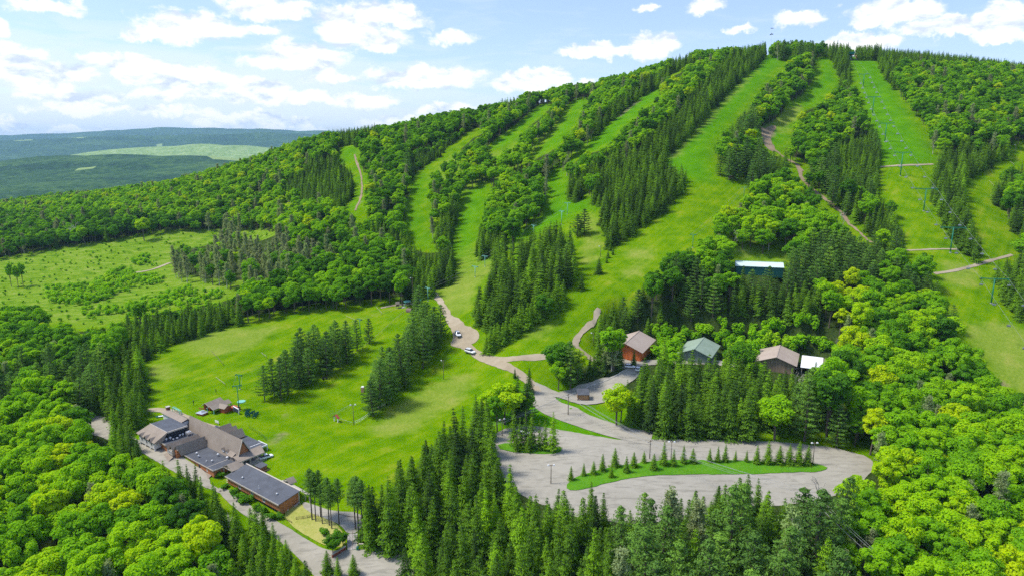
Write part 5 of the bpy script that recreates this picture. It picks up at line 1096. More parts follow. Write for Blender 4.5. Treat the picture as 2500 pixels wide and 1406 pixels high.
def gen_spruce(seed, H=15., R=3.3, dens=1.0, base=.06, droop=.45, rows=21, thin=0.):
    g = np.random.default_rng(seed); cen, nrm, siz = [], [], []; T_ = [tube([(0, 0, -.6), (0, 0, H * .5), (0, 0, H * .98)], [.22, .13, .02])]
    for i in range(rows):
        t = (i + .5 * g.random()) / rows; z = H * (base + (1 - base) * t); rr = R * (1 - t) ** .64 * (.85 + .3 * g.random()) + .10
        nb_ = max(4, int((7 + 6 * (1 - t)) * dens)); a0 = g.random() * 6.28
        for k in range(nb_):
            if g.random() < thin: continue
            a = a0 + 2 * pi * k / nb_ + g.normal() * .2; r1 = rr * (.55 + .62 * g.random()); ns = max(2, int(r1 / .26))
            for s in range(ns):
                q = (s + .6) / ns; x = r1 * q; zz = z - droop * r1 * q * (1.1 - .45 * q) + .02 * g.normal()
                wdt = .34 * r1 * (1 - q * .7) + .08
                for m_ in (-1, 1):
                    l = wdt * m_ * (.3 + .7 * g.random())
                    cen.append((x * cos(a) - l * sin(a), x * sin(a) + l * cos(a), zz - abs(l) * .25)); nrm.append((cos(a) * .75 + g.normal() * .25, sin(a) * .75 + g.normal() * .25, .72 + .2 * g.normal())); siz.append(.13 + .14 * (1 - t) + .07 * g.random())
        if thin or i % 3 == 0:
            a = a0; T_.append(tube([(0, 0, z), (rr * .8 * cos(a), rr * .8 * sin(a), z - droop * rr * .5)], [.04, .015], 3))
    for k in range(8): cen.append((.09 * g.normal(), .09 * g.normal(), H * (.955 + .004 * k))); nrm.append((g.normal(), g.normal(), .3)); siz.append(.13)
    return leaves(np.array(cen), np.array(nrm), np.array(siz), g, .6), join(T_)
def gen_pine(seed, H=16., R=3.2, base=.28, m0=20):
    g = np.random.default_rng(seed); cen, nrm = [], []; T_ = [tube([(0, 0, -.6), (.1, 0, H * .5), (0, .1, H * .97)], [.27, .19, .04])]
    rows = 11
    for i in range(rows):
        t = i / (rows - 1); z = H * (base + (.95 - base) * t); prof = (1 - t) ** .55 * (.62 + .38 * min(1, t * 5 + .4)); nb_ = g.integers(4, 7); a0 = g.random() * 6.28
        for k in range(nb_):
            a = a0 + 2 * pi * k / nb_ + g.normal() * .3; r1 = R * prof * (.65 + .5 * g.random()) + .3; up = .22
            e = (r1 * cos(a), r1 * sin(a), z + up * r1); T_.append(tube([(0, 0, z), (e[0] * .5, e[1] * .5, z + .04), e], [.06, .045, .02], 3))
            for q in np.linspace(.35, 1., max(2, int(r1 / .75))):
                c = np.array([e[0] * q, e[1] * q, z + up * r1 * q * q + .1]); w = .5 + .3 * g.random(); m_ = m0
                d = g.normal(size=(m_, 3)); d /= np.linalg.norm(d, axis=1, keepdims=True)
                cen.append(c + d * w * np.array([1, 1, .42])); nrm.append(d * np.array([.7, .7, 1]) + np.array([0, 0, .55]) + g.normal(size=d.shape) * .35)
    for k in range(3):
        d = g.normal(size=(30, 3)); d /= np.linalg.norm(d, axis=1, keepdims=True); cen.append(np.array([0, 0, H * (.94 + .02 * k)]) + d * .45); nrm.append(d + np.array([0, 0, .5]))
    return leaves(np.concatenate(cen), np.concatenate(nrm), .25, g, .42), join(T_)
def gen_grey(seed, H=13., R=2.0):
    g = np.random.default_rng(seed); cen, nrm = [], []; T_ = [tube([(0, 0, -.6), (.15, 0, H * .5), (0, .1, H * .97)], [.20, .13, .03], 5)]
    for i in range(46):
        t = g.random() ** .9; z = H * (.22 + .76 * t); a = g.random() * 6.28; r1 = R * (1 - t) ** .7 * (.5 + .6 * g.random()) + .2
        e = np.array([r1 * cos(a), r1 * sin(a), z + r1 * .45]); T_.append(tube([(0, 0, z), e], [.05, .014], 3))
        for q in (.4, .6, .8, 1.0):
            d = g.normal(size=(13, 3)); cen.append(np.array([0, 0, z]) * (1 - q) + e * q + d * .28); nrm.append(g.normal(size=(13, 3)) + np.array([0, 0, .6]))
    return leaves(np.concatenate(cen), np.concatenate(nrm), .2, g, .5), join(T_)
def gen_dead(seed, H=13.):
    g = np.random.default_rng(seed); T_ = []
    def br(p, d, l, r, lev):
        q = p + d * l * .5 + g.normal(size=3) * .05 * l; e = q + (d + g.normal(size=3) * .12) * l * .5; T_.append(tube([p, q, e], [r, r * .8, r * .55], 4))
        if lev == 0: return
        for k in range(3 if lev > 1 else 4):
            nd = d + g.normal(size=3) * .55; nd[2] = abs(nd[2]) * .8 + .25; nd /= np.linalg.norm(nd); br(q if k == 0 else e, nd, l * .62, r * .55, lev - 1)
    br(np.array([0, 0, -.5]), np.array([.05, 0, 1.]), H * .42, .34, 4)
    return join(T_)
def gen_young(seed, H=3.2, R=1.7):
    g = np.random.default_rng(seed); cen, nrm = [], []
    for i in range(7):
        c = g.normal(size=3) * np.array([R * .4, R * .4, H * .14]) + np.array([0, 0, H * .58]); d = g.normal(size=(70, 3)); d /= np.linalg.norm(d, axis=1, keepdims=True)
        cen.append(c + d * np.array([R * .42, R * .42, H * .28])); nrm.append(d * .6 + np.array([0, 0, 1.0]) + g.normal(size=d.shape) * .3)
    cen = np.concatenate(cen); cen[:, 2] = np.maximum(cen[:, 2], .1)
    return leaves(cen, np.concatenate(nrm), .26, g), tube([(0, 0, -.3), (0, 0, H * .7)], [.06, .02], 4)
def mk(name, vf, mat):
    me = np_mesh(name, vf[0], vf[1]); me.materials.append(mat); return me
KIN = {}   # kind -> dict(crown meshes, trunk meshes, joined objects, H)
FORM = bpy.data.collections.new('tree_forms')      # not linked to the scene: forms for the far woods
def reg(kind, gens, mat, bark, H):
    d = dict(c=[], t=[], H=H, col=bpy.data.collections.new(kind + '_forms'))
    for i, (cr, tr) in enumerate(gens):
        mc = mk(kind + '_crown', cr, mat) if cr is not None else None; mt = mk(kind + '_trunk', tr, bark)
        d['c'].append(mc); d['t'].append(mt)
        if cr is not None: jv, jf = join([cr, tr]); nc = len(cr[1])
        else: jv, jf = tr; nc = 0
        me = np_mesh(kind + '_whole', jv, jf); me.materials.append(mat if mat else bark); me.materials.append(bark)
        mi = np.zeros(len(jf), np.int32); mi[nc:] = 1; me.polygons.foreach_set('material_index', mi)
        d['col'].objects.link(bpy.data.objects.new(kind + '_form_%d' % i, me))
    KIN[kind] = d
reg('broadleaf_tree', [gen_broad(1), gen_broad(2, 13.5, 4.8, 44), gen_broad(3, 15, 4.0, 36, base=.34), gen_broad(4, 12.5, 4.5, 34), gen_broad(5, 16, 4.2, 42, base=.36), gen_broad(6, 14, 3.6, 28, base=.4, gap=.9)], M_BROAD, M_BARK, 14)
reg('spruce_tree', [gen_spruce(11), gen_spruce(12, 16, 3.0), gen_spruce(13, 14, 3.7), gen_spruce(14, 15, 2.8, 1.0, .1, .55), gen_spruce(15, 13, 3.5, 1.15, .03, .35)], M_SPRUCE, M_BARK, 15)
reg('pine_tree', [gen_pine(21, 16, 3.6, .12, 24), gen_pine(22, 17, 3.9, .16, 24), gen_pine(23, 15, 3.5, .08, 24), gen_pine(24, 16, 2.6, .50, 15)], M_PINE, M_BARK, 16)
reg('larch_tree', [gen_grey(31), gen_grey(32, 14, 1.8), gen_grey(33, 11, 2.2)], M_GREY, M_PALEBARK, 13)
reg('sapling', [gen_young(41), gen_young(42, 3.6, 1.5), gen_young(43, 2.6, 1.9)], M_YOUNG, M_BARK, 3.2)
reg('thin_spruce', [gen_spruce(51, 14, 2.6, .7, .16, .5, 22, .35), gen_spruce(52, 13, 2.3, .7, .12, .5, 20, .4)], M_SPRUCE, M_BARK, 14)
reg('dead_tree', [(None, gen_dead(61)), (None, gen_dead(62, 11)), (None, gen_dead(63, 14))], None, M_PALEBARK, 13)
reg('silver_tree', [gen_broad(71, 8, 3.2, 18, 200, .24, .1)], M_SILVER, M_BARK, 8)

# ------------------------------------------------------------------ where the trees stand
TREES = []   # dict rows: kind, form, x, y, z, scale xy, scale z, rot, tint, label, group
KINDOF = {BROAD: 'broadleaf_tree', SPRU: 'spruce_tree', PINE: 'pine_tree', GREY: 'larch_tree', YOUNG: 'sapling', SPARSE: 'broadleaf_tree'}
RAD = {'broadleaf_tree': 4.3, 'spruce_tree': 2.3, 'pine_tree': 3.1, 'larch_tree': 1.9, 'sapling': 1.6}
BAD = np.zeros(10, bool); BAD[[OPEN, SKYL, BUILT]] = True
def scatter():
    g = np.random.default_rng(99)
    rows = []
    def cand(x0, x1, y0, y1, s):
        X, Y = np.meshgrid(np.arange(x0, x1, s), np.arange(y0, y1, s)); X = X.ravel() + g.uniform(-.5, .5, X.size) * s; Y = Y.ravel() + g.uniform(-.5, .5, Y.size) * s
        return X, Y
    A = cand(-620, 620, 45, 1000, 2.3); B = cand(-1000, 700, 1000, 1500, 9.0); Cc = cand(-1000, -620, 600, 1000, 5.0)
    X = np.concatenate([A[0], B[0], Cc[0]]); Y = np.concatenate([A[1], B[1], Cc[1]])
    m = (np.abs(X) < Y * .80 + 22) ; X, Y = X[m], Y[m]
    Z = ground(X, Y)
    u0, v0, f0 = proj(X, Y, Z)
    m = (v0 < 1406 + 520) & (f0 > 40); X, Y, Z = X[m], Y[m], Z[m]
    n = len(X); rnd = g.random((n, 6))
    # kind from the picture at crown height
    uc, vc, fc = proj(X, Y, Z + 9.0); lab = look(LAB, uc, vc)
    u1, v1, _ = proj(X, Y, Z + 1.5); lab1 = look(LAB, u1, v1); lab = np.where((lab1 == YOUNG) , YOUNG, lab)
    u2_, v2_, _ = proj(X, Y, Z + 4.0); lb2 = look(LAB, u2_, v2_); lab = np.where(BAD[lab] & ~BAD[lb2], lb2, lab)
    lab = np.where(lab == MIXED, np.where(rnd[:, 5] < .55, SPRU, np.where(rnd[:, 5] < .8, PINE, BROAD)), lab)
    BANK = [(1585,790),(1680,785),(1745,785),(1830,780),(1900,792),(2000,802),(2045,812),(2060,860),(2060,905),(1590,885)]
    lab = np.where(pip(BANK, u0[m], v0[m]), YOUNG, lab)
    stray = pip(CLEARING, u0[m], v0[m]) & (look(LAB, u0[m], v0[m]) == OPEN) & (rnd[:, 3] < .07)
    lab = np.where(stray, YOUNG, lab)
    low_ = (v0[m] > 1150) & (u0[m] > 900) & (u0[m] < 2040); lab = np.where(low_ & (lab == BROAD), np.where(rnd[:, 2] < .5, PINE, np.where(rnd[:, 2] < .8, GREY, BROAD)), lab)
    ok = ~BAD[lab] & ~(pip([(1575,845),(2065,865),(2065,935),(1575,925)], u0[m], v0[m]) & (lab != SPRU) & (lab != YOUNG))
    for p in NOGO: ok &= ~pip(p, X, Y)
    # a scatter of strangers in each wood
    swap = rnd[:, 4]
    lab = np.where((lab == BROAD) & (swap < .035), SPRU, lab); lab = np.where((lab == BROAD) & (swap > .965), GREY, lab); lab = np.where((lab == GREY) & (swap < .3), BROAD, lab)
    hs = np.where(lab == YOUNG, 2.7 * (.7 + .8 * rnd[:, 0]), np.where(lab == SPRU, 12.3, 13.5)) * np.where(lab == YOUNG, 1, np.where(lab == SPRU, .62 + .55 * rnd[:, 0], .74 + .46 * rnd[:, 0]))
    hs = np.where((lab == PINE), hs * 1.1, hs)
    # size by district
    uu, vv, ff = proj(X, Y, Z + 5)
    def dist(poly, k):
        nonlocal hs
        hs = np.where(pip(poly, uu, vv), hs * k, hs)
    hs = np.where(pip(BANK, u0[m], v0[m]), hs * 1.7, np.where(stray, hs * .5, hs))
    dist(STAND_BIG, 1.32); dist([(880,1160),(1220,980),(1260,1200),(2040,1200),(2040,1700),(880,1700)], 1.22); dist([(2000,680),(2110,640),(2300,700),(2300,780),(2000,800)], .85); dist([(0,0),(1,0),(0,1)], 1); dist([(1540,1100),(2050,1100),(2060,850),(1540,850)], 1.22)
    dist([(240,1080),(340,1040),(640,1300),(600,1320)], .85); dist([(1060,400),(1378,250),(1378,300),(1130,470),(1050,430)], .85); dist([(1990,340),(2160,340),(2210,600),(2150,600),(1960,430)], .85)
    dist([(2140,100),(2500,130),(2500,170),(2180,200)], .8); dist([(1700,215),(1830,108),(1430,430),(1430,405)], .9); dist([(1000,370),(1160,300),(1010,430)], .5); dist([(640,690),(1000,740),(640,780),(400,840),(290,860),(290,760)], .78); dist([(-200,900),(340,900),(800,1600),(-200,1600)], 1.0); dist([(2050,900),(2700,900),(2700,1600),(2030,1600)], .98)
    fr = np.array([RAD[KINDOF[k]] if k in KINDOF else 2 for k in range(10)])[lab] * hs / np.where(lab == YOUNG, 3.2, 14.0)
    def bad(dx, dz, k=1.0):
        a, b, _ = proj(X + dx, Y, Z + dz); return BAD[look(LAB, a, b)]
    hs = np.where((Y > 380) & (lab == BROAD), hs * .86, hs); fr = np.where((Y > 380) & (lab == BROAD), fr * .86, fr)
    for (dx, t) in ((0, .12), (0, .5), (0, .8), (0, .96), (-.55, .35), (.55, .35), (-.4, .7), (.4, .7)):
        taper = np.where((lab == SPRU) | (lab == GREY), 1 - t * .8, 1.0) * np.where(Y > 380, 1.6, 1.0)
        ok &= ~bad(dx * fr * taper, t * hs) | stray | ((t < .2) & (Y > 640))
    ok &= (uu > -160) & (uu < 2660)
    ok &= ~((lab == SPARSE) & (rnd[:, 3] < .8)) & ~((lab == YOUNG) & (rnd[:, 3] > .6) & (u0[m] < 700))
    # hidden from here behind the ridge by a wide margin: leave out the far slope beyond one more row of crowns
    vis = np.ones(n, bool); tt = np.linspace(.3, .97, 40)
    for q in tt:
        vis &= (ground(X * q, Y * q) < CAM_H + (Z + hs + 6 - CAM_H) * q)
    ok &= vis
    idx = np.nonzero(ok)[0]
    lab_i = lab[idx]; order = idx[np.argsort(-(hs[idx]) + g.random(len(idx)) * 4)]
    need = np.where(lab == SPRU, 3.1, np.where(lab == PINE, 3.5, np.where(lab == GREY, 3.0, np.where(lab == YOUNG, 2.6, 4.7)))) * np.where(lab == YOUNG, 1, hs / 13.5)
    need = np.where(Y > 1000, np.maximum(need, 8.5), np.where(Y > 620, need * 1.12, need)); need = np.where((lab == GREY) & (Y > 300), 6.2, need)
    cell = {}; out = []
    cs = 6.0
    for i in order:
        x, y, r = X[i], Y[i], need[i]; cx, cy = int(x // cs), int(y // cs); good = True
        for a in (-1, 0, 1):
            for b in (-1, 0, 1):
                for (px_, py_, pr) in cell.get((cx + a, cy + b), ()):
                    d = (x - px_) ** 2 + (y - py_) ** 2; q = (r + pr) * .5
                    if d < q * q: good = False; break
                if not good: break
            if not good: break
        if good: cell.setdefault((cx, cy), []).append((x, y, r)); out.append(i)
    out = np.array(out)
    tn = look(TNT, uc[out], vc[out])
    for i, t in zip(out, tn):
        k = KINDOF[int(lab[i])]; K = KIN[k]; r_ = rnd[i]
        if k == 'broadleaf_tree': tint = t - .05 + g.normal() * .19 + (.2 if g.random() < .03 else 0)
        elif k == 'spruce_tree': tint = .42 + g.normal() * .20
        elif k == 'pine_tree': tint = .60 + g.normal() * .16
        else: tint = .5 + g.normal() * .2
        s = hs[i] / K['H']
        TREES.append(dict(kind=k, form=int(g.integers(3 if k == 'pine_tree' else len(K['c']))), x=X[i], y=Y[i], z=Z[i], s=s * (.92 + .2 * g.random()) , sz=s, rot=g.random() * 6.28, tint=float(np.clip(tint, .02, .98)), label=None, group=None, h=hs[i], r=fr[i]))
scatter()
def put(kind, u, v, h, tint=.5, label=None, wide=1.0, form=None, group=None, xyz=None):
    """a tree of its own whose foot shows at picture point u, v"""
    p = at(u, v) if xyz is None else Vector(xyz); K = KIN[kind]; s = h / K['H']; g = random.Random(int(u * 31 + v * 7))
    TREES.append(dict(kind=kind, form=g.randrange(len(K['c'])) if form is None else form, x=p.x, y=p.y, z=p.z, s=s * wide, sz=s, rot=g.random() * 6.28, tint=tint, label=label, group=group, h=h, r=3 * s, own=True))
# ------------------------------------------------------------------ trees that stand by themselves (foot seen at u, v)
def lone(kind, u, v, h, label, tint=.5, wide=1.0, form=None): put(kind, u, v, h, tint, label, wide, form)
# young spruces along the grass island
for i, (u, v, h) in enumerate([(895,1056 + 1e9, 0)][:0] + [(1394,1172,2.9),(1425,1161,2.6),(1449,1158,3.0),(1471,1150,3.6),(1501,1139,4.2),(1492,1165,2.6),(1529,1153,3.4),(1547,1140,3.6),(1572,1129,2.6),(1596,1146,3.6),(1620,1135,4.6),(1644,1138,3.4),(1668,1131,3.6),(1691,1130,3.6),(1732,1128,3.0),(1752,1128,3.2),(1770,1127,3.6),(1795,1125,2.2),(1822,1128,2.4),(1847,1132,4.0),(1874,1132,4.9),(1902,1133,4.6),(1926,1134,4.6),(1949,1135,5.0),(1971,1134,4.4)]):
    put('spruce_tree', u, v, h * 1.5, .5 + .05 * (i % 3), 'LOW', 1.15, None, 'young spruces along the grass island')
for (u, v, h, t) in [(1255,1088,9.5,.5),(1270,1094,8.5,.45),(1284,1093,10,.4),(1299,1096,9.5,.5),(1317,1098,8,.5),(1331,1098,7.5,.55),(1350,1103,9.8,.75),(1262,1103,6,.4),(1290,1104,5,.45)]:
    put('thin_spruce', u, v, h * 1.3, t, 'VERGE', 1.0, None, 'thin spruces on the verge in the parking lot')
for (u, v, h, w) in [(762,1268,14,.8),(771,1272,13.5,.75),(783,1262,13,.75),(787,1278,11,.7),(804,1282,13,.75),(810,1290,12,.7),(828,1280,12.5,.8)]:
    put('pine_tree', u, v, h, .62, 'PATH', w, 3, 'slender pines beside the footpath')
for (u, v, h) in [(875,1300,15),(868,1292,14),(886,1310,15)]: put('pine_tree', u, v, h, .6, 'STAIR', .85, 3, 'pines standing by the top of the long stairs')
lone('spruce_tree', 800, 1400, 6.5, 'small spruce at the fork of the drive below the red wall', .45, 1.2)
lone('spruce_tree', 864, 1404, 5.8, 'little spruce on the open gravel nearest the bottom edge', .55, 1.2)
lone('spruce_tree', 826, 1408, 4.8, 'smallest spruce beside the drive at the bottom edge', .6, 1.2)
lone('broadleaf_tree', 813, 1352, 5.2, 'dark rounded tree behind the red retaining wall', .15, 1.25, 1)
lone('broadleaf_tree', 838, 1330, 3.6, 'dark bush beside the long stairs', .1, 1.3, 3)
lone('broadleaf_tree', 1362, 922, 14.5, 'big deep green maple above the road junction', .22, 1.15, 1)
lone('broadleaf_tree', 1410, 925, 11.5, 'bright yellow-green maple beside the deep green one', .9, .95, 0)
lone('broadleaf_tree', 1232, 1035, 14.5, 'large yellow-green tree between the lawn and the parking lot', .86, 1.35, 1)
lone('broadleaf_tree', 1195, 1020, 10.5, 'smaller yellow-green crown against the lawn edge', .84, 1.2, 3)
lone('pine_tree', 1285, 1030, 12.5, 'dark pine leaning against the large yellow-green tree', .35, 1.15)
lone('broadleaf_tree', 1505, 1040, 14.0, 'yellow-green maple beside the kiosk yard', .88, 1.2, 0)
lone('broadleaf_tree', 1545, 1030, 10.0, 'lighter maple behind the one by the kiosk yard', .8, 1.0, 3)
lone('spruce_tree', 1292, 958, 9.5, 'dark spruce standing at the bend of the dirt road', .25, 1.0)
lone('spruce_tree', 1257, 922, 3.6, 'tiny dark spruce beside the dirt road', .2, 1.2)
lone('spruce_tree', 1462, 668, 8.2, 'lone dark spruce on the open run above the clipped row', .2, 1.25)
lone('spruce_tree', 1419, 707, 8.4, 'lone spruce lower on the open run', .3, 1.05)
lone('pine_tree', 1410, 578, 12.5, 'taller of the twin pines alone on the upper bowl', .3, 1.2, 2)
lone('pine_tree', 1426, 574, 14.5, 'broad twin pine alone on the upper bowl', .26, 1.25, 2)
for (u, v, h) in [(1490,612,4.5),(1496,622,3.8),(1484,630,4.2),(1481,642,3.6),(1488,600,5.5)]: put('spruce_tree', u, v, h, .4, 'TIP', 1.2, None, 'small spruces trailing below the middle spruce stand')
lone('pine_tree', 902, 838, 11.5, 'single tall pine by the fence line on the beginner slope', .35, .9, 2)
lone('spruce_tree', 1000, 828, 6.5, 'bright narrow spruce at the head of the roadside pines', .62, 1.1)
lone('broadleaf_tree', 352, 588, 18, 'flat-topped lone tree on bare stems at the edge of the clearing', .85, 1.15, 2)
lone('dead_tree', 205, 590, 17, 'pale leafless tree beside the far wood of the clearing', .5, 1.2, 0)
for (u, v, h) in [(28,700,15),(45,702,14),(57,698,15)]: put('broadleaf_tree', u, v, h, .55, 'TRIO', .62, 2, 'three bare-stemmed trees in the clearing')
lone('silver_tree', 2040, 918, 8.0, 'silvery pale tree beside the white-roofed shed', .5, 1.0)
lone('spruce_tree', 1988, 930, 8.5, 'spruce rising in front of the white-roofed shed', .45, 1.0)
lone('dead_tree', 2042, 860, 8.0, 'broken grey snag above the young growth', .5, .6, 1)
lone('larch_tree', 1493, 905, 12.0, 'sparse grey-green larch west of the red barn', .7, 1.6)
lone('larch_tree', 1480, 900, 11.0, 'second sparse larch west of the red barn', .6, 1.5)
lone('spruce_tree', 1512, 895, 11.5, 'spruce close against the corner of the red barn', .35, 1.0)
lone('spruce_tree', 1547, 892, 6.5, 'short spruce in front of the orange barn wall', .3, 1.05)
lone('dead_tree', 1940, 985, 12, 'bare brown tree among the spruces below the tan barn', .5, .9, 2)
lone('dead_tree', 2000, 1225, 9, 'leafless grey tree at the lower edge of the parking lot', .5, 1.2, 1)
lone('dead_tree', 560, 1330, 8, 'bare-twigged tree in the leafy wood below the lodge', .5, 1.0, 0)
lone('spruce_tree', 1628, 1062, 7.5, 'pale blue-green spruce at the upper kerb of the lot', .9, .8)
lone('spruce_tree', 1657, 1062, 7.0, 'second pale spruce at the upper kerb of the lot', .92, .8)
for (u, v, h) in [(1790,612,11),(1876,612,12),(2030,590,12),(2010,600,10.5),(2056,560,10)]: put('dead_tree', u, v, h, .5, 'BARE', .7, 2, 'bare pale trunks along the wood edge')
for (u, v, h) in [(430,700 - 20, 13), (455,670,12),(545,625,14),(560,640,12),(615,640,13),(500,690,10),(630,670,12),(690,640,11),(720,650,11)]: put('larch_tree', u, v, h, .25, 'CLEAR', 1.2, None, 'grey larches at the clearing')
# clipped row beside the big stand, shoulder to shoulder
for k in range(19):
    q = k / 18.0; u = 1188 + (1368 - 1188) * q; v = 862 - (862 - 752) * q + 6 * math.sin(k * 2.1)
    put('spruce_tree', u, v, 8.6 + 1.8 * math.sin(k * 1.7) ** 2 + 2.2 * q, .62 + .1 * math.sin(k * 3.3), 'CLIP', 1.15, None, 'short spruces in the row below the big stand')
    if k % 2 == 0: put('spruce_tree', u + 7, v - 9, 8.5 + 2 * q, .55, 'CLIP', 1.05, None, 'short spruces in the row below the big stand')
# bushes along the annex and the lodge
def bush(u, v, h, w, label, tint=.3):
    p = at(u, v); K = KIN['sapling']; TREES.append(dict(kind='bush', form=0, x=p.x, y=p.y, z=p.z, s=w / 1.7, sz=h / 3.2, rot=u % 6.28, tint=tint, label=label, group=None, h=h, r=w, own=True))
KIN['bush'] = dict(c=[mk('bush_crown', gen_young(81, 3.2, 1.7)[0], M_BROAD)], t=[mk('bush_trunk', gen_young(81)[1], M_BARK)], H=3.2, col=None)
for (u, v, h, w, lb) in [(546,1190,1.2,1.3,'low bush at the foot of the pale open stairs'), (574,1206,1.6,1.4,'bush nearest the stairs along the annex'), (598,1229,2.4,2.1,'large round bush halfway along the annex'), (583,1216,1.8,1.4,'bush pressed against the large round one'),
                      (631,1245,1.9,1.3,'upright bush under the last annex window'), (645,1251,2.2,1.4,'taller of the paired bushes near the annex end'), (664,1264,1.8,1.6,'wide bush at the drive by the annex end'), (679,1266,1.6,1.3,'last bush at the annex corner'),
                      (535,1166,1.7,1.4,'dark bush in the gap beside the kitchen wall'), (795,1300,1.2,1.5,'brown-green shrub at the edge of the dry grass'), (826,1304,1.1,1.3,'shrub at the head of the long stairs'), (948,985,1.5,1.5,'bright bush inside the curving pipe fence')]:
    bush(u, v, h, w, lb, .22 if u != 948 else .6)
# ------------------------------------------------------------------ linking the trees: the largest in view one by one, the rest as woods
def build_trees():
    g_ = np.random.default_rng(12)
    for T in TREES:
        if not T.get('own'): T['ta'], T['tb'] = g_.normal() * .035, g_.normal() * .035; T['sz'] *= 1 + .06 * g_.normal()
    # who shows how much: paint every crown's outline far to near into a small picture
    Wb, Hb = 1024, 576; k = Wb / 2500.0; ids = np.full((Hb, Wb), -1, np.int32)
    order = sorted(range(len(TREES)), key=lambda i: -TREES[i]['y'])
    for i in order:
        T = TREES[i]; ut, vt, f = proj(T['x'], T['y'], T['z'] + T['h']); ub, vb, _ = proj(T['x'], T['y'], T['z'] + T['h'] * .12)
        w = T['r'] * FPX / f * k; u = ut * k; v0, v1 = vt * k, vb * k
        if u + w < 0 or u - w > Wb or v1 < 0 or v0 > Hb: continue
        for row in range(max(0, int(v0)), min(Hb, int(v1) + 1)):
            t = (row - v0) / max(v1 - v0, 1); ww = w * (t if T['kind'] in ('spruce_tree', 'thin_spruce') else math.sin(min(1, t * .9 + .08) * pi) ** .6)
            ids[row, max(0, int(u - ww)):max(0, min(Wb, int(u + ww) + 1))] = i
    cnt = np.bincount(ids[ids >= 0].ravel(), minlength=len(TREES))
    by = {}
    for i, T in enumerate(TREES): by.setdefault(T['kind'], []).append(i)
    single, mass = [], {}
    for kd, L_ in by.items():
        L_.sort(key=lambda i: (not TREES[i].get('own', False), -cnt[i]))
        single += L_[:300]; mass[kd] = L_[300:]
        single = [i for i in single if cnt[i] > 0 or TREES[i].get('own')]
    print('TREES', {a: (len(b), int((cnt[b] > 0).sum())) for a, b in by.items()}, 'single', len(single))
    CAT = {'broadleaf_tree': 'tree', 'spruce_tree': 'spruce', 'pine_tree': 'pine', 'larch_tree': 'larch', 'sapling': 'sapling', 'bush': 'bush', 'thin_spruce': 'spruce', 'dead_tree': 'dead tree', 'silver_tree': 'tree'}
    label_trees(single, cnt)
    for i in single:
        T = TREES[i]; K = KIN[T['kind']]
        nm = {'thin_spruce': 'spruce_tree', 'silver_tree': 'broadleaf_tree'}.get(T['kind'], T['kind'])
        e = bpy.data.objects.new(nm, None); e.empty_display_size = .5; C.objects.link(e)
        e.location = (T['x'], T['y'], T['z']); e.rotation_euler = (T.get('ta', 0), T.get('tb', 0), T['rot']); e.scale = (T['s'], T['s'], T['sz'])
        tag(e, T['label'], CAT[T['kind']], T['group'])
        for nm2, me in (('trunk', K['t'][T['form']]), ('crown', K['c'][T['form']])):
            if me is None: continue
            o = bpy.data.objects.new(nm2, me); o.parent = e; C.objects.link(o); o['tint'] = float(T['tint'])
    names = {'broadleaf_tree': 'broadleaf_forest', 'spruce_tree': 'spruce_forest', 'pine_tree': 'pine_forest', 'larch_tree': 'larch_forest', 'sapling': 'undergrowth'}
    texts = {'broadleaf_tree': 'mass of bright green broadleaf trees covering the hillside', 'spruce_tree': 'dark green spruce wood covering the slope strips', 'pine_tree': 'blue green pine wood on the lower hillside', 'larch_tree': 'thin grey green larches beside the clearing', 'sapling': 'bright green young growth in the clearing'}
    for kd, L_ in mass.items():
        if not L_: continue
        me = bpy.data.meshes.new(names[kd]); me.vertices.add(len(L_))
        me.vertices.foreach_set('co', np.array([(TREES[i]['x'], TREES[i]['y'], TREES[i]['z']) for i in L_], np.float32).ravel())
        for nm, ty, vals in (('form', 'INT', [TREES[i]['form'] for i in L_]), ('tint', 'FLOAT', [TREES[i]['tint'] for i in L_])):
            a = me.attributes.new(nm, ty, 'POINT'); a.data.foreach_set('value', vals)
        a = me.attributes.new('turn', 'FLOAT_VECTOR', 'POINT'); a.data.foreach_set('vector', np.array([(TREES[i].get('ta', 0), TREES[i].get('tb', 0), TREES[i]['rot']) for i in L_], np.float32).ravel())
        a = me.attributes.new('size', 'FLOAT_VECTOR', 'POINT'); a.data.foreach_set('vector', np.array([(TREES[i]['s'], TREES[i]['s'], TREES[i]['sz']) for i in L_], np.float32).ravel())
        o = bpy.data.objects.new(names[kd], me); C.objects.link(o); tag(o, kind='stuff')
        ng = bpy.data.node_groups.new(names[kd], 'GeometryNodeTree')
        ng.interface.new_socket('Geometry', in_out='INPUT', socket_type='NodeSocketGeometry'); ng.interface.new_socket('Geometry', in_out='OUTPUT', socket_type='NodeSocketGeometry')
        n = NB(ng); gi = n.node('NodeGroupInput'); go = n.node('NodeGroupOutput')
        def na(name, ty):
            q = n.node('GeometryNodeInputNamedAttribute', data_type=ty); q.inputs[0].default_value = name; return q.outputs[0]
        ci = n.node('GeometryNodeCollectionInfo'); ci.inputs[0].default_value = KIN[kd]['col']; ci.inputs['Separate Children'].default_value = True; ci.inputs['Reset Children'].default_value = True
        ip = n.node('GeometryNodeInstanceOnPoints'); n.link(gi.outputs[0], ip.inputs['Points']); n.link(ci.outputs[0], ip.inputs['Instance']); ip.inputs['Pick Instance'].default_value = True
        n.link(na('form', 'INT'), ip.inputs['Instance Index'])
        n.link(na('turn', 'FLOAT_VECTOR'), ip.inputs['Rotation']); n.link(na('size', 'FLOAT_VECTOR'), ip.inputs['Scale'])
        n.link(ip.outputs[0], go.inputs[0])
        md = o.modifiers.new('woods', 'NODES'); md.node_group = ng
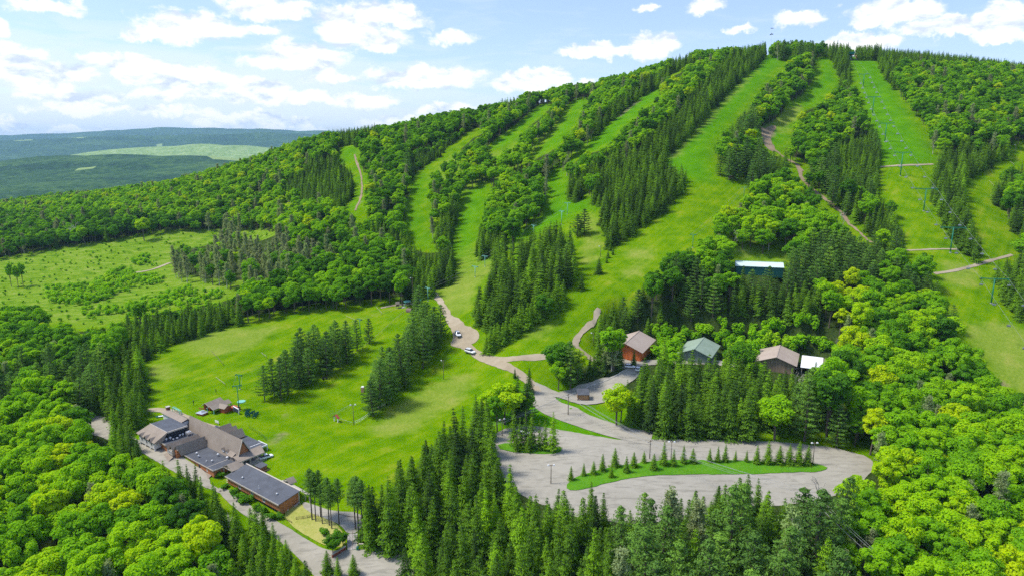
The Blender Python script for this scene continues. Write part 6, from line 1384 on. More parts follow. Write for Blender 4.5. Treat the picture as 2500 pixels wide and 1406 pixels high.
MARKS = [(120, 500, 'in the far wood beyond the clearing'), (300, 560, 'along the far edge of the clearing'), (560, 540, 'in the wood above the grey larches'), (620, 440, 'on the long wooded shoulder west of the trails'), (720, 370, 'on the western skyline'), (800, 440, 'in the dark wood west of the narrow west trail'), (860, 330, 'on the skyline above the west trail'),
 (640, 620, 'among the grey larches'), (200, 700, 'in the clearing thickets'), (420, 710, 'at the lower edge of the clearing'), (780, 620, 'in the tall wood above the beginner slope'), (900, 680, 'right behind the top of the beginner slope'), (450, 800, 'in the row along the upper edge of the lawn'), (120, 820, 'in the wood west of the lawn row'), (290, 950, 'in the dark corner stand west of the lodge'), (100, 960, 'in the mixed wood farther west of the lodge'),
 (150, 1100, 'in the leafy wood west of the lodge'), (120, 1330, 'in the lower western corner of the leafy wood'), (420, 1150, 'in front of the white-walled lodge wing'), (420, 1330, 'in the leafy wood below the lodge'), (610, 1270, 'beside the drive below the annex'), (660, 1380, 'in the leafy wood where the drive forks'), (920, 440, 'on the strip between the west trail and the next'), (1000, 330, 'on the ridge above the middle trails'), (960, 600, 'at the lower end of the strip above the beginner slope'), (1080, 640, 'in the stand at the foot of the middle trails'),
 (1085, 500, 'on the strip between the two middle trails'), (1150, 420, 'on the sparse slope above the middle trails'), (1230, 500, 'in the rounded wood beside the bowl'), (1200, 600, 'at the lower tip of the rounded wood'), (1250, 270, 'on the skyline over the middle trails'), (1300, 350, 'on the strips high above the bowl'), (1430, 260, 'on the ridge over the diagonal trail'), (1500, 300, 'along the upper side of the diagonal trail'), (1560, 300, 'on the leafy strip west of the long spruce belt'), (1700, 150, 'on the ridge west of the widest run'), (1400, 470, 'at the lower end of the long spruce belt'), (1640, 350, 'in the long spruce belt beside the widest run'),
 (1560, 480, 'in the middle stand beside the striped run'), (1290, 660, 'in the big stand on the bowl'), (735, 880, 'in the group on the lawn'), (990, 870, 'in the roadside group between lawn and dirt road'), (1850, 250, 'on the strip between the two upper runs'), (1830, 400, 'in the clump above the bench of the striped run'), (1960, 120, 'on the summit between the runs'), (2050, 160, 'in the dark summit clump beside the lift'), (2050, 350, 'on the strip between the brown track and the lift run'), (2130, 530, 'at the lower tip of the strip by the lift run'),
 (2300, 130, 'on the eastern skyline'), (2300, 260, 'in the leafy wood east of the lift run'), (2420, 330, 'in the wood above the eastern side run'), (2320, 470, 'in the island between the lift run and the side run'), (2470, 470, 'at the eastern border beside the side run'), (2470, 700, 'at the eastern border below the ridge track'), (1880, 530, 'in the wood behind the mint-roofed shed'), (1700, 640, 'in the leafy patch west of the mint-roofed shed'), (1900, 660, 'in front of the mint-roofed shed'), (2150, 640, 'in the wood between the shed and the lift run'), (1560, 740, 'in the wood above the red barn'), (1880, 750, 'in the even plantation above the barns'), (1830, 830, 'on the overgrown bank behind the barns'),
 (2060, 720, 'beside the even plantation'), (2200, 740, 'in the leafy wood below the ridge track'), (2200, 900, 'in the leafy wood east of the white-roofed shed'), (2400, 1000, 'in the leafy wood at the foot of the lift run'), (2080, 1010, 'at the eastern end of the belt above the lot'), (1620, 960, 'in the belt just below the red barn'), (1800, 960, 'in the middle of the belt between barns and lot'), (1420, 910, 'between the road junction and the barn track'), (2250, 1150, 'in the leafy wood beyond the end of the lot'), (2400, 1300, 'in the leafy wood of the lower eastern corner'), (2080, 1300, 'where the spruces meet the leafy wood below the lot'),
 (1100, 1100, 'in the stand between the lawn and the parking lot'), (1000, 1250, 'in the stand beside the long stairs'), (1200, 1300, 'in the spruce wood below the left end of the lot'), (1430, 1300, 'in the spruce wood right below the grass island'), (1650, 1300, 'in the mixed wood below the middle of the lot'), (1850, 1260, 'in the dark firs along the front of the lot'), (1130, 1400, 'along the lowest edge beside the gravel'), (1750, 1400, 'along the lowest edge below the lot')]
CODES = {'LOW': 'young spruce planted along the grass island in the lot', 'VERGE': 'thin spruce standing on the verge in the parking lot', 'PATH': 'slender pine beside the footpath and the dry grass', 'STAIR': 'bare-stemmed pine by the top of the long stairs', 'TIP': 'small spruce trailing below the middle spruce stand', 'TRIO': 'bare-stemmed tree of the trio in the clearing', 'BARE': 'bare pale trunk at the wood edge', 'CLEAR': 'grey larch standing out of the clearing edge', 'CLIP': 'short spruce in the tight row below the big stand'}
NOUN = {'broadleaf_tree': 'broadleaf tree', 'spruce_tree': 'spruce', 'pine_tree': 'pine', 'larch_tree': 'grey larch', 'sapling': 'young leafy growth', 'thin_spruce': 'thin spruce', 'dead_tree': 'bare tree', 'silver_tree': 'silver tree', 'bush': 'bush'}
def label_trees(single, cnt):
    fam = {}
    for i in single:
        T = TREES[i]; u, v, _ = proj(T['x'], T['y'], T['z'] + T['h'] * .6); T['uv'] = (float(u), float(v))
        if T['label'] is None:
            k = min(range(len(MARKS)), key=lambda j: (MARKS[j][0] - u) ** 2 + ((MARKS[j][1] - v) * 1.3) ** 2); base = NOUN[T['kind']] + ' ' + MARKS[k][2]
        elif T['label'] in CODES: base = CODES[T['label']]
        else: continue
        fam.setdefault(base, []).append(i)
    for base, L_ in fam.items():
        grp = base.replace('broadleaf tree ', 'broadleaf trees ').replace('spruce ', 'spruces ', 1).replace('pine ', 'pines ', 1)
        for i in L_: TREES[i]['group'] = grp; TREES[i]['label'] = None
        if len(L_) == 1: TREES[L_[0]]['label'] = 'single ' + base; continue
        left = list(L_)
        for word, key in (('tallest', lambda T: T['h']), ('palest', lambda T: T['tint']), ('darkest', lambda T: -T['tint']), ('smallest', lambda T: -T['h']), ('leftmost', lambda T: -T['uv'][0]), ('rightmost', lambda T: T['uv'][0]), ('uppermost', lambda T: -T['uv'][1]), ('lowermost', lambda T: T['uv'][1])):
            if not left: break
            i = max(L_, key=lambda j: key(TREES[j]))
            if i in left: TREES[i]['label'] = word + ' ' + base; left.remove(i)
        if left:
            hs = sorted(TREES[i]['h'] for i in left); hm = hs[len(hs) // 2]; us = sorted(TREES[i]['uv'][0] for i in left); um = us[len(us) // 2]
            for i in left:
                T = TREES[i]; t = T['tint']
                T['label'] = ('taller ' if T['h'] >= hm else 'lower ') + ('pale ' if t > .62 else 'dark ' if t < .36 else 'mid-green ') + base + (' (left)' if T['uv'][0] < um else ' (right)')
    rep = {}
    for i in single:
        n_ = len(TREES[i]['label'].replace('-', ' ').split())
        if n_ > 16: print('LONG', TREES[i]['label'])
build_trees()
# ------------------------------------------------------------------ lifts
def gpt(u, v): p = at(u, v); return Vector((p.x, p.y, p.z))
def heading(a, b): return atan2(b.y - a.y, b.x - a.x)
def tower(p, h, ang, arm, label, group, mat, name='lift_tower', heavy=True):
    e = empty(name, p, label, 'lift tower', group, rz=ang)           # x runs up the line, y across
    k = 1.0 if heavy else .6
    MB().cyl((0, 0, -.6), (0, 0, h), .26 * k, .19 * k, 12).build('mast', mat, e, True)
    MB().cyl((0, 0, -.5), (0, 0, .18), .62 * k, .62 * k, 14).build('footing', M_CONC, e)
    MB().box(-.13 * k, .13 * k, -arm / 2, arm / 2, h - .1, h + .24 * k).bar((0, 0, h - .9), (0, arm * .28, h), .12 * k).bar((0, 0, h - .9), (0, -arm * .28, h), .12 * k).build('crossarm', mat, e)
    for sg in (-1, 1):
        b = MB().box(-1.0 * k, 1.0 * k, sg * arm / 2 - .07, sg * arm / 2 + .07, h - .42 * k, h - .22 * k).box(-.08, .08, sg * arm / 2 - .1, sg * arm / 2 + .1, h - .3, h + .5 * k).build('sheave_beam', mat, e)
        m = MB()
        for x in (-.8, -.4, 0, .4, .8): m.cyl((x * k, sg * (arm / 2 + .04), h - .2 * k), (x * k, sg * (arm / 2 + .16), h - .2 * k), .17 * k, n=8)
        m.build('sheaves', M_BLACK, b)
    if heavy: MB().bar((.3, 0, 0), (.28, 0, h - .3), .05).bar((.3, .3, 0), (.28, .3, h - .3), .05).build('ladder', mat, e)
    return e
CHAIRS = []
def chair(p, ang, label, mat=None, wide=1.4):
    if not CHAIRS:
        e = empty('lift_chair', p, label, 'lift chair', 'chairs hanging on the steep lift', rz=ang)
        t = MB(); t.bar((0, 0, 0), (.1, 0, -1.5), .07); t.bar((.1, -wide / 2, -1.5), (.1, wide / 2, -1.5), .06); t.bar((.1, -wide / 2, -1.5), (.25, -wide / 2, -2.2), .06); t.bar((.1, wide / 2, -1.5), (.25, wide / 2, -2.2), .06); t.build('hanger', M_STEEL, e)
        MB().box(-.25, .3, -wide / 2, wide / 2, -2.25, -2.17).build('seat', M_BLACK, e); MB().box(.24, .3, -wide / 2, wide / 2, -2.1, -1.62).build('backrest', M_STEEL, e)
        CHAIRS.append(e); return e
    c = copy_tree(CHAIRS[0]); c.location = p; c.rotation_euler = (0, 0, ang); c['label'] = label; return c
def cable(name, pts, label, sag=.018, r=.045, cat='cable', n=10):
    P = []
    for a, b in zip(pts[:-1], pts[1:]):
        L_ = (b - a).length
        for i in range(n): t = i / n; P.append(a.lerp(b, t) - Vector((0, 0, 4 * sag * L_ * t * (1 - t))))
    P.append(pts[-1]); v, f = tube([tuple(p) for p in P], [r] * len(P), 4)
    me = np_mesh(name, v, f); me.materials.append(M_WIRE); o = bpy.data.objects.new(name, me); C.objects.link(o); tag(o, label, cat); return P
LIFT = [(2420, 740, 48, 50), (2320, 617, 50, 45), (2255, 515, 44, 40), (2198, 430, 47, 31), (2160, 347, 37, 27), (2130, 278, 33, 25), (2107, 213, 25, 20)]
base = [gpt(u, v) for u, v, *_ in LIFT]
low = base[0] + (base[0] - base[1]) * 1.25; low.z = gz(low.x, low.y); topp = Vector((at(2076, 147).x, at(2076, 147).y, 0)); topp.z = gz(topp.x, topp.y)
names_t = ['nearest and lowest', 'second from the bottom', 'third from the bottom', 'fourth, at the grassy bench,', 'fifth from the bottom', 'sixth, high on the run,', 'uppermost small']
heads = []
for i, ((u, v, hp, ap), p) in enumerate(zip(LIFT, base)):
    q = base[i + 1] if i < len(base) - 1 else topp; pr = base[i - 1] if i else low; ang = atan2(q.y - pr.y, q.x - pr.x); D = (p - Vector((0, 0, CAM_H))).length; h = hp / FPX * D * 1.03; arm = ap / FPX * D * 1.0
    tower(p, h, ang, arm, names_t[i] + ' green tower of the steep chairlift', 'towers of the steep chairlift', M_GREEN); n_ = Vector((-sin(ang), cos(ang), 0)); heads.append((p + Vector((0, 0, h)), n_, arm / 2))
pl = low + Vector((0, 0, 9)); pt = topp + Vector((0, 0, 5.5))
for sg, lb in ((1, 'haul cable on the west side of the steep chairlift'), (-1, 'haul cable on the east side of the steep chairlift')):
    P = cable('haul_cable', [pl + heads[0][1] * sg * heads[0][2]] + [hh + n_ * sg * a for hh, n_, a in heads] + [pt + heads[-1][1] * sg * 1.6], lb, .012, .035)
    tot = 0; nxt = 3.0; k = 0
    for a, b in zip(P[:-1], P[1:]):
        L_ = (b - a).length
        while tot + L_ > nxt and k < 26:
            c = a.lerp(b, (nxt - tot) / L_); up = heading(a, b)
            z0 = gz(c.x, c.y); uu, vv, _ = proj(c.x, c.y, c.z)
            if uu < 2510 and c.z - z0 > 2.8:
                near_t = min(range(7), key=lambda i: (heads[i][0] - c).length); side = 'west' if sg > 0 else 'east'
                chair(c, up, 'lift chair on the %s cable near the %s tower' % (side, ['lowest', 'second', 'third', 'fourth', 'fifth', 'sixth', 'uppermost'][near_t])); k += 1
            nxt += 14.0
        tot += L_
def top_station():
    p = topp; e = empty('summit_lift_station', p, 'dark teal lift terminal on a single mast at the summit', 'lift station', rz=heads[-1][1].to_2d().angle_signed(Vector((0, 1))) * 0 + 1.2)
    D = p.length; M = plain_mat('teal_steel', (.01, .20, .17), .5)
    MB().cyl((0, 0, -.5), (0, 0, 6), .75, .6, 12).build('mast', M, e, True); MB().solid([(-3.6, -2.6, 4.6), (3.2, -2.6, 4.6), (3.2, 2.6, 4.6), (-3.6, 2.6, 4.6)], [(-4.2, -3.0, 6.6), (3.6, -3.0, 6.6), (3.6, 3.0, 6.6), (-4.2, 3.0, 6.6)]).build('housing', M, e)
    MB().cyl((0, 0, 4.1), (0, 0, 4.5), 2.6, 2.6, 24).build('bullwheel', M_BLACK, e); MB().box(2.8, 7.2, -1.0, 1.0, 5.5, 6.3).build('maintenance_arm', M, e); MB().bar((1.5, 0, 3), (4.5, 0, 5.4), .3).build('brace', M, e)
top_station()
for (u, v, h, lb) in [(1905, 137, 3.2, 'small red summit hut at the top of the widest run')]:
    p = gpt(u, v); small_shed('summit_hut', frame(p.x, p.y, 5), -4.5, 4.5, 0, 3.5, p.z - .6, p.z + 2.0, p.z + 3.6, plank_mat('hut_red', (.42, .13, .08), 0), plain_mat('faded_red_roof', (.45, .17, .11), .8), lb, 'hut')
p = gpt(2096, 143); small_shed('operator_cabin', frame(p.x, p.y, 0), -1.8, 1.8, 0, 3, p.z - .5, p.z + 3.0, p.z + 3.4, plain_mat('pink_brown_board', (.36, .2, .16), .8), M_BLACK, 'brown operator cabin beside the summit terminal', 'cabin')

# lift B up the bowl and the beginner lift
def line(rows, mat, what, group, lbs, arm=3.4, extra_lo=None, extra_hi=None, cab=True):
    P = [gpt(u, v) for u, v, _ in rows]; H_ = []
    for i, ((u, v, hp), p) in enumerate(zip(rows, P)):
        a, b = P[max(0, i - 1)], P[min(len(P) - 1, i + 1)]; ang = atan2(b.y - a.y, b.x - a.x); D = (p - Vector((0, 0, CAM_H))).length; h = hp / FPX * D * 1.03
        tower(p, h, ang, arm, lbs[i], group, mat, heavy=False); H_.append((p + Vector((0, 0, h)), Vector((-sin(ang), cos(ang), 0))))
    if cab:
        for sg, sd_ in ((1, 'west'), (-1, 'east')): cable('haul_cable', [h_ + n_ * sg * arm / 2 for h_, n_ in H_], 'thin haul cable on the %s side of the %s' % (sd_, what), .012, .025)
line([(1045, 735, 32), (1160, 677, 26), (1184, 651, 25), (1302, 573, 22), (1371, 548, 31), (1385, 523, 26)], M_TEAL, 'bowl lift', 'towers of the bowl lift', ['pale lift tower at the foot of the bowl above the roadside pines', 'teal tower on the edge of the bowl, lower of a close pair', 'teal tower on the edge of the bowl, upper of a close pair', 'teal tower head showing above the big spruce stand', 'teal tower on the meadow behind the big spruce stand', 'highest teal tower of the bowl lift'])
line([(584, 1003, 58), (586, 950, 33), (880, 822, 42), (1027, 765, 34)], M_GREEN, 'beginner lift', 'towers of the beginner lift', ['green tower beside the crossing-roofed shelter', 'green tower between the lawn pines and the lift hut', 'green tower beside the tallest lawn pine', 'pale-headed green tower at the top of the beginner slope'], 2.6)
line([(1691, 605, 30), (1816, 482, 22)], M_GREEN, 'main run lift', 'towers of the main run lift', ['green lift tower at the lower right edge of the wide run', 'small green lift tower where the wide run narrows'], 2.6)
def bull(u, v, lb, w=1.0):
    p = gpt(u, v); e = empty('bullwheel_terminal', p, lb, 'lift terminal', rz=.4)
    MB().bar((0, 0, -.3), (1.2, 0, 2.6), .28).build('mast', M_TEAL, e); MB().cyl((1.8, 0, 2.6), (1.8, 0, 2.85), 1.7 * w, 1.7 * w, 20).build('bullwheel', M_TEAL, e, False); MB().box(-.9, .9, -1.2, 1.2, -.3, .12).build('footing', M_CONC, e)
bull(985, 750, 'tilted pale teal bullwheel at the top of the beginner slope')
bull(577, 1000, 'bullwheel terminal behind the crossing-roofed shelter', .8)
def perch():
    p = gpt(971, 752); e = empty('watch_hut', p, 'little hut on posts with a steep brown roof at the top of the beginner slope', 'hut', rz=.3)
    for a, b in ((-.6, -.5), (.6, -.5), (.6, .5), (-.6, .5)): MB().box(a - .06, a + .06, b - .06, b + .06, -.3, 1.3).build('post', M_CREAM, e)
    MB().box(-.7, .7, -.6, .6, 1.0, 2.0).build('wall', M_TIMBER, e); MB().solid([(-.9, -.8, 2.0), (.9, -.8, 2.0), (.9, .8, 2.0), (-.9, .8, 2.0)], [(-.9, -.05, 3.1), (.9, -.05, 3.1), (.9, .05, 3.1), (-.9, .05, 3.1)]).build('roof', M_SHINGLE, e)
    p = gpt(1000, 760); e = empty('arched_shelter', p, 'small arched shelter of dark sheet metal on the grass mound', 'shelter', rz=-.5); m = MB(); n = 10
    for i in range(n):
        a, b = pi * i / n, pi * (i + 1) / n; m.solid([(-1.3, 1.05 * cos(a), 1.5 * sin(a) - .1), (1.3, 1.05 * cos(a), 1.5 * sin(a) - .1), (1.3, 1.05 * cos(b), 1.5 * sin(b) - .1), (-1.3, 1.05 * cos(b), 1.5 * sin(b) - .1)], [(-1.3, 1.15 * cos(a), 1.6 * sin(a) - .1), (1.3, 1.15 * cos(a), 1.6 * sin(a) - .1), (1.3, 1.15 * cos(b), 1.6 * sin(b) - .1), (-1.3, 1.15 * cos(b), 1.6 * sin(b) - .1)])
    m.build('shell', plain_mat('rusty_sheet', (.16, .10, .09), .6), e); MB().box(-1.25, -1.2, -.95, .95, -.3, 1.0).build('back_panel', M_TIMBER, e)
perch()

# ------------------------------------------------------------------ poles and wires
def lamp_pole(u, v, hp, label, ang=0, heads_=2, group='light poles', mat=None, wood=True):
    p = gpt(u, v); D = (p - Vector((0, 0, CAM_H))).length; h = hp / FPX * D * 1.04; e = empty('light_pole', p, label, 'light pole', group, rz=ang)
    MB().cyl((0, 0, -.5), (0, 0, h), .13, .08, 8).build('pole', mat or (M_WOODPOLE if wood else M_STEEL), e, True)
    if heads_: MB().box(-.8, .8, -.04, .04, h - .2, h - .1).build('bracket', M_TIMBER, e)
    for k in range(heads_): x = (-.75, .75, 0)[k]; MB().solid([(x - .28, -.2, h - .22), (x + .28, -.2, h - .22), (x + .28, .25, h - .22), (x - .28, .25, h - .22)], [(x - .2, -.12, h + .08), (x + .2, -.12, h + .08), (x + .2, .15, h + .08), (x - .2, .15, h + .08)]).build('lamp_head', M_WHITE, e)
    return e
lamp_pole(1345, 1180, 46, 'light pole near the front edge of the parking lot', .1); lamp_pole(1638, 1122, 44, 'light pole behind the middle of the grass island', -.1); lamp_pole(1984, 1133, 49, 'light pole at the far end of the grass island', .05); lamp_pole(1226, 1064, 42, 'light pole with round white lamps beside the verge spruces', .5)
lamp_pole(1083, 925, 46, 'tall bare pole alone on the lawn', 0, 1, wood=True); lamp_pole(864, 1036, 48, 'pole with lamps at the tip of the roadside pines', .3, 2); lamp_pole(1466, 628, 26, 'thin bare pole between the stand and the open run', 0, 1); lamp_pole(1448, 842, 30, 'thin pole at the inner bend of the barn track', 0, 1)
lamp_pole(825, 504, 20, 'lamp pole below the dark spruces of the west trail', .2, 1); lamp_pole(1008, 740, 60, 'pole in front of the dark trees by the beginner summit', .2, 1); lamp_pole(1326, 437, 16, 'lamp pole at the mouth of the diagonal trail', .2, 1); lamp_pole(2011, 141, 15, 'leaning pole at the top of the second run', .4, 1); lamp_pole(2130, 140, 14, 'lamp pole at the top of the steep chairlift run', 0, 1); lamp_pole(2478, 373, 14, 'lamp pole at the top of the eastern side run', 0, 1)
def util(u, v, hp, label, ang):
    p = gpt(u, v); D = (p - Vector((0, 0, CAM_H))).length; h = hp / FPX * D * 1.04; e = empty('utility_pole', p, label, 'utility pole', 'utility poles', rz=ang)
    MB().cyl((0, 0, -.6), (0, 0, h), .15, .1, 8).build('pole', M_WOODPOLE, e, True); MB().box(-1.1, 1.1, -.07, .07, h - .5, h - .36).build('crossarm', M_TIMBER, e); MB().cyl((.3, .2, h - 1.7), (.3, .2, h - 1.0), .2, n=10).build('transformer', M_STEEL, e)
    out = []
    for x, dz in ((-1.05, -.3), (1.05, -.3), (0, .05), (.1, -1.2)): out.append(Vector((p.x + x * cos(ang), p.y + x * sin(ang), p.z + h + dz)))
    return out
u1 = util(1387, 1013, 53, 'utility pole at the kerb of the access road', .9); u2 = util(1586, 1120, 46, 'utility pole on the grass island', .7); u0_ = [Vector((at(1226, 1064).x + x, at(1226, 1064).y, at(1226, 1064).z + 5.0 - i * .25)) for i, x in enumerate((-.7, .7, 0, .1))]
q = at(1960, 1330); u3 = [Vector((q.x + x, q.y, q.z + 14 + dz)) for x, dz in ((-1, 0), (1, 0), (0, .3), (.1, -1))]; q = at(2150, 1520); u4 = [Vector((q.x + x, q.y, q.z + 13 + dz)) for x, dz in ((-1, 0), (1, 0), (0, .3), (.1, -1))]
e = empty('utility_pole', at(1960, 1330), 'utility pole rising out of the spruces below the lot', 'utility pole', 'utility poles', rz=.6); MB().cyl((0, 0, -.6), (0, 0, 14.4), .15, .1, 8).build('pole', M_WOODPOLE, e, True); MB().box(-1.1, 1.1, -.07, .07, 13.9, 14.04).build('crossarm', M_TIMBER, e)
e = empty('utility_pole', at(2150, 1520), 'utility pole beyond the lower edge among the broadleaf trees', 'utility pole', 'utility poles', rz=.6); MB().cyl((0, 0, -.6), (0, 0, 13.4), .15, .1, 8).build('pole', M_WOODPOLE, e, True); MB().box(-1.1, 1.1, -.07, .07, 12.9, 13.04).build('crossarm', M_TIMBER, e)
for i, nm in enumerate(('outer', 'inner', 'top', 'lowest')):
    cable('power_line', [u0_[i], u1[i]], nm + ' wire from the verge lamp to the access road pole', .012, .03, 'wire'); cable('power_line', [u1[i], u2[i]], nm + ' wire from the access road pole to the island pole', .018, .035, 'wire')
    cable('power_line', [u2[i], u3[i]], nm + ' wire from the island pole into the spruces', .02, .03, 'wire'); cable('power_line', [u3[i], u4[i]], nm + ' wire crossing the lower wood', .02, .03, 'wire')
q = at(1050, 1200)
for i, nm in enumerate(('upper', 'middle', 'lower')): cable('power_line', [u0_[i], Vector((at(1130, 1090).x, at(1130, 1090).y, u0_[i].z - .3 * i))], nm + ' wire from the verge lamp into the spruces', .012, .025, 'wire')
def mast():
    p = gpt(1880, 136); e = empty('antenna_mast', p, 'thin summit mast with two small dark dish clusters', 'antenna'); D = p.length; k = D / FPX
    MB().cyl((0, 0, 0), (0, 0, 55 * k), .09, .05, 6).build('mast', M_STEEL, e); MB().box(-1.3, 1.3, -.2, .2, 54 * k, 55 * k).build('top_bar', M_BLACK, e)
    m = MB()
    for x, z in ((-1.3, 41.5), (-.4, 43), (.9, 42.6)): m.cyl((x, -.2, z * k), (x, .3, z * k + .2), .55, .2, 8)
    m.box(-1.4, 1.2, -.08, .08, 42 * k, 42.6 * k).build('dishes', M_BLACK, e)
mast()

# ------------------------------------------------------------------ fences, walls, small things
def fence(name, pts, h, step, label, rails=(.5, .95), pm=None, rm=None, r=.045, mesh=False, closed=False):
    W_ = [gpt(u, v) for u, v in pts]; P = _resample([(p.x, p.y) for p in W_], step, False); e = empty(name, (P[0][0], P[0][1], gz(*P[0])), label, 'fence')
    for i, (x, y) in enumerate(P): MB().cyl((x, y, gz(x, y) - .3), (x, y, gz(x, y) + h), r, n=6).build('post', pm or M_WOODPOLE, e)
    m = MB()
    for f in rails:
        for a, b in zip(P[:-1], P[1:]): m.bar((a[0], a[1], gz(*a) + h * f), (b[0], b[1], gz(*b) + h * f), r * 1.1)
    m.build('rail', rm or pm or M_WOODPOLE, e)
    if mesh:
        m = MB()
        for a, b in zip(P[:-1], P[1:]):
            L_ = hypot(b[0] - a[0], b[1] - a[1]); n = max(2, int(L_ / .3))
            for k in range(n): x, y = a[0] + (b[0] - a[0]) * k / n, a[1] + (b[1] - a[1]) * k / n; m.bar((x, y, gz(x, y) + .05), (x, y, gz(x, y) + h * .95), .018)
        m.build('mesh_panel', rm or M_STEEL, e)
    keep(e); return e
fence('pipe_fence', [(984,944),(968,960),(955,978),(940,990),(920,1003),(900,1016),(880,1030),(866,1036)], 1.2, 2.2, 'curving white pipe fence along the roadside pines', (.95, .5), M_STEEL, M_WHITE, .06)
fence('mesh_fence', [(806,1018),(828,1010),(845,1000),(858,992)], 1.1, 1.8, 'pale mesh fence running from the ski gate to the pines', (.95,), M_WOODPOLE, M_STEEL, .04, True)
fence('mesh_fence', [(826,1026),(842,1032),(860,1038)], 1.1, 1.6, 'short mesh fence in front of the ski gate', (.95,), M_WOODPOLE, M_STEEL, .04, True)
fence('slope_fence', [(1000,752),(985,765),(965,782),(945,800),(925,818),(905,836),(885,852),(868,866),(850,880),(835,892)], 1.0, 2.4, 'long row of low posts down the beginner slope', (.9,), M_WOODPOLE, plain_mat('tan_rail', (.40, .33, .2)), .06)
fence('yard_rail', [(1380,972),(1410,960),(1440,945),(1470,935),(1500,922),(1522,908)], .8, 2.6, 'white guard rail along the kiosk yard', (.9, .6), M_WOODPOLE, M_WHITE, .05)
fence('deck_fence', [(608,1046),(625,1056),(640,1066),(652,1078)], 1.2, 1.4, 'thin dark fence beside the rear deck of the lodge', (.95,), M_DKGREEN, M_DKGREEN, .03, True)
fence('garden_rail', [(723,1268),(740,1266),(760,1262),(778,1262)], .8, .9, 'dark slatted rail across the dry grass', (.95, .6, .25), M_TIMBER, M_TIMBER, .05)
fence('drive_rail', [(692,1266),(700,1270),(712,1277)], .7, 1.0, 'short dark rail at the annex corner beside the drive', (.95, .5), M_TIMBER, M_TIMBER, .04)
fence('path_edge_rail', [(828,1256),(850,1262),(880,1264)], .35, 2.0, 'low brown edge rail between the lawn and the footpath', (.9,), M_TIMBER, M_TIMBER, .07)
# long stairs with middle rail
def long_stairs():
    a, b = gpt(861, 1303), gpt(861, 1342); c, d = gpt(849, 1304), gpt(873, 1304); n = 16; w = (d - c).length / 2
    ax = (b - a); ax.z = 0; L_ = ax.length; ang = atan2(ax.y, ax.x); e = empty('long_stairs', a, 'long double flight of pale steps with a middle rail down to the gravel lot', 'stairs', rz=ang); z0, z1 = .15, b.z - a.z + .15
    for i in range(n): MB().box(L_ * i / n, L_ * (i + 1) / n - .05, -w, w, z0 + (z1 - z0) * (i + .5) / n - .14, z0 + (z1 - z0) * (i + .5) / n).build('tread', M_CONC, e)
    MB().solid([(0, -w + .1, z0 - .8), (L_, -w + .1, z1 - .8), (L_, w - .1, z1 - .8), (0, w - .1, z0 - .8)], [(0, -w + .1, z0 - .16), (L_, -w + .1, z1 - .16), (L_, w - .1, z1 - .16), (0, w - .1, z0 - .16)]).build('stringer', M_BLACK, e)
    for y in (-w, 0, w):
        m = MB(); m.bar((0, y, z0 + .9), (L_, y, z1 + .9), .05)
        for k in range(5): t = k / 4; m.bar((L_ * t, y, z0 + (z1 - z0) * t), (L_ * t, y, z0 + (z1 - z0) * t + .9), .05)
        m.build('handrail', M_TIMBER, e)
long_stairs()
def wall_between(name, a, b, h, th, mat, cap, label):
    p, q = gpt(*a), gpt(*b); d = q - p; L_ = hypot(d.x, d.y); e = empty(name, p, label, 'wall', rz=atan2(d.y, d.x)); dz = d.z
    MB().solid([(0, -th / 2, -.6), (L_, -th / 2, dz - .6), (L_, th / 2, dz - .6), (0, th / 2, -.6)], [(0, -th / 2, h), (L_, -th / 2, dz + h), (L_, th / 2, dz + h), (0, th / 2, h)]).build('face', mat, e)
    MB().solid([(0, -th, h), (L_, -th, dz + h), (L_, th, dz + h), (0, th, h)], [(0, -th, h + .14), (L_, -th, dz + h + .14), (L_, th, dz + h + .14), (0, th, h + .14)]).build('coping', cap, e)
wall_between('retaining_wall', (811, 1362), (844, 1341), .9, .25, plain_mat('red_block', (.30, .07, .035), .85, .3, 4), M_CREAM, 'low red retaining wall with a pale coping at the drive fork')
wall_between('retaining_wall', (876, 1332), (892, 1332), .5, .2, M_CONC, M_CREAM, 'short pale wall beside the foot of the long stairs')
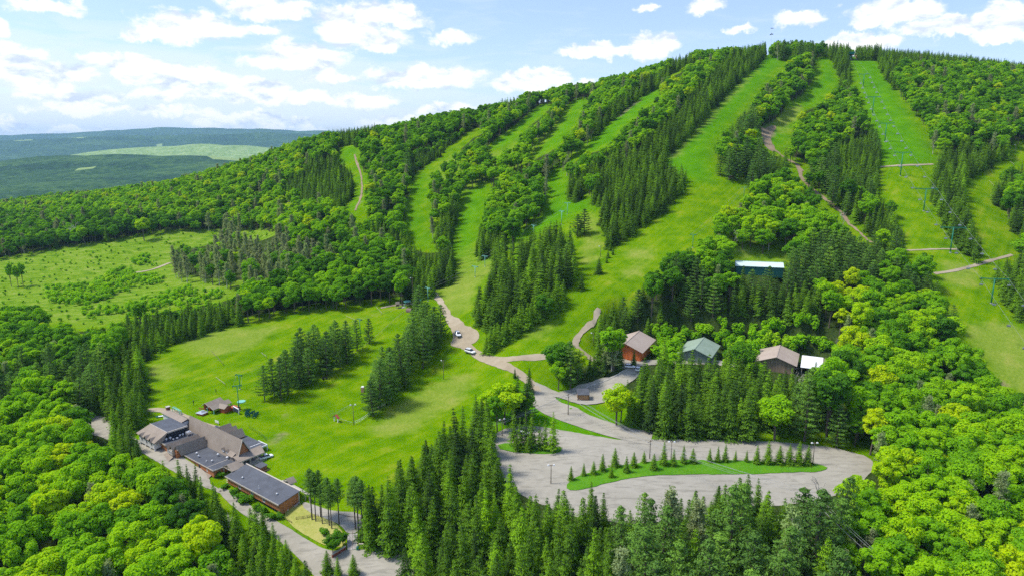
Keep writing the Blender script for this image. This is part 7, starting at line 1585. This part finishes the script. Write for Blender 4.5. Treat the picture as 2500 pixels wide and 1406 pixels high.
def gate():
    a, b = gpt(817, 1027), gpt(825, 1030); e = empty('ski_gate', (a + b) / 2, 'small ski gate of two white posts under a peaked red roof', 'gate', rz=atan2((b - a).y, (b - a).x)); w = (b - a).length / 2 + .1
    for x in (-w, w): MB().box(x - .14, x + .14, -.14, .14, -.3, 1.6).build('post', M_WHITE, e)
    MB().slab([(-w - .5, -.5, 1.5), (0, -.5, 2.5), (0, .5, 2.5), (-w - .5, .5, 1.5)], .1).slab([(0, -.5, 2.5), (w + .5, -.5, 1.5), (w + .5, .5, 1.5), (0, .5, 2.5)], .1).build('roof', plain_mat('gate_red', (.35, .08, .05), .8), e)
    p = gpt(886, 956); e = empty('portable_toilet', p, 'pink portable toilet with a white roof beside the roadside pines', 'toilet'); MB().box(-.55, .55, -.55, .55, -.1, 1.9).build('cabin', plain_mat('pink_plastic', (.62, .27, .20), .5), e); MB().solid([(-.6, -.6, 1.9), (.6, -.6, 1.9), (.6, .6, 1.9), (-.6, .6, 1.9)], [(-.4, -.4, 2.15), (.4, -.4, 2.15), (.4, .4, 2.15), (-.4, .4, 2.15)]).build('roof', M_WHITE, e); MB().box(-.35, .35, -.6, -.551, .1, 1.7).build('door', plain_mat('pink_door', (.66, .34, .26), .5), e)
    # green A-frame and boat west of the huts
    a, b = gpt(424, 1004), gpt(441, 1012); e = empty('swing_frame', a, 'green timber frame straddling the path behind the lodge', 'frame', rz=atan2((b - a).y, (b - a).x)); w = (b - a).length; t = 0
    for x in (0, w):
        for y in (-.5, .5): MB().bar((x, y, -.3), (x, 0 if False else y * .4, 1.6), .16).build('leg', M_TEAL, e)
    MB().box(-.2, w + .2, -.32, -.16, 1.55, 1.72).box(-.2, w + .2, .16, .32, 1.55, 1.72).bar((0, -.2, 1.6), (w, .2, 1.6), .1).build('beam', M_TEAL, e)
    p = gpt(394, 1017); e = empty('rowing_boat', p, 'small green and white boat lying on the grass behind the lodge', 'boat', rz=.45); S = [(-1.7, .1, .5), (-1.0, .5, .42), (0, .62, .38), (1.0, .55, .38), (1.6, .42, .4)]; V, F = [], []
    for x, w, z in S: V += [(x, -w, z), (x, -w * .6, .05), (x, w * .6, .05), (x, w, z)]
    for i in range(4):
        for k in range(3): F.append((i * 4 + k, i * 4 + k + 1, i * 4 + 5 + k, i * 4 + 4 + k))
    F += [(0, 1, 2, 3), (16, 19, 18, 17)]; mesh_obj('hull', V, F, M_TEAL, e); MB().box(-.9, 1.3, -.4, .4, .3, .34).build('thwart', M_WHITE, e)
    p = gpt(530, 1034); e = empty('sign_board', p, 'white slanted signboard behind the steep hall', 'sign', rz=-.6); MB().box(-1.0, 1.0, -.04, .04, .35, 1.15).build('panel', M_WHITE, e); MB().box(-.9, -.8, -.03, .03, -.2, .35).build('post', M_CREAM, e); MB().box(.8, .9, -.03, .03, -.2, .35).build('post', M_CREAM, e)
    for (u, v, h, lb) in ((473, 990, 1.4, 'short black post on the lawn west of the lift hut'), (528, 962, 1.4, 'short black post on the lawn behind the lift hut')):
        p = gpt(u, v); e = empty('padded_post', p, lb, 'post'); MB().cyl((0, 0, -.2), (0, 0, h * 1.3), .06, n=8).build('pole', M_BLACK, e); MB().cyl((0, 0, h * .7), (0, 0, h * 1.45), .14, n=10).build('pad', M_BLACK, e)
    p = gpt(849, 1236); e = empty('feather_flag', p, 'black and white feather flag on the lawn by the footpath', 'flag', rz=.4); MB().cyl((0, 0, -.2), (0, 0, 3.2), .035, n=6).build('pole', M_WHITE, e); MB().solid([(0, -.012, .7), (.42, -.012, 1.0), (.45, -.012, 2.6), (.0, -.012, 3.2)], [(0, .012, .7), (.42, .012, 1.0), (.45, .012, 2.6), (0, .012, 3.2)]).build('cloth', M_BLACK, e)
    p = gpt(873, 1342); e = empty('litter_bin', p, 'green litter bin at the foot of the long stairs', 'bin'); MB().cyl((0, 0, 0), (0, 0, .8), .28, .32, 12).build('body', M_GREEN, e); MB().cyl((0, 0, .8), (0, 0, .9), .35, .25, 12).build('lid', M_DKGREEN, e)
    p = gpt(932, 1326); e = empty('information_board', p, 'low glass-roofed board under the spruces by the gravel lot', 'board'); MB().slab([(-1.6, -.5, 1.1), (1.6, -.5, 1.1), (1.6, .5, 1.35), (-1.6, .5, 1.35)], .08).build('roof', plain_mat('pale_blue_sheet', (.35, .45, .5), .4), e); MB().box(-1.45, -1.35, -.05, .05, -.2, 1.1).build('leg', M_TIMBER, e); MB().box(1.35, 1.45, -.05, .05, -.2, 1.1).build('leg', M_TIMBER, e)
    p = gpt(1787, 437); small_shed('ticket_booth', frame(p.x, p.y, 0), -1.2, 1.2, 0, 1.6, p.z - .2, p.z + 1.7, p.z + 2.0, M_TIMBER, M_WHITEROOF, 'tiny booth with a white roof under the pines at the run', 'booth')
    p = gpt(1826, 440); small_shed('pump_box', frame(p.x, p.y, 0), -1.0, 1.0, 0, 1.2, p.z - .2, p.z + 2.2, p.z + 2.3, M_DKGREEN, M_DKGREEN, 'dark green box at the corner of the run', 'box')
gate()
# slanting white snow-making pipes
for i, (a, b, lb) in enumerate([((527, 922), (550, 942), 'slanting white pipe on the lawn behind the lift hut'), ((516, 858), (545, 892), 'long dark pipe lying on the beginner slope'), ((845, 773), (870, 785), 'slanting pipe above the lawn pines'), ((918, 750), (932, 768), 'slanting pipe near the beginner summit'), ((638, 862), (650, 874), 'short pipe showing over the lawn pines'), ((2415, 443), (2427, 458), 'white snow pipe at the upper bend of the eastern run'), ((2418, 478), (2436, 497), 'white snow pipe along the edge of the eastern run'), ((2460, 530), (2486, 560), 'lower white snow pipe of the eastern run'), ((2466, 396), (2476, 406), 'short white snow pipe high on the eastern run'), ((2018, 473), (2032, 487), 'pale pipe beside the brown upper track'), ((2421, 640), (2428, 648), 'short snow pipe above the ridge track')]):
    p, q = gpt(*a), gpt(*b); e = empty('snow_pipe', (p + q) / 2, lb, 'pipe'); c_ = (p + q) / 2; h = .4
    MB().cyl(tuple(p - c_ + Vector((0, 0, h))), tuple(q - c_ + Vector((0, 0, h + .5))), .055, n=6).build('pipe', M_CREAM if i != 1 else M_WOODPOLE, e); MB().cyl(tuple(q - c_ + Vector((0, 0, -.3))), tuple(q - c_ + Vector((0, 0, h + .6))), .06, n=6).build('stand', M_WOODPOLE, e)

# ------------------------------------------------------------------ vehicles
M_CARW = plain_mat('white_car_paint', (.80, .81, .83), .25, .05, spec=.6)
M_CARG = plain_mat('silver_car_paint', (.52, .54, .57), .28, .06, metal=.5)
def vehicle(name, label, cat, p, ang, paint, pickup=False, rack=False, sc=1.0):
    e = empty(name, p, label, cat, rz=ang); e.scale = (sc, sc, sc)
    def loft(S, nm, mat, parent=e):
        V, F = [], []; n = 8
        for (x, z0, z1, w) in S: c = .12; V += [(x, -w + c, z0), (x, -w, z0 + c), (x, -w, z1 - c), (x, -w + c * 1.4, z1), (x, w - c * 1.4, z1), (x, w, z1 - c), (x, w, z0 + c), (x, w - c, z0)]
        for i in range(len(S) - 1):
            for k in range(n): F.append((i * n + k, i * n + (k + 1) % n, (i + 1) * n + (k + 1) % n, (i + 1) * n + k))
        F += [tuple(range(n)), tuple(range((len(S) - 1) * n, len(S) * n))[::-1]]; return mesh_obj(nm, V, F, mat, parent)
    if pickup:
        loft([(-2.75, .5, 1.05, .92), (-2.6, .42, 1.1, .98), (-.9, .4, 1.1, 1.0), (1.2, .4, 1.1, 1.0), (1.6, .4, 1.08, 1.0), (2.5, .42, 1.0, .96), (2.75, .5, .85, .85)], 'body', paint)
        MB().box(-2.5, -.95, -.78, .78, 1.101, 1.14).build('bed', M_BLACK, e); cab = [(-.9, 1.08, 1.75, .82), (-.7, 1.08, 1.82, .84), (.6, 1.08, 1.82, .84), (1.35, 1.08, 1.14, .88)]
        rx0, rx1 = -.72, .55
    else:
        loft([(-2.3, .5, 1.0, .88), (-2.15, .4, 1.08, .95), (0, .36, 1.08, .97), (1.2, .38, 1.05, .97), (2.1, .42, .92, .92), (2.3, .5, .8, .8)], 'body', paint); cab = [(-2.15, 1.06, 1.5, .78), (-1.85, 1.06, 1.68, .8), (.35, 1.06, 1.7, .8), (1.15, 1.06, 1.12, .86)]; rx0, rx1 = -1.82, .3
    loft(cab, 'windows', M_GLASS); MB().solid([(rx0, -.74, 1.66 if not pickup else 1.8), (rx1, -.74, 1.68 if not pickup else 1.8), (rx1, .74, 1.68 if not pickup else 1.8), (rx0, .74, 1.66 if not pickup else 1.8)], [(rx0 + .1, -.66, 1.78 if not pickup else 1.9), (rx1 - .15, -.66, 1.78 if not pickup else 1.9), (rx1 - .15, .66, 1.78 if not pickup else 1.9), (rx0 + .1, .66, 1.78 if not pickup else 1.9)]).build('roof', paint, e)
    wx = 1.75 if pickup else 1.42
    for x in (-wx, wx):
        for y in (-1, 1):
            w = MB().cyl((x, y * .76, .36), (x, y * 1.0, .36), .36, n=16).build('wheel', M_RUBBER, e); MB().cyl((x, y * 1.001, .36), (x, y * 1.02, .36), .2, n=12).build('rim', M_STEEL, w)
    for y in (-.6, .6): MB().box(2.2 if not pickup else 2.6, 2.34 if not pickup else 2.78, y - .18, y + .18, .68, .82).build('headlight', M_WHITE, e)
    if rack: MB().bar((-1.7, -.6, 1.95), (-.1, -.6, 1.95), .06).bar((-1.7, .6, 1.95), (-.1, .6, 1.95), .06).bar((-1.5, -.6, 1.95), (-1.5, .6, 1.95), .05).bar((-.4, -.6, 1.95), (-.4, .6, 1.95), .05).build('roof_rack', M_STEEL, e)
    return e
def on(u, v, dz=.17): p = gpt(u, v); return p + Vector((0, 0, dz))
vehicle('off_road_car', 'white off-road car with a dark windscreen driving down the dirt road', 'car', on(1118, 820), radians(-72), M_CARW, rack=True)
vehicle('off_road_car', 'white off-road car at the lower end of the turning patch', 'car', on(1148, 862), radians(-40), M_CARW, rack=True)
vehicle('pickup_truck', 'white pickup truck parked behind the lodge porch', 'pickup', on(650, 1118, .02), radians(38), M_CARW, True, sc=.72)
vehicle('parked_car', 'white car parked in front of the red barn', 'car', on(1538, 899, .3), radians(-15), M_CARW, sc=.8)
vehicle('parked_car', 'white car half hidden by spruces on the barn road', 'car', on(1558, 905, .3), radians(70), M_CARW, sc=.8)
vehicle('parked_car', 'silver car behind the spruces between the two barns', 'car', on(1770, 893, .3), radians(60), M_CARG, sc=.9)
vehicle('parked_car', 'white car behind the thin spruces of the verge', 'car', on(1280, 1062, .12), radians(10), M_CARW, sc=.75)
def quad():
    p = on(793, 925, 0); e = empty('quad_bike', p, 'dark quad bike parked beside the lawn pines', 'quad bike', rz=.5)
    MB().solid([(-1.0, -.35, .5), (1.0, -.35, .5), (1.0, .35, .5), (-1.0, .35, .5)], [(-.9, -.2, .85), (.6, -.18, .95), (.6, .18, .95), (-.9, .2, .85)]).build('body', M_BLACK, e); MB().box(-.7, .1, -.17, .17, .88, 1.02).build('seat', M_RUBBER, e); MB().bar((.55, -.4, 1.15), (.55, .4, 1.15), .05).bar((.55, 0, .9), (.55, 0, 1.15), .06).build('handlebar', M_BLACK, e)
    for x in (-.7, .7):
        for y in (-.5, .5): MB().cyl((x, y - .13, .3), (x, y + .13, .3), .3, n=12).build('wheel', M_RUBBER, e)
quad()
def logs():
    g = np.random.default_rng(8)
    for (u, v, lb) in ((1193, 797, 'pale cut log lying at the foot of the big spruce stand'), (1185, 795, 'short pale log beside the other at the big stand')):
        p = gpt(u, v); o = MB().cyl((-.8, 0, .15), (.8, .2, .2), .2, n=8).build('cut_log', M_PALEBARK); o.location = p; tag(o, lb, 'log')
logs()
# ------------------------------------------------------------------ haze
hb = bpy.data.meshes.new('haze')
_x0, _x1, _y0, _y1, _z0, _z1 = -13900, 13900, -1400, 14900, -170, 340
hb.from_pydata([(x, y, z) for z in (_z0, _z1) for y in (_y0, _y1) for x in (_x0, _x1)], [], [(0, 2, 3, 1), (4, 5, 7, 6), (0, 1, 5, 4), (2, 6, 7, 3), (0, 4, 6, 2), (1, 3, 7, 5)])
hm = bpy.data.materials.new('haze'); hm.use_nodes = True; hm.node_tree.nodes.clear()
hn = NB(hm.node_tree)
pv = hn.node('ShaderNodeVolumePrincipled'); pv.inputs['Density'].default_value = HAZE_D; pv.inputs['Color'].default_value = (0.44, 0.70, 1.0, 1); pv.inputs['Anisotropy'].default_value = 0.0
ho = hn.node('ShaderNodeOutputMaterial'); hn.link(pv.outputs[0], ho.inputs['Volume'])
hb.materials.append(hm)
tag(link(bpy.data.objects.new('haze', hb)), kind='stuff')
